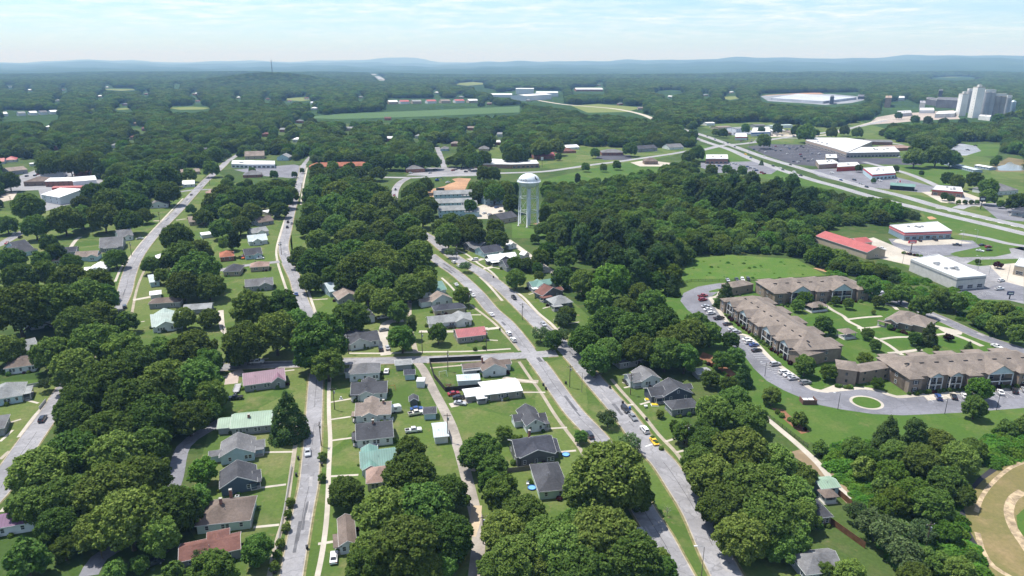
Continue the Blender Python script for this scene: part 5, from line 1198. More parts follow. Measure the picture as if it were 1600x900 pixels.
# radio mast on the hill
b = Vector((HILL[0], HILL[1], hillmask(*HILL)-1)); r = thing('radio_mast', 'thin dark lattice radio mast on the wooded hill', 'radio mast', b)
m = MB()
hh = 84
for i in range(3):
    a = i*2.094; m.tube([(4*math.cos(a), 4*math.sin(a), 0), (1*math.cos(a), 1*math.sin(a), hh)], .55, 4)
for k in range(14):
    z = hh*k/14; z2 = hh*(k+1)/14; f = lambda z: 4-3*z/hh
    for i in range(3):
        a, c = i*2.094, (i+1)*2.094; m.tube([(f(z)*math.cos(a), f(z)*math.sin(a), z), (f(z2)*math.cos(c), f(z2)*math.sin(c), z2)], .3, 4)
m.build('lattice', plain('dark_steel', (.10, .10, .11), .6, .3), r)
m = MB(); m.tube([(0, 0, hh), (0, 0, hh+12)], .4, 5); m.build('antenna', plain('dark_steel', (.10, .10, .11), .6, .3), r)
# ---------------------------------------------------------------- vehicles
TYRE = plain('tyre_rubber', (.02, .02, .02), .9); RIM = plain('wheel_rim', (.4, .4, .41), .4, .6)
CG = glass_dark('car_glass', (.012, .014, .018), .05)
LAMPW = plain('headlight_lens', (.75, .75, .72), .2); LAMPR = plain('tail_light_lens', (.35, .02, .02), .3)
PC = dict(white=(.75, .75, .75), silver=(.42, .43, .45), grey=(.20, .21, .22), black=(.018, .018, .02), dark=(.04, .045, .055), blue=(.03, .07, .22), red=(.30, .02, .025), yellow=(.80, .50, .02), orange=(.62, .14, .04), cream=(.62, .58, .5))
PROF = dict(
 sedan=dict(L=4.7, body=[(-2.35, .35), (2.35, .35), (2.35, .68), (2.2, .82), (1.0, .95), (-1.5, .98), (-2.3, .92)], cab=[(1.05, .95), (.3, 1.42), (-.85, 1.44), (-1.7, .98)]),
 suv=dict(L=4.8, body=[(-2.4, .42), (2.4, .42), (2.4, .85), (2.2, 1.02), (1.15, 1.1), (-2.35, 1.12)], cab=[(1.2, 1.1), (.55, 1.68), (-2.0, 1.7), (-2.32, 1.12)]),
 pickup=dict(L=5.6, body=[(-2.8, .5), (2.8, .5), (2.8, 1.0), (2.6, 1.12), (1.25, 1.2), (-2.8, 1.16)], cab=[(1.3, 1.18), (.75, 1.82), (-.65, 1.84), (-.9, 1.18)]),
 coupe=dict(L=4.5, body=[(-2.25, .32), (2.25, .32), (2.25, .6), (2.05, .74), (.8, .88), (-1.5, .92), (-2.2, .86)], cab=[(.85, .88), (.1, 1.28), (-.7, 1.3), (-1.7, .92)]),
 van=dict(L=5.2, body=[(-2.6, .45), (2.6, .45), (2.6, .9), (2.4, 1.1), (1.7, 1.25), (-2.6, 1.25)], cab=[(1.75, 1.25), (1.1, 2.0), (-2.5, 2.05), (-2.58, 1.25)]))
_CAR = {}
def car_parts(kind):
    if kind in _CAR: return _CAR[kind]
    p = PROF[kind]; hw = .92
    b = MB()
    body = [(x, z) for x, z in p['body']]
    b.prism([(x, -hw, z) for x, z in body], [(x, hw, z) for x, z in body])
    # rounded shoulders
    c = MB(); cab = p['cab']; tw = .68
    base = [cab[0], cab[-1]]; zt = max(z for x, z in cab); zb = cab[0][1]
    wd = lambda z: hw-.06-(hw-.06-tw)*(z-zb)/(zt-zb)
    n = len(cab)
    L_ = [(x, -wd(z), z) for x, z in cab]; R_2 = [(x, wd(z), z) for x, z in cab]
    roofp = MB()
    g = MB()
    # pillars and roof belong to the body, glass is set a little proud
    b.prism(L_, R_2)
    def pane(q, shrink=.86, out=.012):
        q = [Vector(v) for v in q]; ce = sum(q, Vector())/len(q); nn = (q[1]-q[0]).cross(q[2]-q[0]).normalized()
        if nn.dot(ce-Vector((0, 0, zb))) < 0: nn = -nn; q = q[::-1]
        q2 = [ce+(v-ce)*shrink for v in q]
        g.prism([v+nn*.002 for v in q2], [v+nn*out for v in q2])
    pane([L_[0], R_2[0], R_2[1], L_[1]]); pane([L_[-1], R_2[-1], R_2[-2], L_[-2]])
    pane(L_, .80); pane(R_2, .80)
    if kind == 'pickup':   # the open bed
        d = MB()
    Lw = p['L']/2; wx = Lw*.62; wr = .34 if kind in ('sedan', 'coupe') else .39
    w = MB(); w.lathe([(.001, -.11), (wr, -.11), (wr, .11), (.001, .11)], 12)
    w.v = [(x, z, y) for x, y, z in w.v]
    rm = MB(); rm.lathe([(.001, -.12), (wr*.6, -.12), (wr*.6, .12), (.001, .12)], 8); rm.v = [(x, z, y) for x, y, z in rm.v]
    hl = MB(); hl.box(-.03, .03, -.18, .18, -.08, .08)
    bed = None
    if kind == 'pickup':
        bed = MB(); bed.box(-2.7, -.95, -.75, .75, 1.155, 1.175)
    zf = p['body'][2][1]-.05; zr = p['body'][-1][1]-.14
    _CAR[kind] = dict(body=b, glass=g.mesh('window', CG), wheel=w.mesh('wheel', TYRE), rim=rm.mesh('rim', RIM), hl=hl.mesh('headlight', LAMPW), tl=hl.mesh('tail_light', LAMPR), bed=bed.mesh('truck_bed', DARKV) if bed else None, L=Lw, wx=wx, wr=wr, zf=zf, zr=zr, bodies={})
    return _CAR[kind]
_CARROOT = {}
def car(px_, py_, head, kind, colour, label, cat=None, group=None, z=.07, small=False, name=None):
    P = G(px_, py_); 
    if isinstance(head, tuple): d = G(*head)-P; rz = math.atan2(d.y, d.x)
    else: rz = math.radians(head)
    k = (kind, colour, small)
    cat = cat or {'sedan': 'car', 'suv': 'car', 'coupe': 'sports car', 'pickup': 'pickup truck', 'van': 'van'}[kind]
    nm = name or {'sedan': 'sedan_car', 'suv': 'suv_car', 'coupe': 'sports_car', 'pickup': 'pickup_truck', 'van': 'delivery_van'}[kind]
    if k in _CARROOT:
        r = copy_tree(_CARROOT[k], (P.x, P.y, z), rz, label)
        if group: r['group'] = group
        elif 'group' in r: del r['group']
        r['category'] = cat; r.name = nm; return r
    q = car_parts(kind)
    r = thing(nm, label, cat, (P.x, P.y, z), rz, group)
    bo = link('body', q['body'].mesh('body', paint(PC[colour])), r)
    link('window', q['glass'], r)
    if not small:
        for sx in (1, -1):
            for sy in (1, -1):
                w = link('wheel', q['wheel'], r); w.location = (sx*q['wx'], sy*.86, q['wr']); link('rim', q['rim'], w)
        for sy in (1, -1):
            h = link('headlight', q['hl'], r); h.location = (q['L'], sy*.66, q['zf']); h = link('tail_light', q['tl'], r); h.location = (-q['L'], sy*.68, q['zr'])
        if q['bed']: link('truck_bed', q['bed'], r)
    else:
        w = MB()
        for sx in (1, -1): w.box(sx*q['wx']-q['wr'], sx*q['wx']+q['wr'], -.95, .95, 0.02, q['wr']*2)
        w.build('wheel', TYRE, r)
    _CARROOT[k] = r; return r
bl = lambda x, y: (x-14, y-16)
car(481, 709, (482, 740), 'sedan', 'silver', 'silver car driving down the street below the cross street')
car(67, 657, (78, 640), 'suv', 'black', 'black car parked against the pavement of the diagonal street')
car(522, 874, (523, 862), 'sedan', 'white', 'white car parked on the grass at the bottom edge')
car(402, 568, (420, 567), 'pickup', 'white', 'white pickup driving along the cross street in tree shade')
car(368, 624, (356, 625), 'pickup', 'black', 'black pickup parked behind the purple roofed house')
car(604, 582, (606, 572), 'sedan', 'white', 'white sedan on the lawn beside the tall white house')
car(651, 641, (668, 639), 'sedan', 'blue', 'blue car parked behind the silver pickup')
car(650, 648, (668, 645), 'pickup', 'cream', 'pale pickup parked by the shed on the alley')
car(646, 675, (664, 673), 'pickup', 'white', 'white pickup behind the wide dark grey roof')
car(709, 617, (726, 614), 'sedan', 'red', 'red car outside the black fenced yard')
car(717, 623, (736, 622), 'sedan', 'black', 'black car parked between the red and the silver car')
car(719, 632, (738, 634), 'sedan', 'silver', 'silver car on the lawn below the bright white metal roof')
car(595, 547, (593, 536), 'suv', 'black', 'black car on the driveway of the white gable house')
car(606, 545, (604, 535), 'sedan', 'silver', 'silver car on the driveway of the white gable house')
car(600, 517, (614, 515), 'sedan', 'grey', 'dark grey car behind the white gable house')
car(598, 498, (614, 496), 'pickup', 'white', 'white pickup by the small white outbuilding')
car(704, 513, (690, 514), 'sedan', 'black', 'black car between the light grey and the bright red roofs')
car(795, 523, bl(795, 523), 'suv', 'white', 'white car at the kerb, nearer the red roof of two in line')
car(802, 533, bl(802, 533), 'suv', 'white', 'white car at the kerb beside the crossing, last of two in line')
car(768, 493, (757, 480), 'sedan', 'white', 'white car alone on the boulevard above the red roofed house')
car(739, 463, (730, 450), 'sedan', 'white', 'white car parked under the edge of a young street tree')
car(734, 457, (724, 445), 'suv', 'white', 'white car half under the young street tree, next to another')
car(713, 446, (704, 435), 'sedan', 'white', 'white car above the young street tree')
car(709, 411, (697, 401), 'suv', 'white', 'white car at the median kerb near the top of the boulevard, upper of two')
car(717, 417, (707, 408), 'sedan', 'white', 'white car at the median kerb near the top of the boulevard, lower of two')
car(712, 396, (702, 388), 'sedan', 'silver', 'silver car parked opposite the median at the top')
car(688, 380, (680, 374), 'sedan', 'dark', 'dark car in shade at the boulevard bend')
car(803, 467, (814, 478), 'suv', 'black', 'black car driving down the boulevard by the utility pole')
car(849, 508, (860, 520), 'sedan', 'silver', 'silver car parked beside two median trees')
car(742, 407, (730, 408), 'suv', 'white', 'white car on the drive of the pale blue house')
car(977, 642, (989, 656), 'suv', 'black', 'black car at the kerb, upper of two parked in front of the navy house')
car(989, 654, (1001, 668), 'sedan', 'grey', 'dark grey car at the kerb, lower of two in front of the navy house')
car(1007, 674, (995, 660), 'suv', 'white', 'white car at the kerb just above the yellow car')
car(1022, 692, (1036, 711), 'coupe', 'yellow', 'bright yellow sports car with a dark roof on the boulevard')
car(921, 682, (910, 666), 'suv', 'dark', 'dark car beside a small street tree on the boulevard')
car(1003, 836, (990, 815), 'sedan', 'silver', 'car in deep shade under the biggest oak by the median')
car(979, 599, (988, 608), 'sedan', 'black', 'black car beside the white house with a light grey gable')
car(195, 481, (192, 470), 'suv', 'dark', 'dark car parked at the shady bend of the diagonal street')
car(23, 366, (35, 358), 'sedan', 'white', 'white car on the short far street', None)
car(32, 372, (44, 364), 'suv', 'black', 'black car on the short far street')
car(11, 381, (0, 388), 'sedan', 'red', 'red car on the short far street')
car(219, 374, (232, 373), 'sedan', 'silver', 'silver car beside the broad dark grey roof')
car(299, 305, (305, 299), 'sedan', 'dark', 'dark car on the diagonal street near the upper crossing')
car(463, 461, (460, 452), 'sedan', 'blue', 'blue car on the climbing street')
car(450, 348, (451, 340), 'suv', 'black', 'black car parked high on the climbing street, upper of two')
car(449, 356, (450, 348), 'suv', 'dark', 'dark car parked high on the climbing street, lower of two')
car(456, 350, (457, 342), 'sedan', 'grey', 'grey car opposite the two dark cars')
car(437, 382, (438, 374), 'sedan', 'white', 'white car beside the pale blue gabled roof')
car(407, 405, (397, 406), 'sedan', 'white', 'white car in front of the pale blue cottage')
car(380, 404, (379, 410), 'van', 'orange', 'orange van beside the pale blue cottage')
car(432, 339, (442, 338), 'sedan', 'silver', 'silver car by the flat white roofed house')
car(476, 302, (468, 302), 'pickup', 'white', 'white pickup beside the street under far trees')
car(240, 883, (258, 876), 'suv', 'dark', 'dark blue car parked in deep shade beside the lane')
car(618, 297, (616, 304), 'pickup', 'black', 'black pickup on the short street below the main road')
car(616, 306, (613, 312), 'sedan', 'red', 'red car on the short street below the main road')
# apartment car park
row = [((1098, 464), 'pickup', 'red', 'red pickup at the head of the apartment car row'), ((1098, 470), 'suv', 'red', 'dark red car second in the apartment row'), ((1102, 480), 'sedan', 'silver', 'silver car third in the apartment row'),
       ((1106, 485), 'sedan', 'white', 'white car fourth in the apartment row'), ((1111, 491), 'suv', 'white', 'white car fifth in the apartment row'), ((1123, 499), 'pickup', 'black', 'black pickup after the white cars of the apartment row'),
       ((1137, 508), 'sedan', 'black', 'black car alone mid way along the apartment row'), ((1144, 517), 'sedan', 'silver', 'silver car, upper of a pair mid way along the apartment row'), ((1150, 521), 'suv', 'silver', 'silver car, lower of a pair mid way along the apartment row'),
       ((1167, 532), 'sedan', 'white', 'white car past the grass gap of the apartment row'), ((1171, 537), 'suv', 'white', 'white car beside the dark blue car in the apartment row'), ((1178, 541), 'sedan', 'blue', 'dark blue car in the apartment row'), ((1182, 549), 'sedan', 'black', 'black car below the dark blue car in the apartment row'),
       ((1211, 571), 'suv', 'silver', 'silver car with empty stalls on both sides near the tower'), ((1225, 584), 'suv', 'white', 'white car first of the cluster near the tower'), ((1232, 588), 'sedan', 'white', 'white car second of the cluster near the tower'), ((1239, 593), 'sedan', 'silver', 'pale silver car third of the cluster near the tower'), ((1258, 600), 'suv', 'grey', 'grey car last of the cluster near the tower'),
       ]
for (p, k, c, l) in row: car(p[0], p[1], (p[0]+13, p[1]-1.6), k, c, l, group='cars parked along the long apartment wing')
for (p, k, c, l) in [((1137, 439), 'sedan', 'silver', 'silver car, outermost of four behind the apartment link'), ((1151, 438), 'sedan', 'dark', 'dark car second of four behind the apartment link'), ((1160, 438.5), 'suv', 'white', 'white car third of four behind the apartment link'), ((1169, 438), 'suv', 'black', 'black car last of four behind the apartment link')]:
    car(p[0], p[1], (p[0]+4, p[1]+6), k, c, l, group='cars behind the apartment link')
for (p, k, c, l) in [((1466, 623), 'suv', 'blue', 'blue grey car beside the concrete pad'), ((1490, 622), 'sedan', 'black', 'black car beside the blue grey car'), ((1507, 621), 'sedan', 'white', 'white car beside a round car park tree'), ((1563, 615), 'sedan', 'white', 'white car right of the round car park tree'), ((1585, 613), 'suv', 'black', 'black car at the outer end of the row'), ((1601, 611), 'sedan', 'silver', 'silver car cut by the frame edge in the car park')]:
    car(p[0], p[1], (p[0]-5, p[1]-10), k, c, l, group='cars in front of the round island wing')
for (p, h, k, c, l) in [((1557, 543), (1570, 548), 'sedan', 'white', 'white car driving behind the apartments'), ((1386, 465), (1398, 466), 'sedan', 'silver', 'silver car at the end of the meadow wing'), ((1379, 459), (1391, 459), 'sedan', 'white', 'white car beside the meadow wing end'), ((1398, 505), (1412, 503), 'van', 'white', 'white van by the clubhouse'),
    ((1437, 377), (1430, 372), 'sedan', 'black', 'black car parked against the red banded shop, nearer its sign'), ((1461, 376), (1453, 372), 'suv', 'dark', 'dark car parked against the red banded shop, farther from its sign'), ((1495, 384), (1508, 385), 'pickup', 'black', 'black pickup in the lot of the red banded shop'), ((1534, 384), (1545, 383), 'sedan', 'dark', 'dark car by the kerbed grass island'), ((1544, 387), (1556, 386), 'suv', 'red', 'red car by the kerbed grass island'), ((1545, 392), (1557, 391), 'sedan', 'black', 'black car below the red car at the grass island'), ((1531, 393), (1543, 395), 'sedan', 'white', 'white car below the dark car at the grass island'),
    ((1512, 422), (1526, 422), 'suv', 'black', 'black car beside the white roofed box store'), ((1564, 440), (1577, 438), 'suv', 'white', 'white car by the concrete lot of the tan shop'), ((1561, 453), (1575, 452), 'pickup', 'white', 'white pickup in the box store lot'), ((1361, 387), (1368, 382), 'sedan', 'black', 'black car on the workshop yard'), ((1377, 390), (1387, 392), 'pickup', 'white', 'white pickup on the workshop yard')]:
    car(p[0], p[1], h, k, c, l)
hw = [((1105, 213), 'sedan', 'dark', 'dark car at the far bend of the highway'), ((1117, 218), 'sedan', 'blue', 'blue car before the traffic lights'), ((1131, 224), 'sedan', 'white', 'white car waiting at the traffic lights'), ((1137, 224), 'suv', 'dark', 'dark car waiting at the traffic lights'), ((1148, 230), 'sedan', 'black', 'black car on the crossing'), ((1194, 245), 'suv', 'white', 'white car on the far carriageway'), ((1235, 258), 'sedan', 'black', 'black car on the far carriageway near the cream office'), ((1314, 282), 'sedan', 'blue', 'blue car on the far carriageway near the burger restaurant'), ((1354, 293), 'suv', 'black', 'black car on the far carriageway near the parts store'),
      ((1165, 242), 'van', 'yellow', 'yellow truck on the near carriageway'), ((1173, 247), 'sedan', 'blue', 'blue car behind the yellow truck'), ((1208, 260), 'suv', 'dark', 'dark car on the near carriageway by the side drive'), ((1219, 263), 'sedan', 'white', 'white car in the middle of the near carriageway'), ((1223, 266), 'sedan', 'dark', 'dark car just behind the middle white car'), ((1241, 270), 'van', 'white', 'white van on the near carriageway'), ((1251, 275), 'pickup', 'black', 'black pickup behind the white van')]
for (p, k, c, l) in hw: car(p[0], p[1], (p[0]+26, p[1]+7.5), k, c, l, group='traffic on the highway', small=True, z=.08)
rr = random.Random(5)
n = 0
cols = ['white', 'silver', 'grey', 'black', 'dark', 'white', 'silver', 'blue', 'red', 'white']
def lot(area, cnt, head, label, group):
    for i in range(cnt):
        u, v = rr.random(), rr.random()
        x = area[0]+(area[2]-area[0])*u; y = area[1]+(area[3]-area[1])*v+(u*area[4] if len(area) > 4 else 0)
        c = rr.choice(cols); car(x, y, (x+head[0], y+head[1]), rr.choice(['sedan', 'suv', 'suv', 'pickup']), c, label, group=group, small=True)
for (x, y) in [(1202, 229), (1203, 232), (1212, 229), (1226, 227), (1229, 229), (1231, 231), (1234, 233), (1239, 230), (1243, 234), (1246, 232), (1252, 229), (1255, 231), (1262, 236), (1268, 240), (1280, 241), (1178, 234), (1186, 236), (1196, 238), (1212, 236), (1220, 236), (1230, 241), (1251, 242), (1252, 245), (1257, 249), (1263, 252), (1270, 250), (1249, 252), (1240, 253), (1247, 254), (1283, 253), (1300, 246)]:
    c = rr.choice(cols); car(x, y, (x+8, y-1.5), rr.choice(['sedan', 'suv', 'pickup']), c, 'small car standing in the dark shopping centre lot', group='cars in the shopping centre lot', small=True)
for (x, y) in [(1406, 246), (1421, 249), (1424, 247), (1428, 248)]:
    car(x, y, (x+8, y-1), 'suv', 'white', 'white car at the end of the shop row lot', group='cars at the shop row end', small=True)
for (x, y) in [(1104, 259), (1110, 260), (1114, 262), (1120, 258), (1124, 260), (1128, 261), (1133, 259), (1140, 258), (1146, 256), (1150, 257), (1155, 258), (1168, 261), (1172, 263), (1178, 264), (1182, 267), (1190, 270), (1194, 272), (1109, 264)]:
    c = rr.choice(cols); car(x, y, (x+8, y-1), rr.choice(['sedan', 'suv']), c, 'small car in the crowded lot of the brown brick shop', group='cars in the brick shop lot', small=True)
for (x, y) in [(642, 271), (668, 267), (672, 271), (680, 266), (708, 267), (712, 266), (722, 265), (728, 269), (716, 263), (733, 266)]:
    c = rr.choice(cols); car(x, y, (x+8, y-1), rr.choice(['sedan', 'suv']), c, 'small car in the lots by the mid town crossing', group='cars by the mid town crossing', small=True)
for (x, y) in [(769, 323), (776, 325), (782, 331), (757, 334), (765, 336)]:
    c = rr.choice(cols); car(x, y, (x+8, y-2), 'sedan', c, 'small car in the pale court of the grey townhouses', group='cars in the townhouse court', small=True)
for (x, y) in [(1150, 216), (1158, 221), (1175, 219), (1182, 218), (1174, 222), (1180, 221)]:
    c = rr.choice(cols); car(x, y, (x+10, y-1.5), 'sedan', c, 'small car around the red filling station', group='cars around the filling station', small=True)
for (x, y, c) in [(42, 276, 'black'), (55, 275, 'dark'), (60, 273, 'red'), (3, 294, 'white'), (97, 316, 'white')]:
    car(x, y, (x+8, y-2), 'suv', c, c+' car in the yard of the white roofed works', group='cars in the works yard', small=True)
for (x, y, c) in [(1375, 283, 'white'), (1345, 288, 'silver'), (1335, 282, 'black'), (1300, 271, 'white')]:
    car(x, y, (x+10, y+2), 'suv', c, c+' car between the roadside shops', group='cars between the roadside shops', small=True)
for (x, y) in [(1110, 199), (1126, 205.5), (1136, 206), (1148, 209), (1158, 209.5), (1166, 209), (1206, 212), (1214, 212.5), (1222, 212), (1240, 213), (1247, 212.5), (1190, 208), (1196, 209), (1185, 213), (1230, 204), (1210, 204)]:
    c = rr.choice(cols); car(x, y, (x+9, y-.6), rr.choice(['sedan', 'suv', 'van']), c, 'small vehicle standing between the far workshops', group='vehicles between the far workshops', small=True)
for (x, y, c) in [(1490, 236, 'black'), (1512, 235, 'dark'), (1524, 228, 'black')]:
    car(x, y, (x+10, y+1), 'pickup', c, 'dark vehicle on the pale lot by the wood', group='vehicles on the pale lot', small=True)
# flat trailer, camper, boat
def trailer(p, h):
    P = G(*p); d = G(*h)-P; r = thing('flat_trailer', 'long flat trailer with rails behind the black pickup', 'trailer', (P.x, P.y, 0), math.atan2(d.y, d.x))
    m = MB(); m.box(-3.6, 3.6, -1.1, 1.1, .7, .9); m.build('deck', plain('trailer_steel', (.38, .38, .40), .6, .2), r)
    m = MB(); 
    for y in (-1.05, 1.05): m.box(-3.6, 3.6, y-.04, y+.04, 1.4, 1.48)
    for x in (-3.5, -1.2, 1.2, 3.5):
        for y in (-1.05, 1.05): m.box(x-.04, x+.04, y-.04, y+.04, .9, 1.4)
    m.build('rail', STEEL, r)
    q = car_parts('suv')
    for x in (-.6, .5):
        for y in (-1.2, 1.2): w = link('wheel', q['wheel'], r); w.location = (x, y, .4)
    m = MB(); m.tube([(3.6, .5, .75), (5, 0, .7)], .06); m.tube([(3.6, -.5, .75), (5, 0, .7)], .06); m.build('drawbar', STEEL, r)
trailer((371, 609), (366, 624))
P = G(616, 644); r = thing('camper', 'small white camper trailer beside the pinkish tan roofed house', 'camper', (P.x, P.y, 0), .3)
m = MB(); pr = [(-2.4, .5), (2.4, .5), (2.7, 1.3), (2.4, 2.4), (1.8, 2.7), (-2.2, 2.7), (-2.5, 2.2)]; m.prism([(x, -1.05, z) for x, z in pr], [(x, 1.05, z) for x, z in pr]); m.build('body', paint((.7, .7, .68), .4), r)
window(r, (.5, -1.06, 1.8), 0, 1.2, .8); window(r, (2.62, 0, 1.8), math.pi/2, 1.2, .8)
for y in (-1, 1): w = link('wheel', car_parts('suv')['wheel'], r); w.location = (0, y, .39)
P = G(252, 716); r = thing('motor_boat', 'pale blue boat parked under trees beside the shaded lane', 'boat', (P.x, P.y, .5), math.radians(70))
m = MB(); H1 = [(-3, .8), (0, 1.1), (2, .8), (3.2, 0), (2, -.8), (0, -1.1), (-3, -.8)]; m.prism([(x*.9, y*.6, 0) for x, y in H1], [(x, y, 1.) for x, y in H1]); m.build('hull', paint((.45, .55, .66), .4), r)
m = MB(); m.prism([(-.3, -.7, 1), (.8, -.6, 1), (.8, .6, 1), (-.3, .7, 1)], [(-.3, -.6, 1.5), (.3, -.5, 1.5), (.3, .5, 1.5), (-.3, .6, 1.5)]); m.build('windscreen', CG, r)
m = MB(); m.box(-3.3, -3., -.25, .25, .3, 1.4); m.build('outboard_motor', DARKV, r)
# ---------------------------------------------------------------- fences
def fence(pxs, h, m_, label, step=2.4, board=True, cat='fence', name='fence', posts=True, pw=.09):
    pts = [G(*p) for p in pxs]; r = thing(name, label, cat, pts[0])
    o = pts[0]; P = MB(); B = MB()
    for i in range(len(pts)-1):
        a, b = pts[i]-o, pts[i+1]-o; L = (b-a).length; n = max(1, round(L/step)); d = (b-a).normalized(); nn = Vector((d.y, -d.x, 0))*.03
        for k in range(n+1):
            c = a+(b-a)*k/n; P.box(c.x-pw/2, c.x+pw/2, c.y-pw/2, c.y+pw/2, 0, h+.08)
        if board: B.prism([a+nn, b+nn, b-nn, a-nn], [v+Vector((0, 0, h)) for v in (a+nn, b+nn, b-nn, a-nn)])
        else:
            for z in (.25, h*.6, h*.95): B.prism([v+Vector((0, 0, z)) for v in (a+nn, b+nn, b-nn, a-nn)], [v+Vector((0, 0, z+.09)) for v in (a+nn, b+nn, b-nn, a-nn)])
            nb = int(L/.5)
            for k in range(nb):
                c = a+(b-a)*(k+.5)/nb; B.box(c.x-.02, c.x+.02, c.y-.02, c.y+.02, .1, h)
    B.build('fence_panels', m_, r); P.build('fence_posts', m_, r); return r
BLKF = plain('black_stained_boards', (.035, .033, .034), .8, var=.4)
fence([(671, 566), (678, 590), (696, 612), (749, 607)], 1.9, BLKF, 'black board fence around the yard with the metal shed')
fence([(671, 566), (710, 564), (752, 562)], 1.9, BLKF, 'black board fence along the cross street lawn')
REDW = plain('brown_fence_boards', (.145, .07, .035), .85, var=.4, scale=1.)
fence([(1297, 818), (1322, 836), (1351, 857)], 1.9, REDW, 'reddish brown board fence beside the brick house lawn')
fence([(1308, 772), (1322, 784), (1336, 797)], 1.9, REDW, 'reddish brown board fence beside the dirt track')
fence([(778, 740), (806, 737), (835, 733)], 1.6, GREYW, 'grey wooden fence below the dark grey house')
MET = plain('black_railing', (.03, .03, .032), .5, .3)
fence([(1190, 645), (1222, 669), (1262, 700)], 1.4, MET, 'thin black railing along the pale path', board=False)
fence([(1365, 432), (1300, 434), (1200, 439), (1080, 440), (1060, 445)], 1.4, MET, 'thin black railing below the rough meadow', board=False, step=4)
fence([(1300, 700), (1345, 697), (1380, 702)], 1.4, MET, 'thin black railing at the edge of the thicket', board=False)
fence([(1560, 680), (1600, 676), (1640, 674)], 1.4, MET, 'short black railing above the ball field', board=False)
WF = plain('white_fence_boards', (.6, .61, .6), .7, var=.2)
fence([(42, 606), (72, 601), (95, 596)], 1.5, WF, 'white picket fence beside the sky blue house')
fence([(62, 640), (72, 628)], 1.3, WF, 'short white fence by the pavement')
fence([(430, 870), (446, 790), (456, 730)], 1.1, STEEL, 'low wire fence along the lower street lawns', board=False, step=3, pw=.05)
# dumpster enclosure
P = G(1262, 629); r = thing('bin_enclosure', 'brown walled bin enclosure with white bins beside the loop road', 'bin enclosure', P, .0)
m = MB(); m.box(-2.6, 2.6, -1.8, -1.6, 0, 1.9); m.box(-2.6, -2.4, -1.6, 1.6, 0, 1.9); m.box(2.4, 2.6, -1.6, 1.6, 0, 1.9); m.build('wall', brick((.14, .06, .045)), r)
m = MB(); m.box(-2, -.2, -1.2, .8, 0, 1.5); m.build('bin', WHITE, r); m = MB(); m.box(.2, 1.9, -1.2, .8, 0, 1.5); m.build('bin', WHITE, r)
# ---------------------------------------------------------------- poles, lamps, signs
def utility_pole(x, y, h=10.5, ang=0., label='', arm=True, lamp=False):
    b = G(x, y); r = thing('utility_pole', label, 'utility pole', b, ang, 'wooden utility poles')
    m = MB(); m.tube([(0, 0, 0), (0, 0, h)], [.17, .11], 8); m.build('post', WOODP, r)
    if arm:
        m = MB(); m.box(-1.2, 1.2, -.06, .06, h-.9, h-.74); m.build('crossarm', WOODP, r)
        m = MB()
        for xx in (-1.1, 0, 1.1): m.tube([(xx, 0, h-.74), (xx, 0, h-.5)], .06, 6)
        m.build('insulators', WHITE, r)
    m = MB(); m.lathe([(.01, h-2.6), (.28, h-2.6), (.28, h-1.6), (.01, h-1.55)], 10, None, (.35, 0, 0)); m.build('transformer', STEEL, r)
    if lamp:
        m = MB(); m.tube([(0, 0, h-2.5), (-1., 0, h-2.1), (-2.4, 0, h-2.)], .05, 6); m.build('lamp_arm', STEEL, r); m = MB(); m.box(-2.9, -2.2, -.15, .15, h-2.1, h-1.93); m.build('lamp_head', WHITE, r)
WOODP = plain('creosoted_pole', (.11, .085, .065), .9, var=.3)
for a in [(733, 486, 10, .3, 'brown utility pole on the median by the black driving car'), (700, 690, 10.5, 0, 'brown utility pole beside the gravel alley'), (660, 553, 10.5, .1, 'brown utility pole at the alley mouth'), (760, 548, 10, .1, 'brown utility pole on the green corner lot'), (502, 697, 9, 1.5, 'leaning brown pole beside the left street shrubs'),
          (351, 537, 9, .1, 'dark pole on the lawn by the cross street'), (338, 583, 8, .1, 'dark pole at the edge of the cross street shade'), (329, 650, 9, .2, 'dark pole between oaks and the back lawn'), (160, 873, 9.5, .6, 'dark pole beside the shaded lane mouth'), (250, 348, 9, .5, 'brown utility pole on the diagonal street'), (328, 290, 10, .5, 'brown utility pole near the upper crossing'),
          (713, 404, 9.5, .4, 'utility pole at the top of the boulevard'), (1445, 862, 9, .2, 'thin grey pole rising from the thicket'), (18, 322, 9, .2, 'thin dark pole by the sandy yard'), (1170, 238, 14, .2, 'thin tall pole by the highway bank'), (472, 300, 9, 0, 'thin pole beside the far climbing street'), (689, 262, 10, 0, 'thin pole by the street to the far woods'), (755, 850, 9, .3, 'pole in the shade of the big oaks'), (523, 640, 9, .1, 'pole on the lawn edge by the pavement of the lower street'), (700, 580, 9, 1.2, 'pole along the black fence of the cross street lawn'), (890, 605, 9.5, .3, 'pole on the median just below the crossing'), (985, 617, 9, .4, 'pole on the verge in front of the white house with a light grey gable'), (206, 400, 9.5, .6, 'pole on the pavement beside the broad dark grey roof'), (440, 398, 9, .1, 'pole at the side street corner'), (816, 500, 9, .3, 'pole on the verge opposite the median trees'), (545, 553, 9, .1, 'pole in front of the white gable house by the cross street'), (640, 268, 10, .1, 'pole by the red brick hall'), (1072, 700, 9, .4, 'pole on the pavement below the yellow car'), (468, 680, 9, .1, 'pole on the verge beside the cone shaped tree')]:
    utility_pole(*a[:4], a[4])
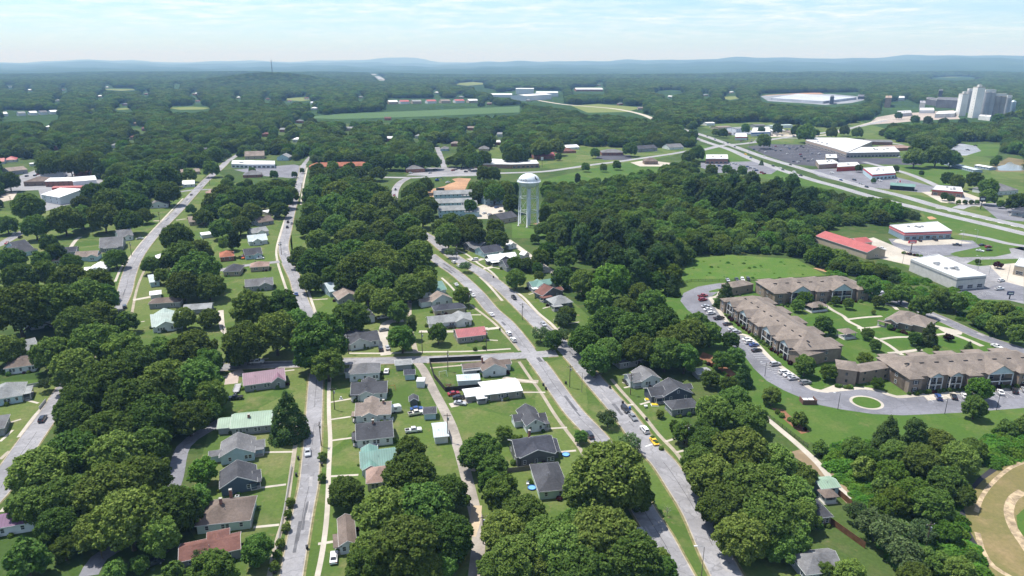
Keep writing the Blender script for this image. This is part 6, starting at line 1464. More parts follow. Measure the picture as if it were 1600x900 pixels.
def street_lamp(x, y, h, label, ang=0., colour=None):
    b = G(x, y); r = thing('street_lamp', label, 'street lamp', b, ang, 'street lamps')
    m = MB(); m.tube([(0, 0, 0), (0, 0, h)], [.11, .07], 8); m.build('post', GREYW if colour is None else colour, r)
    m = MB(); m.tube([(0, 0, h-.1), (-.8, 0, h+.25), (-1.9, 0, h+.3)], .045, 6); m.build('lamp_arm', STEEL, r)
    m = MB(); m.box(-2.5, -1.7, -.17, .17, h+.22, h+.38); m.build('lamp_head', WHITE, r)
street_lamp(909, 613, 8.2, 'street lamp on the grassy median below the crossing')
street_lamp(1096, 900, 8.5, 'street lamp on the median at the bottom edge')
for a in [(1309, 640, 6.5, 'dark lamp post on the outer edge of the round loop'), (1476, 647, 6.5, 'dark lamp post below the concrete pad'), (1557, 641, 6.5, 'dark lamp post beside the round car park tree'), (1578, 535, 6.5, 'lamp post on the grass behind the apartments'), (1195, 588, 6, 'lamp post on the bank by the bend of the loop')]: street_lamp(*a, colour=MET)
for a in [(1502, 383, 10, 'tall lot lamp by the red banded shop'), (1524, 381, 10, 'tall lot lamp by the kerbed grass island'), (1527, 425, 10, 'tall lot lamp near the concrete lot'), (1545, 430, 10, 'tall lot lamp beside the concrete lot kerb'), (1573, 440, 10, 'tall lot lamp in the tan shop lot'), (1410, 412, 9, 'lot lamp beside the workshop yard')]: street_lamp(*a, colour=STEEL)
def pylon_sign(x, y, h, w, hh, colm, label, text=None):
    b = G(x, y); r = thing('pylon_sign', label, 'sign', b)
    m = MB(); m.box(-.2, .2, -.2, .2, 0, h); m.build('post', MET, r)
    m = MB(); m.box(-w/2, w/2, -.3, .3, h, h+hh); m.build('sign_panel', colm, r)
    m = MB(); m.box(-w*.36, w*.36, -.34, -.3, h+hh*.3, h+hh*.7); m.build('sign_lettering_band', WHITE, r)
pylon_sign(1423, 393, 5.6, 5.2, 1.8, REDP, 'red sign with a pale band on a dark post before the red banded shop')
pylon_sign(1532, 327, 7, 5, 4, BLKF, 'square black sign on a thick post by the highway')
pylon_sign(1577, 467, 2.2, 3.4, 2, plain('navy_panel', (.02, .03, .09), .5), 'dark blue sign board in the dry grass by the box store')
pylon_sign(847, 262, 9, 3, 3.5, WHITE, 'white sign box on a pole behind the water tower')
# ---------------------------------------------------------------- small things in the yards
def bin_(x, y, c, label):
    b = G(x, y); r = thing('wheelie_bin', label, 'bin', b, .4, 'wheeled bins by the kerbs')
    m = MB(); m.prism([(-.26, -.3, .1), (.26, -.3, .1), (.26, .3, .1), (-.26, .3, .1)], [(-.32, -.38, 1.), (.32, -.38, 1.), (.32, .38, 1.), (-.32, .38, 1.)]); m.build('bin_body', c, r)
    m = MB(); m.box(-.35, .35, -.42, .42, 1.0, 1.08); m.build('lid', c, r)
    m = MB(); m.tube([(-.3, .34, .12), (.3, .34, .12)], .11, 8); m.build('wheel', TYRE, r)
BK = plain('black_plastic', (.025, .025, .028), .6); BLP = plain('blue_plastic', (.03, .10, .35), .5)
for a in [(849, 603, 'black bin by the drive of the corner house'), (884, 600, 'black bin on the median kerb'), (853, 609, 'black bin at the kerb below the driveway'), (953, 607, 'black bin by the shaded kerb'), (973, 631, 'black bin in front of the navy house'), (463, 744, 'black bin on the lower street verge by the dark blue house'), (466, 718, 'black bin on the lower street verge by the light blue house'), (503, 728, 'black bin beside a clipped street shrub'),
          (514, 597, 'black bin at the head of the lower street'), (430, 896, 'black bin at the bottom of the lower street'), (735, 491, 'black bin on the boulevard verge'), (781, 516, 'black bin by the red roofed corner lot'), (771, 434, 'black bin by the upper boulevard pavement'), (1010, 657, 'black bin beside the white parked car'), (480, 858, 'black bin across the lower street'), (399, 411, 'black bin near the side street')]:
    bin_(a[0], a[1], BK, a[2])
bin_(984, 640, BLP, 'blue bin beside the navy house walk')
# trampoline
P = G(847, 732); r = thing('trampoline', 'round trampoline with a lime green rim and net beside the dark grey house', 'trampoline', P)
LIME = plain('lime_pad', (.36, .55, .12), .6)
m = MB(); m.lathe([(1.75, .86), (2.15, .86), (2.15, .95), (1.75, .95), (1.75, .86)], 28); m.build('rim_pad', LIME, r)
m = MB(); m.lathe([(.01, .9), (1.74, .9)], 28); m.build('jumping_mat', BK, r)
for i in range(6):
    a = i*math.pi/3; m = MB(); m.tube([(2*math.cos(a), 2*math.sin(a), 0), (2*math.cos(a), 2*math.sin(a), .88)], .05, 6); m.build('leg', STEEL, r)
    m = MB(); m.tube([(2.1*math.cos(a), 2.1*math.sin(a), .9), (2.1*math.cos(a), 2.1*math.sin(a), 2.7)], .04, 6); m.build('net_pole', BK, r)
m = MB(); m.tube([(2.1*math.cos(i*math.pi/14), 2.1*math.sin(i*math.pi/14), 2.7) for i in range(29)], .03, 5, cap=False)
for k in range(24):
    a = k*math.pi/12; m.tube([(2.1*math.cos(a), 2.1*math.sin(a), .95), (2.1*math.cos(a), 2.1*math.sin(a), 2.7)], .008, 3)
m.build('safety_net', BK, r)
def pool(x, y, label, R=1.4):
    b = G(x, y); r = thing('paddling_pool', label, 'paddling pool', b)
    m = MB(); m.lathe([(R*.86, 0), (R, .1), (R, .4), (R*.86, .4), (R*.86, .1)], 20); m.build('rim', BLP, r); m = MB(); m.lathe([(.01, .3), (R*.86, .3)], 20); m.build('water_surface', plain('pool_water', (.18, .42, .62), .1), r)
pool(884, 711, 'small blue and white paddling pool on the bright lawn', 1.3); pool(831, 763, 'blue paddling pool beside the dark grey hip roof', 1.3)
def swing(x, y, m_, label, s=1.):
    b = G(x, y); r = thing('swing_set', label, 'swing set', b, .4)
    for sx in (-1.6, 1.6):
        for sy in (-1., 1.):
            m = MB(); m.tube([(sx*s, sy*s, 0), (sx*s*.95, 0, 2.3*s)], .06, 6); m.build('leg', m_, r)
    m = MB(); m.tube([(-1.6*s, 0, 2.3*s), (1.6*s, 0, 2.3*s)], .06, 6); m.build('top_bar', m_, r)
    for xx in (-.7, .7):
        m = MB(); m.box(xx-.25, xx+.25, -.1, .1, .55, .6); m.tube([(xx-.2, 0, .6), (xx-.2, 0, 2.3*s)], .015, 4); m.tube([(xx+.2, 0, .6), (xx+.2, 0, 2.3*s)], .015, 4); m.build('swing_seat', BK, r)
swing(692, 588, WHITE, 'white swing frame inside the black fenced yard')
swing(612, 610, plain('orange_frame', (.55, .2, .06), .6), 'orange play frame behind the white charcoal roofed cottage', .9)
def lump(x, y, m_, label, cat, name, parts):
    b = G(x, y); r = thing(name, label, cat, b)
    for (nm, x0, x1, y0, y1, z0, z1, mm) in parts:
        m = MB(); m.prism([(x0, y0, z0), (x1, y0, z0), (x1, y1, z0), (x0, y1, z0)], [(x0+.05, y0+.05, z1), (x1-.05, y0+.05, z1), (x1-.05, y1-.05, z1), (x0+.05, y1-.05, z1)]); m.build(nm, mm, r)
for (x, y, l) in [(371, 779, 'white air unit beside the dark blue gabled house'), (334, 838, 'white air unit in front of the mint green cottage'), (786, 626, 'white air unit beside the low brick house'), (588, 700, 'white air unit beside the plain white cottage'), (612, 656, 'white air unit by the pinkish tan roofed house')]:
    lump(x, y, WHITE, l, 'air conditioner', 'air_conditioner', [('casing', -.6, .6, -.5, .5, 0, 1., WHITE), ('fan_grille', -.4, .4, -.35, .35, 1., 1.06, BK)])
YEL = plain('yellow_flowers', (.6, .45, .03), .8)
lump(1014, 625, YEL, 'clipped yellow flower bed by the steps of the navy house, upper one', 'flower bed', 'flower_bed', [('blooms', -1.4, 1.4, -.8, .8, 0, .5, YEL), ('edging', -1.6, 1.6, -1., 1., 0, .15, WHITE)])
lump(1023, 633, YEL, 'clipped yellow flower bed by the steps of the navy house, lower one', 'flower bed', 'flower_bed', [('blooms', -1.2, 1.2, -.8, .8, 0, .5, YEL), ('edging', -1.4, 1.4, -1., 1., 0, .15, WHITE)])
lump(1009, 637, WHITE, 'round white stone bird bath on the navy house lawn', 'bird bath', 'bird_bath', [('pedestal', -.2, .2, -.2, .2, 0, .7, WHITE), ('bowl', -.6, .6, -.6, .6, .7, .9, WHITE)])
lump(533, 624, WHITE, 'white garden statue on the lawn of the white charcoal roofed cottage', 'statue', 'garden_statue', [('plinth', -.7, .7, -.4, .4, 0, .3, WHITE), ('figure', -.35, .35, -.25, .25, .3, 1.2, WHITE)])
lump(825, 757, WHITE, 'pair of pale lawn chairs beside the dark grey hip roof', 'chair', 'lawn_chair', [('seat', -.5, .5, -.4, .4, .35, .45, WHITE), ('backrest', -.5, .5, .35, .45, .45, 1., WHITE), ('leg', -.45, -.38, -.35, .35, 0, .35, WHITE), ('leg', .38, .45, -.35, .35, 0, .35, WHITE)])
rubble = thing('wood_pile', 'low heap of reddish scrap timber inside the black fenced yard', 'wood pile', G(703, 604))
for k in range(14):
    m = MB(); a = rr.uniform(0, 3); c, s = math.cos(a), math.sin(a); x, y, z = rr.uniform(-2, 2), rr.uniform(-1.5, 1.5), rr.uniform(.1, .6)
    m.tube([(x-c, y-s, z), (x+c, y+s, z+.2)], .09, 5); m.build('log', REDW if k % 2 else GREYW, rubble)
for (x, y, l, c) in [(650, 277, 'blue excavator parked beside the orange clay plot', (.05, .12, .30)), (688, 297, 'dark green skip on the orange clay plot', (.04, .07, .04)), (632, 870, 'x', None)]:
    if c is None: continue
    mm = plain('machine_paint_'+l[:4], c, .5)
    if 'skip' in l: lump(x, y, mm, l, 'skip', 'waste_skip', [('body', -4, 4, -1.6, 1.6, .1, 1.8, mm), ('rim', -4.1, 4.1, -1.7, 1.7, 1.8, 2., BK)])
P = G(683, 283); r = thing('excavator', 'blue digger parked on the grass above the orange clay plot', 'excavator', P, .4); BM = plain('blue_machine', (.05, .12, .30), .5)
m = MB(); m.box(-2, 2, -1.4, -.7, 0, .9); m.build('track', BK, r); m = MB(); m.box(-2, 2, .7, 1.4, 0, .9); m.build('track', BK, r); m = MB(); m.box(-1.8, 1.5, -1.3, 1.3, .95, 2.3); m.build('body', BM, r); m = MB(); m.box(.2, 1.5, .2, 1.2, 2.3, 3.4); m.build('cab', CG, r); m = MB(); m.tube([(1.4, -.4, 1.8), (4, -.4, 4.4), (6.5, -.4, 2.2), (6.2, -.4, .9)], .3, 6); m.build('boom', BM, r)
car(700, 286, (708, 285), 'pickup', 'white', 'white pickup on the grass above the orange clay plot', small=True)
for (x, y, l) in [(1404, 285, 'fuel pumps nearer the parts store'), (1415, 290, 'fuel pumps under the green roofed canopy')]:
    lump(x, y, WHITE, l, 'fuel pump', 'fuel_pump', [('island', -3, 3, -.7, .7, 0, .2, CONCP), ('pump', -2, -1, -.4, .4, .2, 2., WHITE), ('pump', 1, 2, -.4, .4, .2, 2., REDP)])
# ---------------------------------------------------------------- foliage
def foliage(name, a, b, c, trans=.26):
    m, nt, out = new_mat(name)
    g = nd(nt, 'ShaderNodeNewGeometry'); oi = nd(nt, 'ShaderNodeObjectInfo')
    col = ramp(nt, g.outputs['Random Per Island'], [(0, a), (.55, b), (1, c)])
    hv = nd(nt, 'ShaderNodeHueSaturation')
    def mr(src, lo, hi):
        n = nd(nt, 'ShaderNodeMapRange'); n.inputs[3].default_value = lo; n.inputs[4].default_value = hi; nt.links.new(src, n.inputs[0]); return n.outputs[0]
    wn = nd(nt, 'ShaderNodeTexWhiteNoise', noise_dimensions='1D'); nt.links.new(oi.outputs['Random'], wn.inputs['W'])
    nt.links.new(mr(oi.outputs['Random'], .480, .526), hv.inputs['Hue']); nt.links.new(mr(wn.outputs['Value'], .64, 1.42), hv.inputs['Value'])
    hv.inputs['Saturation'].default_value = .95
    nt.links.new(col, hv.inputs['Color'])
    d = nd(nt, 'ShaderNodeBsdfDiffuse'); t = nd(nt, 'ShaderNodeBsdfTranslucent'); mx = nd(nt, 'ShaderNodeMixShader'); mx.inputs[0].default_value = trans
    nt.links.new(hv.outputs[0], d.inputs[0]); nt.links.new(hv.outputs[0], t.inputs[0])
    nt.links.new(d.outputs[0], mx.inputs[1]); nt.links.new(t.outputs[0], mx.inputs[2]); nt.links.new(mx.outputs[0], out.inputs[0])
    return m
FD = foliage('oak_leaves', (.056, .100, .016), (.096, .156, .026), (.16, .228, .048))
FM = foliage('maple_leaves', (.062, .118, .018), (.102, .172, .028), (.16, .235, .046))
FL = foliage('young_leaves', (.06, .12, .012), (.09, .16, .018), (.13, .2, .028))
FP = foliage('pine_needles', (.040, .074, .018), (.062, .106, .026), (.095, .145, .042), .2)
FG = foliage('dusty_leaves', (.055, .095, .03), (.085, .135, .044), (.13, .18, .075))
FR = foliage('dark_red_leaves', (.03, .010, .012), (.045, .014, .015), (.07, .022, .02))
BARK = plain('tree_bark', (.10, .08, .062), .95, var=.4, scale=1.2)
def leaf_mesh(name, spheres, n, size, seed, mat, up=.0, cut=.8):
    """many small leaf sprays over the outside of a set of spheres"""
    rng = np.random.default_rng(seed)
    S = np.array(spheres, float); C, R = S[:, :3], S[:, 3]
    pr = R**2/np.sum(R**2); pts, nrm = [], []; tot = 0
    while tot < n:
        k = rng.choice(len(S), n*2, p=pr); d = rng.normal(size=(n*2, 3)); d[:, 2] += up; d /= np.linalg.norm(d, axis=1)[:, None]
        p = C[k]+d*(R[k]*rng.uniform(.72, 1.16, n*2))[:, None]
        ok = np.ones(len(p), bool)
        for j in range(len(S)):
            ok &= (np.sum((p-C[j])**2, axis=1) > (R[j]*cut)**2) | (k == j)
        p, d = p[ok], d[ok]; pts.append(p); nrm.append(d); tot += len(p)
        if len(pts) > 30: break
    p = np.concatenate(pts)[:n]; d = np.concatenate(nrm)[:n]; m = len(p)
    nn = d*.8+rng.normal(size=(m, 3))*.62; nn[:, 2] += .75; nn /= np.linalg.norm(nn, axis=1)[:, None]
    t = np.cross(nn, rng.normal(size=(m, 3))); t /= np.linalg.norm(t, axis=1)[:, None]; b = np.cross(nn, t)
    s1 = size*rng.uniform(.55, 1.3, m)[:, None]; s2 = size*rng.uniform(.45, 1., m)[:, None]
    V = np.stack([p-t*s1, p-b*s2+nn*s1*.15, p+t*s1, p+b*s2-nn*s1*.15], 1).reshape(-1, 3)
    me = bpy.data.meshes.new(name); me.vertices.add(4*m); me.vertices.foreach_set('co', V.ravel())
    me.loops.add(4*m); me.loops.foreach_set('vertex_index', np.arange(4*m)); me.polygons.add(m)
    me.polygons.foreach_set('loop_start', np.arange(0, 4*m, 4)); me.polygons.foreach_set('loop_total', np.full(m, 4))
    me.materials.append(mat); me.update(); me.validate(); return me
def lobes_round(R, H, zb, n, seed, sub=6, flat=.8, lr=(.30, .44)):
    r = random.Random(seed); out = []; zc = zb+(H-zb)*.45; rz = (H-zb)*.5
    big = []
    for i in range(n):
        a = i*2.39996+r.uniform(-.3, .3); e = math.asin(max(-.7, min(1, -.55+1.55*(i+.5)/n)))
        rad = r.uniform(.9, 1.1)
        q = R*r.uniform(*lr)
        x, y, z = (R-q)*rad*math.cos(e)*math.cos(a), (R-q)*rad*math.cos(e)*math.sin(a), zc+(rz-q*.8)*rad*math.sin(e)
        big.append((x, y, z, q))
    big.append((0, 0, zc, R*.55))
    for (x, y, z, q) in big:
        out.append((x, y, z, q*.74))
        for k in range(sub*2):
            d = Vector((r.gauss(0, 1), r.gauss(0, 1), r.gauss(.35, .8))).normalized()
            o = Vector((x, y, z-zc)); 
            if d.dot(o) < 0 and r.random() < .8: d = -d
            qq = q*r.uniform(.2, .42); f = r.uniform(.7, .98); out.append((x+d.x*q*f, y+d.y*q*f, z+d.z*q*f*.92, qq))
    return out
def trunk_mesh(name, H, zb, R, seed, r0=.45, limbs=6):
    r = random.Random(seed); m = MB()
    top = Vector((r.uniform(-.4, .4), r.uniform(-.4, .4), H*.62))
    m.tube([(0, 0, -.2), (0, 0, .4), (top.x*.3, top.y*.3, zb), (top.x, top.y, top.z)], [r0*1.45, r0*1.05, r0*.85, r0*.3], 8)
    for i in range(limbs):
        a = i*2.4+r.uniform(-.4, .4); z0 = zb*.85+(H*.5-zb*.85)*i/limbs; L = R*r.uniform(.6, .85)
        m.tube([(top.x*.3, top.y*.3, z0), (L*.5*math.cos(a), L*.5*math.sin(a), z0+L*.35), (L*math.cos(a), L*math.sin(a), z0+L*r.uniform(.5, .8))], [r0*.5, r0*.32, r0*.1], 6)
    return m.mesh(name, BARK)
TREE = {}   # kind -> list of (trunk mesh, crown mesh, radius, height)
def add(kind, trunk, crown, R, H): TREE.setdefault(kind, []).append((trunk, crown, R, H))
for i in range(5):
    R, H, zb = 7.2, 12.8+i*.6, 1.1+.15*i
    add('oak', trunk_mesh('trunk', H, zb, R, i), leaf_mesh('crown', lobes_round(R, H, zb, 19+i*2, 40+i), 13000, .37, i, FD, .1), R, H)
for i in range(4):
    R, H, zb = 6.0, 12.4+i*.7, .9
    add('maple', trunk_mesh('trunk', H, zb, R, 20+i), leaf_mesh('crown', lobes_round(R, H, zb, 16+i, 60+i, 6), 11000, .34, 20+i, FM, .1), R, H)
for i in range(2):
    R, H, zb = 5.6, 11.5+i, 1.0
    add('light', trunk_mesh('trunk', H, zb, R, 30+i), leaf_mesh('crown', lobes_round(R, H, zb, 15+i, 80+i, 6), 9500, .33, 30+i, FL, .1), R, H)
def cone_spheres(R, H, zb, seed, whorls=11, per=6, p=.9):
    r = random.Random(seed); o = []
    for k in range(whorls):
        f = k/(whorls-1); z = zb+(H-zb)*f; q = R*(1-f)**p+.25
        for j in range(max(2, int(per*(1-f)+2))):
            a = r.uniform(0, 6.28); d = q*r.uniform(.45, .95); s = q*r.uniform(.26, .4)+.25
            o.append((d*math.cos(a), d*math.sin(a), z+r.uniform(-.4, .4)-d*.12, s))
        o.append((0, 0, z, q*.5+.2))
    return o
for i in range(3):
    R, H, zb = 3.7, 16+i, 3.0
    add('pine', trunk_mesh('trunk', H*1.4, zb, R*.5, 50+i, .28, 4), leaf_mesh('crown', lobes_round(R, H, zb, 16, 90+i, 5, lr=(.34, .5)), 7000, .27, 50+i, FP), R, H)
for i in range(2):
    R, H, zb = 4.4, 13, .5
    add('cedar', trunk_mesh('trunk', H*1.2, zb+.6, R*.4, 70+i, .3, 3), leaf_mesh('crown', cone_spheres(R, H, zb, 110+i, 16, 11, .6), 11000, .27, 70+i, FP), R, H)
for i in range(2):
    R, H, zb = 2.4, 5.0, .15
    add('shrub', trunk_mesh('trunk', H, .4, R, 90+i, .14, 3), leaf_mesh('crown', lobes_round(R, H, zb, 10, 130+i, 4, lr=(.36, .5)), 2600, .26, 90+i, FD), R, H)
for i in range(2):
    R, H, zb = 3.6, 6.5, 1.4
    add('thin', trunk_mesh('trunk', H, zb, R, 95+i, .16, 8), leaf_mesh('crown', lobes_round(R, H, zb, 10, 140+i, 5), 2300, .23, 95+i, FG), R, H)
R, H = 2.6, 4.4; add('plum', trunk_mesh('trunk', H, .7, R, 97, .14, 4), leaf_mesh('crown', lobes_round(R, H, .4, 10, 150, 4), 2600, .24, 97, FR), R, H)
for i in range(1):
    R, H = 1.3, 1.5; add('clipped', trunk_mesh('trunk', H, .2, R*.5, 98, .08, 2), leaf_mesh('crown', [(0, 0, .75, 1.0), (.2, .1, .8, .95)], 1800, .14, 98, FD), R, H)
# ---------------------------------------------------------------- single trees: crown centre and width as seen in the picture
TL = []      # dicts: kind, pos, scale
def place(cx, cy, w, kind, asp=1.0):
    if w > 30 and cy < 700: w *= .84 if cx < 480 and 290 < cy < 470 else .94
    v = TREE[kind]; t = v[(int(cx*7+cy*13)) % len(v)]
    R, H = t[2], t[3]; s = 1.; P = G(cx, cy, 8)
    for _ in range(6):
        d = depth(P); s = w*d/F/(2*R)
        P = G(cx, cy, min(H*s*asp*.56, 60))
    TL.append(dict(kind=kind, var=t, x=P.x, y=P.y, s=s, asp=asp, w=w, px=(cx, cy)))
for r_ in """oak 25 478 95;oak 78 474 85;oak 132 462 85;maple 165 463 48;oak 118 506 62;oak 152 494 64;shrub 196 500 40;oak 8 545 60;oak 82 548 66;oak 150 536 78;maple 192 548 66
oak 116 574 70;oak 166 592 82;oak 212 562 62;maple 252 548 50;oak 300 540 74;maple 326 562 46;oak 128 618 72;oak 205 624 92;oak 260 594 88;oak 306 592 82;maple 330 616 54;oak 118 656 60;oak 168 672 88;oak 240 650 88;oak 294 650 66;oak 330 640 40
thin 70 600 26;maple 104 640 44;oak 62 735 88;oak 112 706 86;oak 178 708 86;oak 232 694 70;oak 48 784 66;oak 106 776 84;oak 90 820 66;oak 168 762 100;oak 222 744 86;oak 200 808 104;oak 150 826 66;oak 268 792 88;maple 250 836 62;maple 302 778 56;light 316 735 44;maple 100 856 40;shrub 40 872 66;maple 330 890 72;maple 352 900 46;maple 402 856 48;shrub 218 880 30;shrub 180 888 36;shrub 270 890 34;thin 312 868 30
oak 288 496 36;oak 326 496 36;cedar 448 644 56;maple 392 478 66;maple 440 476 56;oak 384 532 74;oak 430 518 72;maple 462 506 54;oak 372 552 44;maple 500 532 92;maple 512 568 56;maple 484 556 52;oak 546 492 62;maple 628 526 46;pine 643 508 18;oak 602 470 52;oak 574 458 42;maple 622 484 36;maple 684 519 30
oak 470 400 46;oak 492 410 58;oak 520 400 60;oak 550 394 62;oak 586 398 58;oak 560 418 66;oak 604 414 70;oak 636 408 62;oak 655 392 46;oak 664 428 42;oak 520 432 44;oak 590 440 62;oak 640 446 54;oak 484 440 36;maple 665 440 40;maple 540 440 40;oak 700 368 44;oak 720 360 46;oak 742 366 40;oak 776 372 36;oak 688 356 30
oak 30 432 60;maple 70 424 44;oak 14 404 54;maple 86 392 36;maple 76 378 32;oak 54 352 48;oak 100 342 62;oak 44 322 54;oak 128 338 50;oak 162 338 56;oak 200 344 50;oak 172 314 60;oak 214 318 46;maple 64 404 34;oak 10 350 40;oak 180 402 42;oak 236 412 30;oak 224 336 32;oak 276 370 60;oak 306 420 84;oak 286 444 60;oak 326 446 58;maple 254 430 26;oak 262 408 36;oak 282 396 60;oak 310 392 54;oak 108 434 60;maple 150 442 60;oak 110 410 40;maple 90 442 40
oak 208 300 52;oak 240 296 44;oak 262 300 44;oak 146 302 46;oak 180 292 50;oak 220 280 48;oak 255 272 46;oak 128 318 30;cedar 154 262 20;oak 110 258 34;oak 136 254 40;oak 75 258 36;oak 14 282 32
oak 350 300 44;oak 376 306 50;oak 408 300 46;oak 436 306 50;oak 360 330 44;oak 392 330 40;oak 330 330 40;oak 346 356 44;oak 374 350 40;oak 356 378 34;pine 366 376 20;oak 318 338 30;oak 298 326 16;oak 452 302 36;oak 436 326 30;maple 330 262 26;maple 296 272 22
oak 490 302 36;oak 500 284 34;oak 530 300 56;oak 556 310 50;oak 520 320 50;oak 546 330 50;oak 580 300 46;oak 600 318 48;oak 570 334 50;oak 608 338 50;oak 500 345 44;oak 526 352 46;oak 560 362 46;oak 600 360 50;oak 636 350 46;oak 660 336 40;oak 640 320 40;oak 480 352 38;oak 496 372 40;maple 484 330 30;oak 540 372 40;oak 580 380 44;oak 620 376 44;oak 650 366 40;oak 652 296 34;oak 664 288 28;maple 670 320 30
oak 540 766 56;oak 640 744 84;oak 600 800 92;oak 660 790 100;oak 700 770 70;oak 634 850 104;oak 700 836 80;oak 580 860 70;maple 568 884 60;oak 660 880 70;oak 690 880 50;maple 640 706 50;oak 750 704 66;oak 768 724 50;light 808 690 26;light 812 704 20;maple 788 676 28;maple 784 768 58;maple 766 752 40;oak 820 800 72;oak 786 830 72;oak 850 836 66;oak 808 868 84;oak 860 880 70;oak 770 880 50
oak 955 738 118;oak 916 762 74;oak 990 770 62;oak 940 790 60;oak 940 836 110;oak 880 856 90;oak 985 868 96;oak 910 890 100;maple 1036 892 50;oak 900 822 70;oak 1030 870 40
thin 876 524 28;thin 845 521 32;maple 864 530 30;thin 715 443 1;maple 722 460 30;thin 704 394 20;thin 727 416 20;thin 950 652 36;thin 985 692 40;maple 908 681 22;oak 806 434 34;oak 805 410 26;oak 822 412 26;maple 840 418 18;maple 842 430 16
oak 912 530 50;oak 934 506 44;oak 950 548 50;oak 956 500 62;oak 990 512 72;oak 1030 504 66;oak 1056 530 62;oak 1000 544 60;oak 1040 552 64;maple 1070 556 50;oak 1080 520 60;maple 930 560 54;oak 885 492 34;thin 880 500 30;light 955 436 62;oak 912 440 46;oak 880 432 40;maple 845 402 30;light 856 390 34;maple 884 400 40;oak 1090 500 40;maple 1020 474 50;oak 975 480 50;maple 1110 520 40;maple 936 470 50;oak 1000 458 40;cedar 1051 444 22;maple 1024 440 36
maple 1142 530 28;maple 1150 556 30;cedar 1162 584 26;maple 1128 562 30;maple 1110 590 30;maple 1206 618 32;maple 1140 600 30;cedar 1134 458 28;maple 1258 568 36;maple 1296 580 28;light 1258 466 26;maple 1247 476 20;maple 1287 506 28;maple 1300 516 14;maple 1326 473 16;maple 1306 469 14;maple 1373 470 20;thin 1280 480 14;maple 1356 520 20;maple 1368 538 18;cedar 1452 520 24;maple 1430 528 20;cedar 1514 543 14;plum 1483 526 16;shrub 1365 487 8;light 1372 598 20;light 1352 560 24;light 1532 606 42;maple 1524 634 38;thin 1378 596 1;shrub 1391 510 10;shrub 1436 544 8;shrub 1463 544 10
oak 1116 640 60;oak 1150 620 50;oak 1170 650 60;oak 1110 690 66;oak 1160 700 90;oak 1210 720 70;oak 1110 740 80;oak 1180 760 100;oak 1236 770 70;oak 1130 790 80;oak 1200 810 96;oak 1250 800 60;oak 1160 836 80;maple 1240 836 60;oak 1220 850 60;oak 1090 716 50;oak 1250 740 50;shrub 1054 664 18;shrub 1032 646 14;maple 1070 672 40;maple 1100 668 36
shrub 1250 654 26;shrub 1282 698 26;oak 1336 700 40;cedar 1388 676 44;pine 1428 684 40;oak 1466 690 50;oak 1500 716 56;oak 1440 716 56;oak 1480 752 56;oak 1520 700 40;oak 1400 706 44;light 1360 716 36;oak 1504 770 40;light 1394 740 50;light 1430 770 60;maple 1460 790 60;light 1400 780 50;shrub 1350 730 40;shrub 1380 760 36;light 1480 830 40;thin 1370 820 60;thin 1400 840 70;thin 1340 800 40;thin 1420 870 60;thin 1440 830 44;light 1380 790 40;maple 1330 896 50;maple 1460 876 50;maple 1500 890 50;maple 1430 900 50;shrub 1520 870 24;maple 1290 890 30;shrub 1576 668 30;shrub 1600 664 30
maple 1440 476 40;light 1392 462 24;maple 1358 446 40;maple 1410 458 34;maple 1470 464 36;light 1528 494 28;maple 1496 470 34;maple 1540 484 34;maple 1570 484 36;maple 1590 498 34;maple 1560 506 34;maple 1590 520 30;light 1548 512 16;oak 1540 500 30
shrub 504 712 16;shrub 503 745 14;shrub 454 783 16;shrub 450 802 14;shrub 447 822 16;shrub 438 848 16;shrub 433 866 16;shrub 428 884 18;clipped 1019 684 9;clipped 1026 692 9;clipped 1033 700 9;clipped 742 545 8;clipped 757 543 8;clipped 778 572 1
oak 848 357 26;maple 864 372 24;maple 836 372 16;oak 750 300 34;oak 772 300 36;maple 800 316 30;oak 704 346 40;oak 734 352 44;maple 774 354 30;oak 790 296 30;maple 735 322 22;maple 700 352 26
oak 706 251 20;oak 722 247 32;oak 742 250 28;oak 732 240 30;maple 757 246 24;oak 800 241 30;oak 815 243 24;oak 846 230 36;oak 660 247 38;oak 640 250 32;oak 676 251 28;maple 756 270 24;maple 772 271 22;maple 628 252 26;oak 610 250 34;oak 868 228 30;maple 930 238 16;oak 985 232 24
maple 394 266 12;maple 428 272 14;oak 497 264 24;maple 520 260 20;oak 547 263 22;maple 574 262 18;oak 498 276 30;oak 516 268 22;oak 541 272 30;oak 560 270 26;oak 590 270 26;maple 472 266 8;maple 460 272 10;oak 1090 238 24;oak 1076 244 22;maple 1112 266 20;maple 1136 264 16;maple 1160 266 16;maple 1145 270 14
maple 1165 200 14;maple 1190 203 12;maple 1215 200 16;oak 1130 207 16;oak 1245 203 18;maple 1275 207 12;maple 1118 206 12;oak 1300 206 18;oak 1320 203 16;oak 1340 206 18;maple 1365 282 8;maple 1400 263 10;maple 1342 262 12;maple 1440 270 8
maple 1404 180 12;maple 1430 186 14;maple 1450 188 14;oak 1475 190 16;oak 1505 190 14;maple 1560 186 18;oak 1578 184 22;oak 1594 182 24;maple 1194 219 22;oak 1440 232 40;oak 1464 240 40;oak 1430 244 36;oak 1486 246 34;oak 1260 206 30;maple 1482 278 22;maple 1496 283 22;maple 1523 280 26;oak 1545 290 30;oak 1545 306 26;maple 1590 314 34;maple 1476 306 12;maple 1486 310 12;shrub 1498 315 8;shrub 1508 315 8;shrub 1518 315 8;shrub 1527 315 8;plum 1560 413 14;maple 1528 408 9;maple 1564 318 12
maple 1130 248 1;cedar 1190 253 6;maple 964 257 14;maple 943 261 12;shrub 872 244 12;maple 915 260 14""".replace('\n', ';').split(';'):
    k, x, y, w = r_.split()
    if float(w) > 2: place(float(x), float(y), float(w), k)
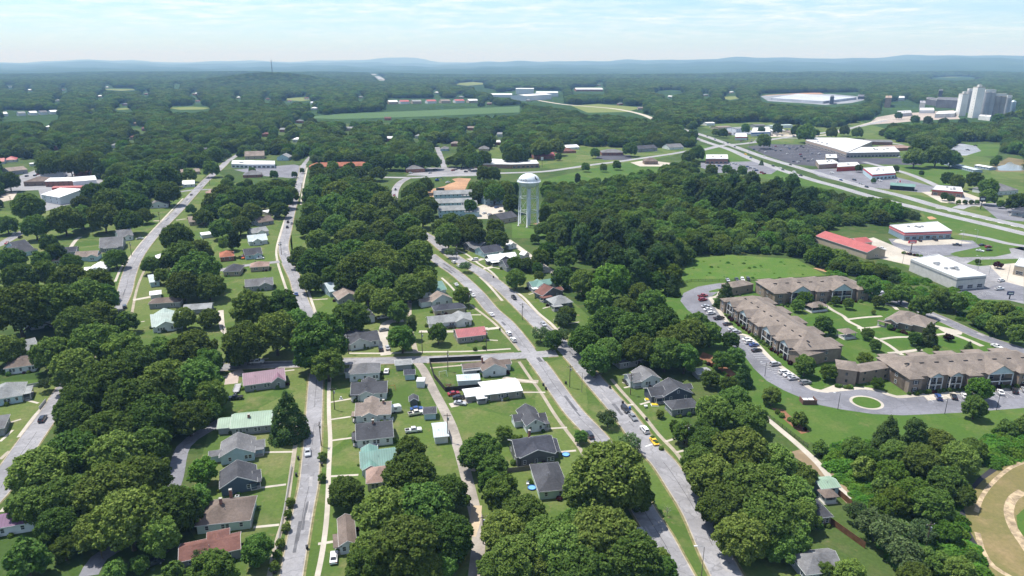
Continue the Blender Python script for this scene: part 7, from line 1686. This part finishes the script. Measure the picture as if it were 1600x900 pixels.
# ---------------------------------------------------------------- the woods: filled, keeping clear of what the picture shows
def inpoly(P, x, y):
    P = np.asarray(P, float); n = len(P); r = np.zeros(np.shape(x), bool); j = n-1
    for i in range(n):
        xi, yi = P[i]; xj, yj = P[j]
        c = ((yi > y) != (yj > y)) & (x < (xj-xi)*(y-yi)/(yj-yi+1e-12)+xi); r ^= c; j = i
    return r
KEEP = [[(1088, 194), (1180, 190), (1270, 198), (1360, 206), (1420, 226), (1500, 250), (1540, 276), (1640, 290), (1640, 480), (1600, 472), (1545, 470), (1494, 458), (1420, 425), (1385, 406), (1350, 404), (1300, 378), (1280, 364), (1290, 358), (1384, 350), (1390, 348), (1442, 344), (1438, 326), (1400, 310), (1330, 299), (1270, 287), (1200, 292), (1180, 274), (1110, 268), (1092, 268), (1092, 244), (1060, 246), (1088, 226)],
 [(1478, 232), (1500, 221), (1570, 222), (1556, 244), (1485, 246)], [(1552, 262), (1573, 238), (1604, 246), (1604, 268)], [(1450, 248), (1540, 264), (1550, 270), (1520, 274), (1450, 254)],
 [(1486, 168), (1590, 168), (1590, 178), (1560, 188), (1480, 189), (1370, 190), (1355, 186), (1372, 178), (1376, 162), (1420, 154), (1436, 163), (1486, 160)], [(1185, 146), (1345, 144), (1356, 160), (1290, 165), (1190, 158)], [(1265, 212), (1340, 190), (1400, 178), (1440, 178), (1400, 190), (1345, 202), (1290, 213)],
 [(460, 186), (530, 177), (665, 171), (814, 164), (814, 177), (631, 184), (530, 187)], [(890, 165), (935, 161), (1005, 167), (980, 176), (916, 177)], [(762, 148), (806, 140), (880, 142), (882, 157), (850, 166), (820, 157), (800, 153)], [(603, 154), (745, 153), (746, 165), (603, 166)], [(893, 136), (946, 136), (946, 146), (893, 146)],
 [(815, 150), (850, 156), (885, 162), (1005, 177), (1035, 190), (1000, 182), (880, 168), (840, 160)], [(740, 136), (776, 140), (776, 146), (740, 140)], [(574, 111), (602, 121), (602, 128), (590, 125)],
 [(430, 155), (470, 152), (500, 155), (470, 158)], [(1010, 143), (1050, 140), (1080, 143), (1040, 146)], [(700, 131), (740, 128), (770, 131), (730, 134)], [(1440, 122), (1500, 119), (1540, 122), (1490, 125)], [(150, 139), (200, 137), (230, 139), (190, 142)], [(1120, 152), (1150, 150), (1165, 153), (1140, 156)], [(0, 172), (95, 174), (95, 184), (0, 188)], [(136, 167), (152, 167), (152, 173), (136, 173)], [(176, 167), (206, 167), (206, 173), (178, 173)], [(258, 165.5), (334, 165.5), (330, 172.5), (262, 172.5)],
 [(590, 262), (640, 256), (680, 246), (676, 222), (694, 222), (700, 246), (740, 253), (850, 252), (830, 246), (832, 236), (880, 228), (960, 230), (1000, 232), (1070, 230), (1090, 234), (1060, 250), (980, 266), (1000, 262), (940, 275), (850, 280), (770, 278), (735, 278), (726, 300), (700, 314), (745, 312), (745, 322), (790, 312), (792, 342), (740, 344), (676, 338), (668, 312), (668, 286), (590, 284)],
 [(692, 240), (745, 236), (800, 244), (800, 256), (700, 256)], [(808, 262), (846, 262), (846, 358), (866, 352), (866, 368), (800, 368), (806, 340)], [(775, 338), (812, 334), (812, 352), (775, 352)], [(608, 280), (634, 280), (622, 326), (608, 326)],
 [(0, 248), (62, 248), (62, 262), (158, 270), (158, 294), (122, 324), (60, 324), (30, 306), (0, 312)],
 [(186, 458), (196, 420), (245, 348), (318, 268), (346, 248), (362, 250), (352, 268), (310, 312), (270, 350), (232, 410), (205, 458)], [(362, 250), (440, 240), (455, 252), (580, 262), (580, 270), (480, 268), (480, 290), (460, 340), (446, 340), (466, 275), (362, 275)], [(232, 312), (268, 310), (290, 330), (240, 352), (220, 345)], [(280, 262), (320, 262), (316, 296), (282, 296)],
 [(820, 280), (860, 280), (860, 262), (820, 262)]]
for (hx_, hy_) in FARH: KEEP.append([(hx_-4, hy_-6), (hx_+9, hy_-6), (hx_+9, hy_+2.5), (hx_-4, hy_+2.5)])
NEARK = [[(-50, 905), (-50, 330), (700, 330), (690, 350), (800, 362), (880, 400), (900, 480), (990, 480), (1075, 436), (1290, 432), (1430, 490), (1640, 560), (1640, 905)],
 [(1055, 442), (1080, 402), (1150, 397), (1250, 402), (1292, 432), (1220, 440)]]
rng = np.random.default_rng(3)
FOOTa = np.array([(c.x, c.y, r) for c, r in FOOT])
LSEG = np.array([(L[i].x, L[i].y, L[i+1].x, L[i+1].y, hw) for L, hw in LINES for i in range(len(L)-1)])
def clear_of(x, y, r):
    ok = np.ones(len(x), bool)
    for (cx, cy, cr) in FOOTa: ok &= (x-cx)**2+(y-cy)**2 > (cr+r*.6)**2
    for (ax, ay, bx, by, hw) in LSEG:
        dx, dy = bx-ax, by-ay; t = np.clip(((x-ax)*dx+(y-ay)*dy)/(dx*dx+dy*dy+1e-9), 0, 1)
        ok &= (x-ax-t*dx)**2+(y-ay-t*dy)**2 > (hw+r*.7)**2
    return ok
def scatter(d0, d1, sp0, sp1, keep, only=None):
    """trees of the woods between two distances, spacing growing with distance"""
    xs, ys, rs = [], [], []
    d = d0
    while d < d1:
        sp = sp0+(sp1-sp0)*(d-d0)/(d1-d0); x = np.arange(-d*.85, d*.85, sp); x = x+rng.uniform(-.42, .42, len(x))*sp
        y = d+rng.uniform(-.42, .42, len(x))*sp; xs.append(x); ys.append(y); rs.append(np.full(len(x), sp)); d += sp*.86
    x, y, sp = np.concatenate(xs), np.concatenate(ys), np.concatenate(rs)
    rad = sp*(.40+.62*rng.uniform(0, 1, len(x))**1.6); hgt = np.minimum(rad*2*rng.uniform(.85, 1.15, len(x)), 19+.25*(sp-8))
    z = np.array([hillmask(a, b) for a, b in zip(x, y)])
    def P(xx, yy, zz):
        dd = yy*math.cos(PITCH)-(zz-CAMH)*math.sin(PITCH); hh = yy*math.sin(PITCH)+(zz-CAMH)*math.cos(PITCH)
        return 800+F*xx/dd, 450-F*hh/dd, dd
    ok = np.ones(len(x), bool)
    bx, by, dd = P(x, y, z); ok &= (bx > -420) & (bx < 2020)
    for f in (0, .35, .7, .95):
        qx, qy, _ = P(x, y, z+hgt*f)
        for K in keep:
            ok &= ~inpoly(K, qx, qy)
            if f in (.35, .7):
                w = rad*F/dd*.6
                ok &= ~inpoly(K, qx-w, qy) & ~inpoly(K, qx+w, qy)
    if only is not None:
        o = np.zeros(len(x), bool)
        for K in only: o |= inpoly(K, bx, by)
        ok &= o
    i = np.where(ok)[0]; x, y, z, rad, hgt = x[i], y[i], z[i], rad[i], hgt[i]
    c = clear_of(x, y, rad); return x[c], y[c], z[c], rad[c], hgt[c]
WOOD = [[(690, 300), (740, 282), (860, 284), (930, 276), (1000, 272), (1100, 278), (1200, 298), (1330, 304), (1430, 326), (1440, 342), (1385, 352), (1285, 362), (1300, 380), (1350, 408), (1420, 428), (1500, 462), (1600, 482), (1600, 532), (1540, 512), (1460, 470), (1390, 440), (1310, 428), (1290, 426), (1250, 404), (1080, 402), (1062, 438), (1010, 460), (985, 470), (950, 440), (880, 400), (845, 350), (800, 335), (745, 345)]]
pts = []
A = scatter(330, 780, 7.6, 9.2, KEEP+NEARK[1:], WOOD)
B_ = scatter(430, 1100, 9.5, 11.5, KEEP+NEARK+WOOD)
C_ = scatter(1100, 2900, 14, 23, KEEP)
D_ = scatter(2900, 7200, 23, 42, KEEP)
ex = np.array([(t['x'], t['y'], t['var'][2]*t['s']) for t in TL])
allp = []
for n_, S in (('A', A), ('B', B_), ('C', C_), ('D', D_)):
    x, y, z, rad, hgt = S
    k = np.ones(len(x), bool)
    if n_ in 'AB':
        for (a, b, r) in ex: k &= (x-a)**2+(y-b)**2 > (r*.75+rad*.3)**2
    allp.append((x[k], y[k], z[k], rad[k], hgt[k]))
print('woods', [len(a[0]) for a in allp], 'single', len(TL))
# ---------------------------------------------------------------- single trees become objects, the rest one wood
KIND_WORDS = dict(oak=('dark green', 'oak', 'oak_tree'), maple=('mid green', 'leafy tree', 'leafy_tree'), light=('bright yellow green', 'tree', 'leafy_tree'), pine=('dark narrow', 'pine', 'pine_tree'), cedar=('dark cone shaped', 'conifer', 'conifer_tree'), shrub=('dark round', 'shrub', 'garden_shrub'), thin=('thin grey green', 'small tree', 'thin_tree'), plum=('dark red', 'plum tree', 'plum_tree'), clipped=('clipped ball', 'shrub', 'clipped_shrub'))
CAT = dict(shrub='shrub', clipped='shrub')
onscreen = sorted(TL, key=lambda t: -t['w'])
if len(onscreen) > 320:
    cut = 306
    big, rest = onscreen[:cut], onscreen[cut:]
    SH = [t for t in rest if t['kind'] in ('shrub', 'clipped', 'plum', 'cedar')]; big += SH; rest = [t for t in rest if t not in SH]
else: big, rest = onscreen, []
used = {}
def rel(t, L):
    dx, dy = t['x']-L.x, t['y']-L.y
    if abs(dx) > abs(dy)*.9: return ('right of' if dx > 0 else 'left of')
    return 'behind' if dy > 0 else 'in front of'
_proto = {}
def tree_label(t):
    a, b, nm = KIND_WORDS[t['kind']]
    wm = t['var'][2]*2*t['s']
    size = 'huge' if wm > 21 else 'large' if wm > 15 else 'mid sized' if wm > 9 else 'small'
    if t['kind'] in ('thin', 'clipped'): size = ''
    near = sorted(LAND, key=lambda q: (q[1].x-t['x'])**2+(q[1].y-t['y'])**2)
    cands = []
    for q in near[:7]: cands.append(f"{size} {a} {b} {rel(t, q[1])} {q[0]}".strip())
    for q in near[:5]:
        for q2 in near[:5]:
            if q2 is not q:
                cands.append(f"{size} {b} {rel(t, q[1])} {q[0]}, {rel(t, q2[1])} {q2[0]}".strip())
    for size2 in ('broad', 'tall', 'spreading', 'dense', 'rounded'):
        for q in near[:5]: cands.append(f"{size2} {a} {b} {rel(t, q[1])} {q[0]}")
    for c in cands:
        c = ' '.join(c.split())
        if 4 <= len(c.replace(',', '').split()) <= 16 and c not in used: used[c] = 1; return c
    return cands[0]
def put_tree(t):
    a, b, nm = KIND_WORDS[t['kind']]; tm, cm, R, H = t['var']
    rz = random.uniform(0, 6.28); s = t['s']; lab = tree_label(t)
    key = id(cm)
    if key not in _proto:
        r = thing(nm, lab, CAT.get(t['kind'], 'tree'), (t['x'], t['y'], 0), rz, 'trees of the mill streets' if t['kind'] not in CAT else 'shrubs of the yards')
        link('trunk', tm, r); link('crown', cm, r); _proto[key] = r
    else: r = copy_tree(_proto[key], (t['x'], t['y'], 0), rz, lab)
    r.scale = (s, s, s*t['asp']*random.uniform(.94, 1.04)); return r
for t in sorted(big, key=lambda t: (t['y'], t['x'])): put_tree(t)
# the wood: one object, instanced from crown meshes standing in the scene
def gn_scatter(name, recs, protos, label):
    """recs: rows (x, y, z, sx, sz, rz, idx); protos: objects already in the scene"""
    recs = np.asarray(recs, float)
    me = bpy.data.meshes.new(name); me.vertices.add(len(recs)); me.vertices.foreach_set('co', recs[:, :3].ravel())
    at = me.attributes.new('sc', 'FLOAT_VECTOR', 'POINT'); at.data.foreach_set('vector', np.stack([recs[:, 3], recs[:, 3], recs[:, 4]], 1).ravel())
    at = me.attributes.new('rt', 'FLOAT_VECTOR', 'POINT'); z = np.zeros(len(recs)); at.data.foreach_set('vector', np.stack([z, z, recs[:, 5]], 1).ravel())
    at = me.attributes.new('ix', 'INT', 'POINT'); at.data.foreach_set('value', recs[:, 6].astype(np.int32))
    o = link(name, me); tag(o, label, None, None, 'stuff')
    ng = bpy.data.node_groups.new(name, 'GeometryNodeTree')
    ng.interface.new_socket('Geometry', in_out='INPUT', socket_type='NodeSocketGeometry'); ng.interface.new_socket('Geometry', in_out='OUTPUT', socket_type='NodeSocketGeometry')
    N = ng.nodes; gi = N.new('NodeGroupInput'); go = N.new('NodeGroupOutput'); ip = N.new('GeometryNodeInstanceOnPoints'); jn = N.new('GeometryNodeJoinGeometry')
    for p in protos[::-1]:
        oi = N.new('GeometryNodeObjectInfo'); oi.transform_space = 'ORIGINAL'; oi.inputs['Object'].default_value = p; oi.inputs['As Instance'].default_value = True
        ng.links.new(oi.outputs['Geometry'], jn.inputs[0])
    def attr(nm, ty):
        n = N.new('GeometryNodeInputNamedAttribute'); n.data_type = ty; n.inputs['Name'].default_value = nm; return n.outputs[0]
    ng.links.new(gi.outputs[0], ip.inputs['Points']); ng.links.new(jn.outputs[0], ip.inputs['Instance'])
    ip.inputs['Pick Instance'].default_value = True
    ng.links.new(attr('ix', 'INT'), ip.inputs['Instance Index']); ng.links.new(attr('rt', 'FLOAT_VECTOR'), ip.inputs['Rotation']); ng.links.new(attr('sc', 'FLOAT_VECTOR'), ip.inputs['Scale'])
    ng.links.new(ip.outputs[0], go.inputs[0])
    md = o.modifiers.new('spread', 'NODES'); md.node_group = ng; return o
def crown_of(kind):
    out = []
    for v in TREE[kind]:
        if id(v[1]) in _proto: out.append(([c for c in _proto[id(v[1])].children if c.name.startswith('crown')][0], v))
    return out
PK = [(k, o, v) for k in ('oak', 'maple', 'light', 'pine', 'thin') for o, v in crown_of(k)]
idx = {k: [i for i, p in enumerate(PK) if p[0] == k] for k in ('oak', 'maple', 'light', 'pine', 'thin')}
recs = []
rw = np.random.default_rng(11)
def pick(n_, x, y):
    u = rw.random()
    if n_ == 'A':
        g = math.sin(x*.021+.4)*math.sin(y*.017+1.)
        if g > .45 and u < .7 and idx['pine']: k = 'pine'
        else: k = 'maple' if u < .50 else 'oak' if u < .64 else 'thin' if u < .74 else 'light'
    elif n_ == 'B': k = 'oak' if u < .5 else 'maple' if u < .88 else 'light' if u < .95 else 'thin'
    else:
        g = math.sin(x*.0071+y*.0023)+math.sin(y*.0093-x*.0041+2)+.8*math.sin(x*.019+1)*math.sin(y*.015)
        k = ('oak' if u < .8 else 'maple') if g < -.3 else ('oak' if u < .4 else 'maple' if u < .9 else 'light') if g < .8 else ('maple' if u < .62 else 'light')
    return idx[k][int(rw.random()*len(idx[k]))]
for n_, (x, y, z, rad, hgt) in zip('ABCD', allp):
    for i in range(len(x)):
        j = pick(n_, x[i], y[i]); v = PK[j][2]; s = rad[i]/v[2]
        hh = hgt[i]/v[3]
        if PK[j][0] == 'pine': s *= .8; hh = s*1.05
        recs.append((x[i], y[i], z[i]-1.6*hh, s, hh, rw.uniform(0, 6.28), j))
for t in rest:
    k = t['kind']
    if not idx.get(k): k = 'maple'
    j = idx[k][0]; recs.append((t['x'], t['y'], 0, t['var'][2]*t['s']/PK[j][2][2], t['var'][3]*t['s']/PK[j][2][3], 1., j))
gn_scatter('woodland', recs, [p[1] for p in PK], 'green mixed woodland filling the valley and the far slopes')
# thicket
SP = [o for o, v in crown_of('shrub')]
FV = foliage('vine_leaves', (.055, .13, .012), (.08, .17, .017), (.11, .21, .025), .3)
vm = leaf_mesh('undergrowth', [(0, 0, .3, 1.6), (1, .4, .3, 1.2), (-1, -.5, .3, 1.3), (.2, -1.1, .2, 1.), (-.4, 1.2, .3, 1.1)], 1500, .26, 5, FV, .6)
TH = [[(1285, 705), (1340, 690), (1400, 700), (1440, 720), (1500, 780), (1510, 840), (1540, 905), (1420, 905), (1365, 830), (1330, 780)], [(1540, 690), (1600, 668), (1640, 668), (1640, 700), (1600, 704), (1550, 728)]]
vb = [(p[0], p[1]) for p in TH[0]]
W = [[(1290, 430), (1360, 446), (1440, 478), (1560, 520), (1640, 545), (1640, 500), (1540, 470), (1420, 430), (1300, 400)]]
tmp = bpy.data.objects.new('undergrowth_clump', vm); COL.objects.link(tmp); q = G(1300, 712); tmp.location = (q.x, q.y, 0); tag(tmp, 'low bright green vine clump at the corner of the thicket', 'undergrowth')
rec2 = []
def fillpoly(K, n, smin, smax):
    k = 0
    xs = [p[0] for p in K]; ys = [p[1] for p in K]
    for _ in range(n*6):
        px_, py_ = rw.uniform(min(xs), max(xs)), rw.uniform(min(ys), max(ys))
        if inpoly(K, np.array([px_]), np.array([py_]))[0]:
            g = G(px_, py_); s = rw.uniform(smin, smax); rec2.append((g.x, g.y, -.3, s, s*rw.uniform(.4, 1.1), rw.uniform(0, 6.28), 0)); k += 1
        if k >= n: break
for K in TH: fillpoly(K, 420, .7, 1.5)
fillpoly(W[0], 260, .8, 1.5)
fillpoly([(1066, 440), (1080, 406), (1150, 399), (1240, 404), (1286, 428), (1210, 436), (1100, 436)], 40, .3, .6)
gn_scatter('undergrowth', rec2, [tmp], 'bright green vines and low growth covering the rough ground')
# magnolia like blooms on one bush of the thicket
# ---------------------------------------------------------------- bare sapling on the median
P = G(1042, 806); r = thing('bare_sapling', 'bare pale leafless sapling on the median grass', 'tree', P)
m = MB(); rs = random.Random(3)
m.tube([(0, 0, 0), (.05, 0, 1.4), (.1, .1, 2.6)], [.09, .06, .03], 6); m.build('trunk', plain('pale_bark', (.32, .30, .27), .9), r)
m = MB()
for i in range(16):
    a = i*2.4; z = .8+i*.12; L = rs.uniform(.9, 1.7); m.tube([(0.05, 0, z), (L*.5*math.cos(a), L*.5*math.sin(a), z+.5), (L*math.cos(a), L*math.sin(a), z+.9)], [.035, .02, .01], 4)
m.build('limbs', plain('pale_bark', (.32, .30, .27), .9), r)
# ---------------------------------------------------------------- small planting by the apartments
cs = [v for v in TREE['clipped']][0]; sh = TREE['plum'][0]
rp = random.Random(9)
def bed(a, b, n, label, mesh=None, sc=(.7, 1.1), group='clipped shrubs by the apartments'):
    A, Bq = G(*a), G(*b)
    for i in range(n):
        p = A+(Bq-A)*((i+.5)/n); red = rp.random() < .35
        r = thing('border_shrub', ('dark red' if red else 'dark green')+' low round shrub '+label, 'shrub', (p.x+rp.uniform(-.5, .5), p.y+rp.uniform(-.5, .5), 0), rp.uniform(0, 6), group)
        link('crown', (RED_C if red else GRN_C), r); s = rp.uniform(*sc); r.scale = (s, s, s)
RED_C = leaf_mesh('crown', [(0, 0, .6, .9), (.3, .2, .6, .7)], 900, .15, 4, FR); GRN_C = leaf_mesh('crown', [(0, 0, .6, .9), (.3, .2, .6, .7)], 900, .15, 6, FM)
bed((1132, 492), (1238, 571), 26, 'in the bed of the long apartment wing')
bed((1418, 617), (1600, 604), 24, 'in the bed of the round island wing')
bed((1216, 480), (1350, 472), 16, 'in the bed of the meadow wing')
bed((1304, 604), (1334, 608), 7, 'at the foot of the brick entrance tower')
bed((1386, 514), (1424, 524), 8, 'around the clubhouse')
bed((1100, 566), (1142, 592), 9, 'in the pine straw bed by the loop')
bed((1208, 642), (1262, 676), 5, 'in the pine straw bed on the bank')
bed((1408, 396), (1440, 402), 8, 'under the red shop sign', None, (.7, 1.2))
for (sh_, root_, W_h, D_h) in NEARH:
    for i in range(rp.choice((3, 4, 5))):
        sd_ = rp.random(); x_, y_ = (rp.uniform(.05, .95)*W_h, -.9) if sd_ < .5 else (W_h+.9, rp.uniform(.1, .9)*D_h) if sd_ < .8 else (-.9, rp.uniform(.1, .9)*D_h)
        p = Matrix.Rotation(root_.rotation_euler.z, 4, 'Z') @ Vector((x_, y_, 0))+root_.location
        r = thing('border_shrub', 'low round shrub against the walls of '+sh_, 'shrub', (p.x, p.y, 0), rp.uniform(0, 6), 'shrubs against '+sh_)
        link('crown', RED_C if rp.random() < .12 else GRN_C, r); s = rp.uniform(.45, .95); r.scale = (s, s, s*rp.uniform(.8, 1.3))
# ---------------------------------------------------------------- light, air and camera
SUN_EL, SUN_AZ = math.radians(66), math.radians(-58)   # azimuth from the view direction, negative to the left
sd = Vector((math.cos(SUN_EL)*math.sin(SUN_AZ), math.cos(SUN_EL)*math.cos(SUN_AZ), math.sin(SUN_EL)))
su = bpy.data.lights.new('sun', 'SUN'); su.energy = 4.4; su.angle = math.radians(.5); su.color = (1, .965, .91)
so = bpy.data.objects.new('sun', su); COL.objects.link(so); so.rotation_euler = sd.to_track_quat('Z', 'Y').to_euler(); so.location = (0, 0, 600)
w = bpy.data.worlds.new('World'); SC.world = w; w.use_nodes = True; nt = w.node_tree; nt.nodes.clear()
out = nt.nodes.new('ShaderNodeOutputWorld'); bg = nt.nodes.new('ShaderNodeBackground'); sky = nt.nodes.new('ShaderNodeTexSky')
sky.sky_type = 'NISHITA'; sky.sun_disc = False; sky.sun_elevation = SUN_EL; sky.sun_rotation = SUN_AZ; sky.altitude = 300; sky.air_density = 1.0; sky.dust_density = .15; sky.ozone_density = 3.0
bg.inputs['Strength'].default_value = .1
tc = nd(nt, 'ShaderNodeTexCoord'); sx = nd(nt, 'ShaderNodeSeparateXYZ'); nt.links.new(tc.outputs['Generated'], sx.inputs[0])
def mth(op, a, b=None, c=None):
    n = nd(nt, 'ShaderNodeMath', operation=op)
    for i, v in enumerate((a, b, c)):
        if v is None: continue
        if isinstance(v, bpy.types.NodeSocket): nt.links.new(v, n.inputs[i])
        else: n.inputs[i].default_value = v
    return n.outputs[0]
zz = mth('ADD', mth('MAXIMUM', sx.outputs[2], 0.0), .06)
cx = mth('DIVIDE', sx.outputs[0], zz); cy = mth('DIVIDE', sx.outputs[1], zz)
cb = nd(nt, 'ShaderNodeCombineXYZ'); nt.links.new(cx, cb.inputs[0]); nt.links.new(cy, cb.inputs[1])
n1 = noise(nt, cb.outputs[0], .5, 6, .6); n2 = noise(nt, cb.outputs[0], 2.6, 6, .62)
cl = mth('MULTIPLY', ramp(nt, n1, [(.30, 0), (.56, 1)]), ramp(nt, n2, [(.40, .1), (.68, 1)]))
cf = mth('MULTIPLY', cl, ramp(nt, sx.outputs[2], [(.012, 0), (.05, 1)]))
cf = mth('ADD', mth('MULTIPLY', cf, .85), mth('MULTIPLY', ramp(nt, sx.outputs[2], [(.0, 1), (.05, .6), (.3, .15)]), .0))
skc = mixc(nt, 1., mixc(nt, 1., sky.outputs[0], (.80, .94, 1.10), 'MULTIPLY'), ramp(nt, sx.outputs[2], [(0, (.70, .78, .84)), (.035, (.84, .89, .93)), (.10, 1.)]), 'MULTIPLY')
col = mixc(nt, cf, skc, (6.9, 7.3, 7.7))
nt.links.new(col, bg.inputs[0]); nt.links.new(bg.outputs[0], out.inputs[0])
# the air
HZ = dict(x=46000, y0=-700, y1=39500, z0=-60, z1=560, d=8.6e-5)
m = MB(); m.box(-HZ['x'], HZ['x'], HZ['y0'], HZ['y1'], HZ['z0'], HZ['z1'])
hm = bpy.data.materials.new('haze'); hm.use_nodes = True; nt2 = hm.node_tree; nt2.nodes.clear()
o2 = nt2.nodes.new('ShaderNodeOutputMaterial'); pv = nt2.nodes.new('ShaderNodeVolumePrincipled'); pv.inputs['Color'].default_value = (.31, .56, 1., 1); pv.inputs['Absorption Color'].default_value = (1, 1, 1, 1); pv.inputs['Density'].default_value = HZ['d']; pv.inputs['Anisotropy'].default_value = .0
nt2.links.new(pv.outputs[0], o2.inputs['Volume'])
hz = m.build('haze', hm); tag(hz, 'thin blue summer haze over the whole country', None, None, 'stuff')
cam = bpy.data.cameras.new('camera'); cam.sensor_width = 36; cam.lens = 36*F/1600; cam.clip_start = 1; cam.clip_end = 200000
co = bpy.data.objects.new('camera', cam); COL.objects.link(co); co.location = (0, 0, CAMH); co.rotation_euler = (math.pi/2-PITCH, 0, 0); SC.camera = co
SC.view_settings.view_transform = 'Standard'; SC.view_settings.look = 'None'; SC.view_settings.exposure = .68; SC.view_settings.gamma = 1
SC.render.engine = 'CYCLES'; cy_ = SC.cycles
cy_.max_bounces = 5; cy_.diffuse_bounces = 3; cy_.glossy_bounces = 2; cy_.transmission_bounces = 2; cy_.transparent_max_bounces = 4; cy_.volume_bounces = 0
cy_.caustics_reflective = False; cy_.caustics_refractive = False; cy_.use_denoising = DENOISE
cy_.denoising_prefilter = 'ACCURATE'; cy_.denoising_input_passes = 'RGB_ALBEDO_NORMAL'
try: cy_.denoiser = 'OPENIMAGEDENOISE'
except Exception: pass
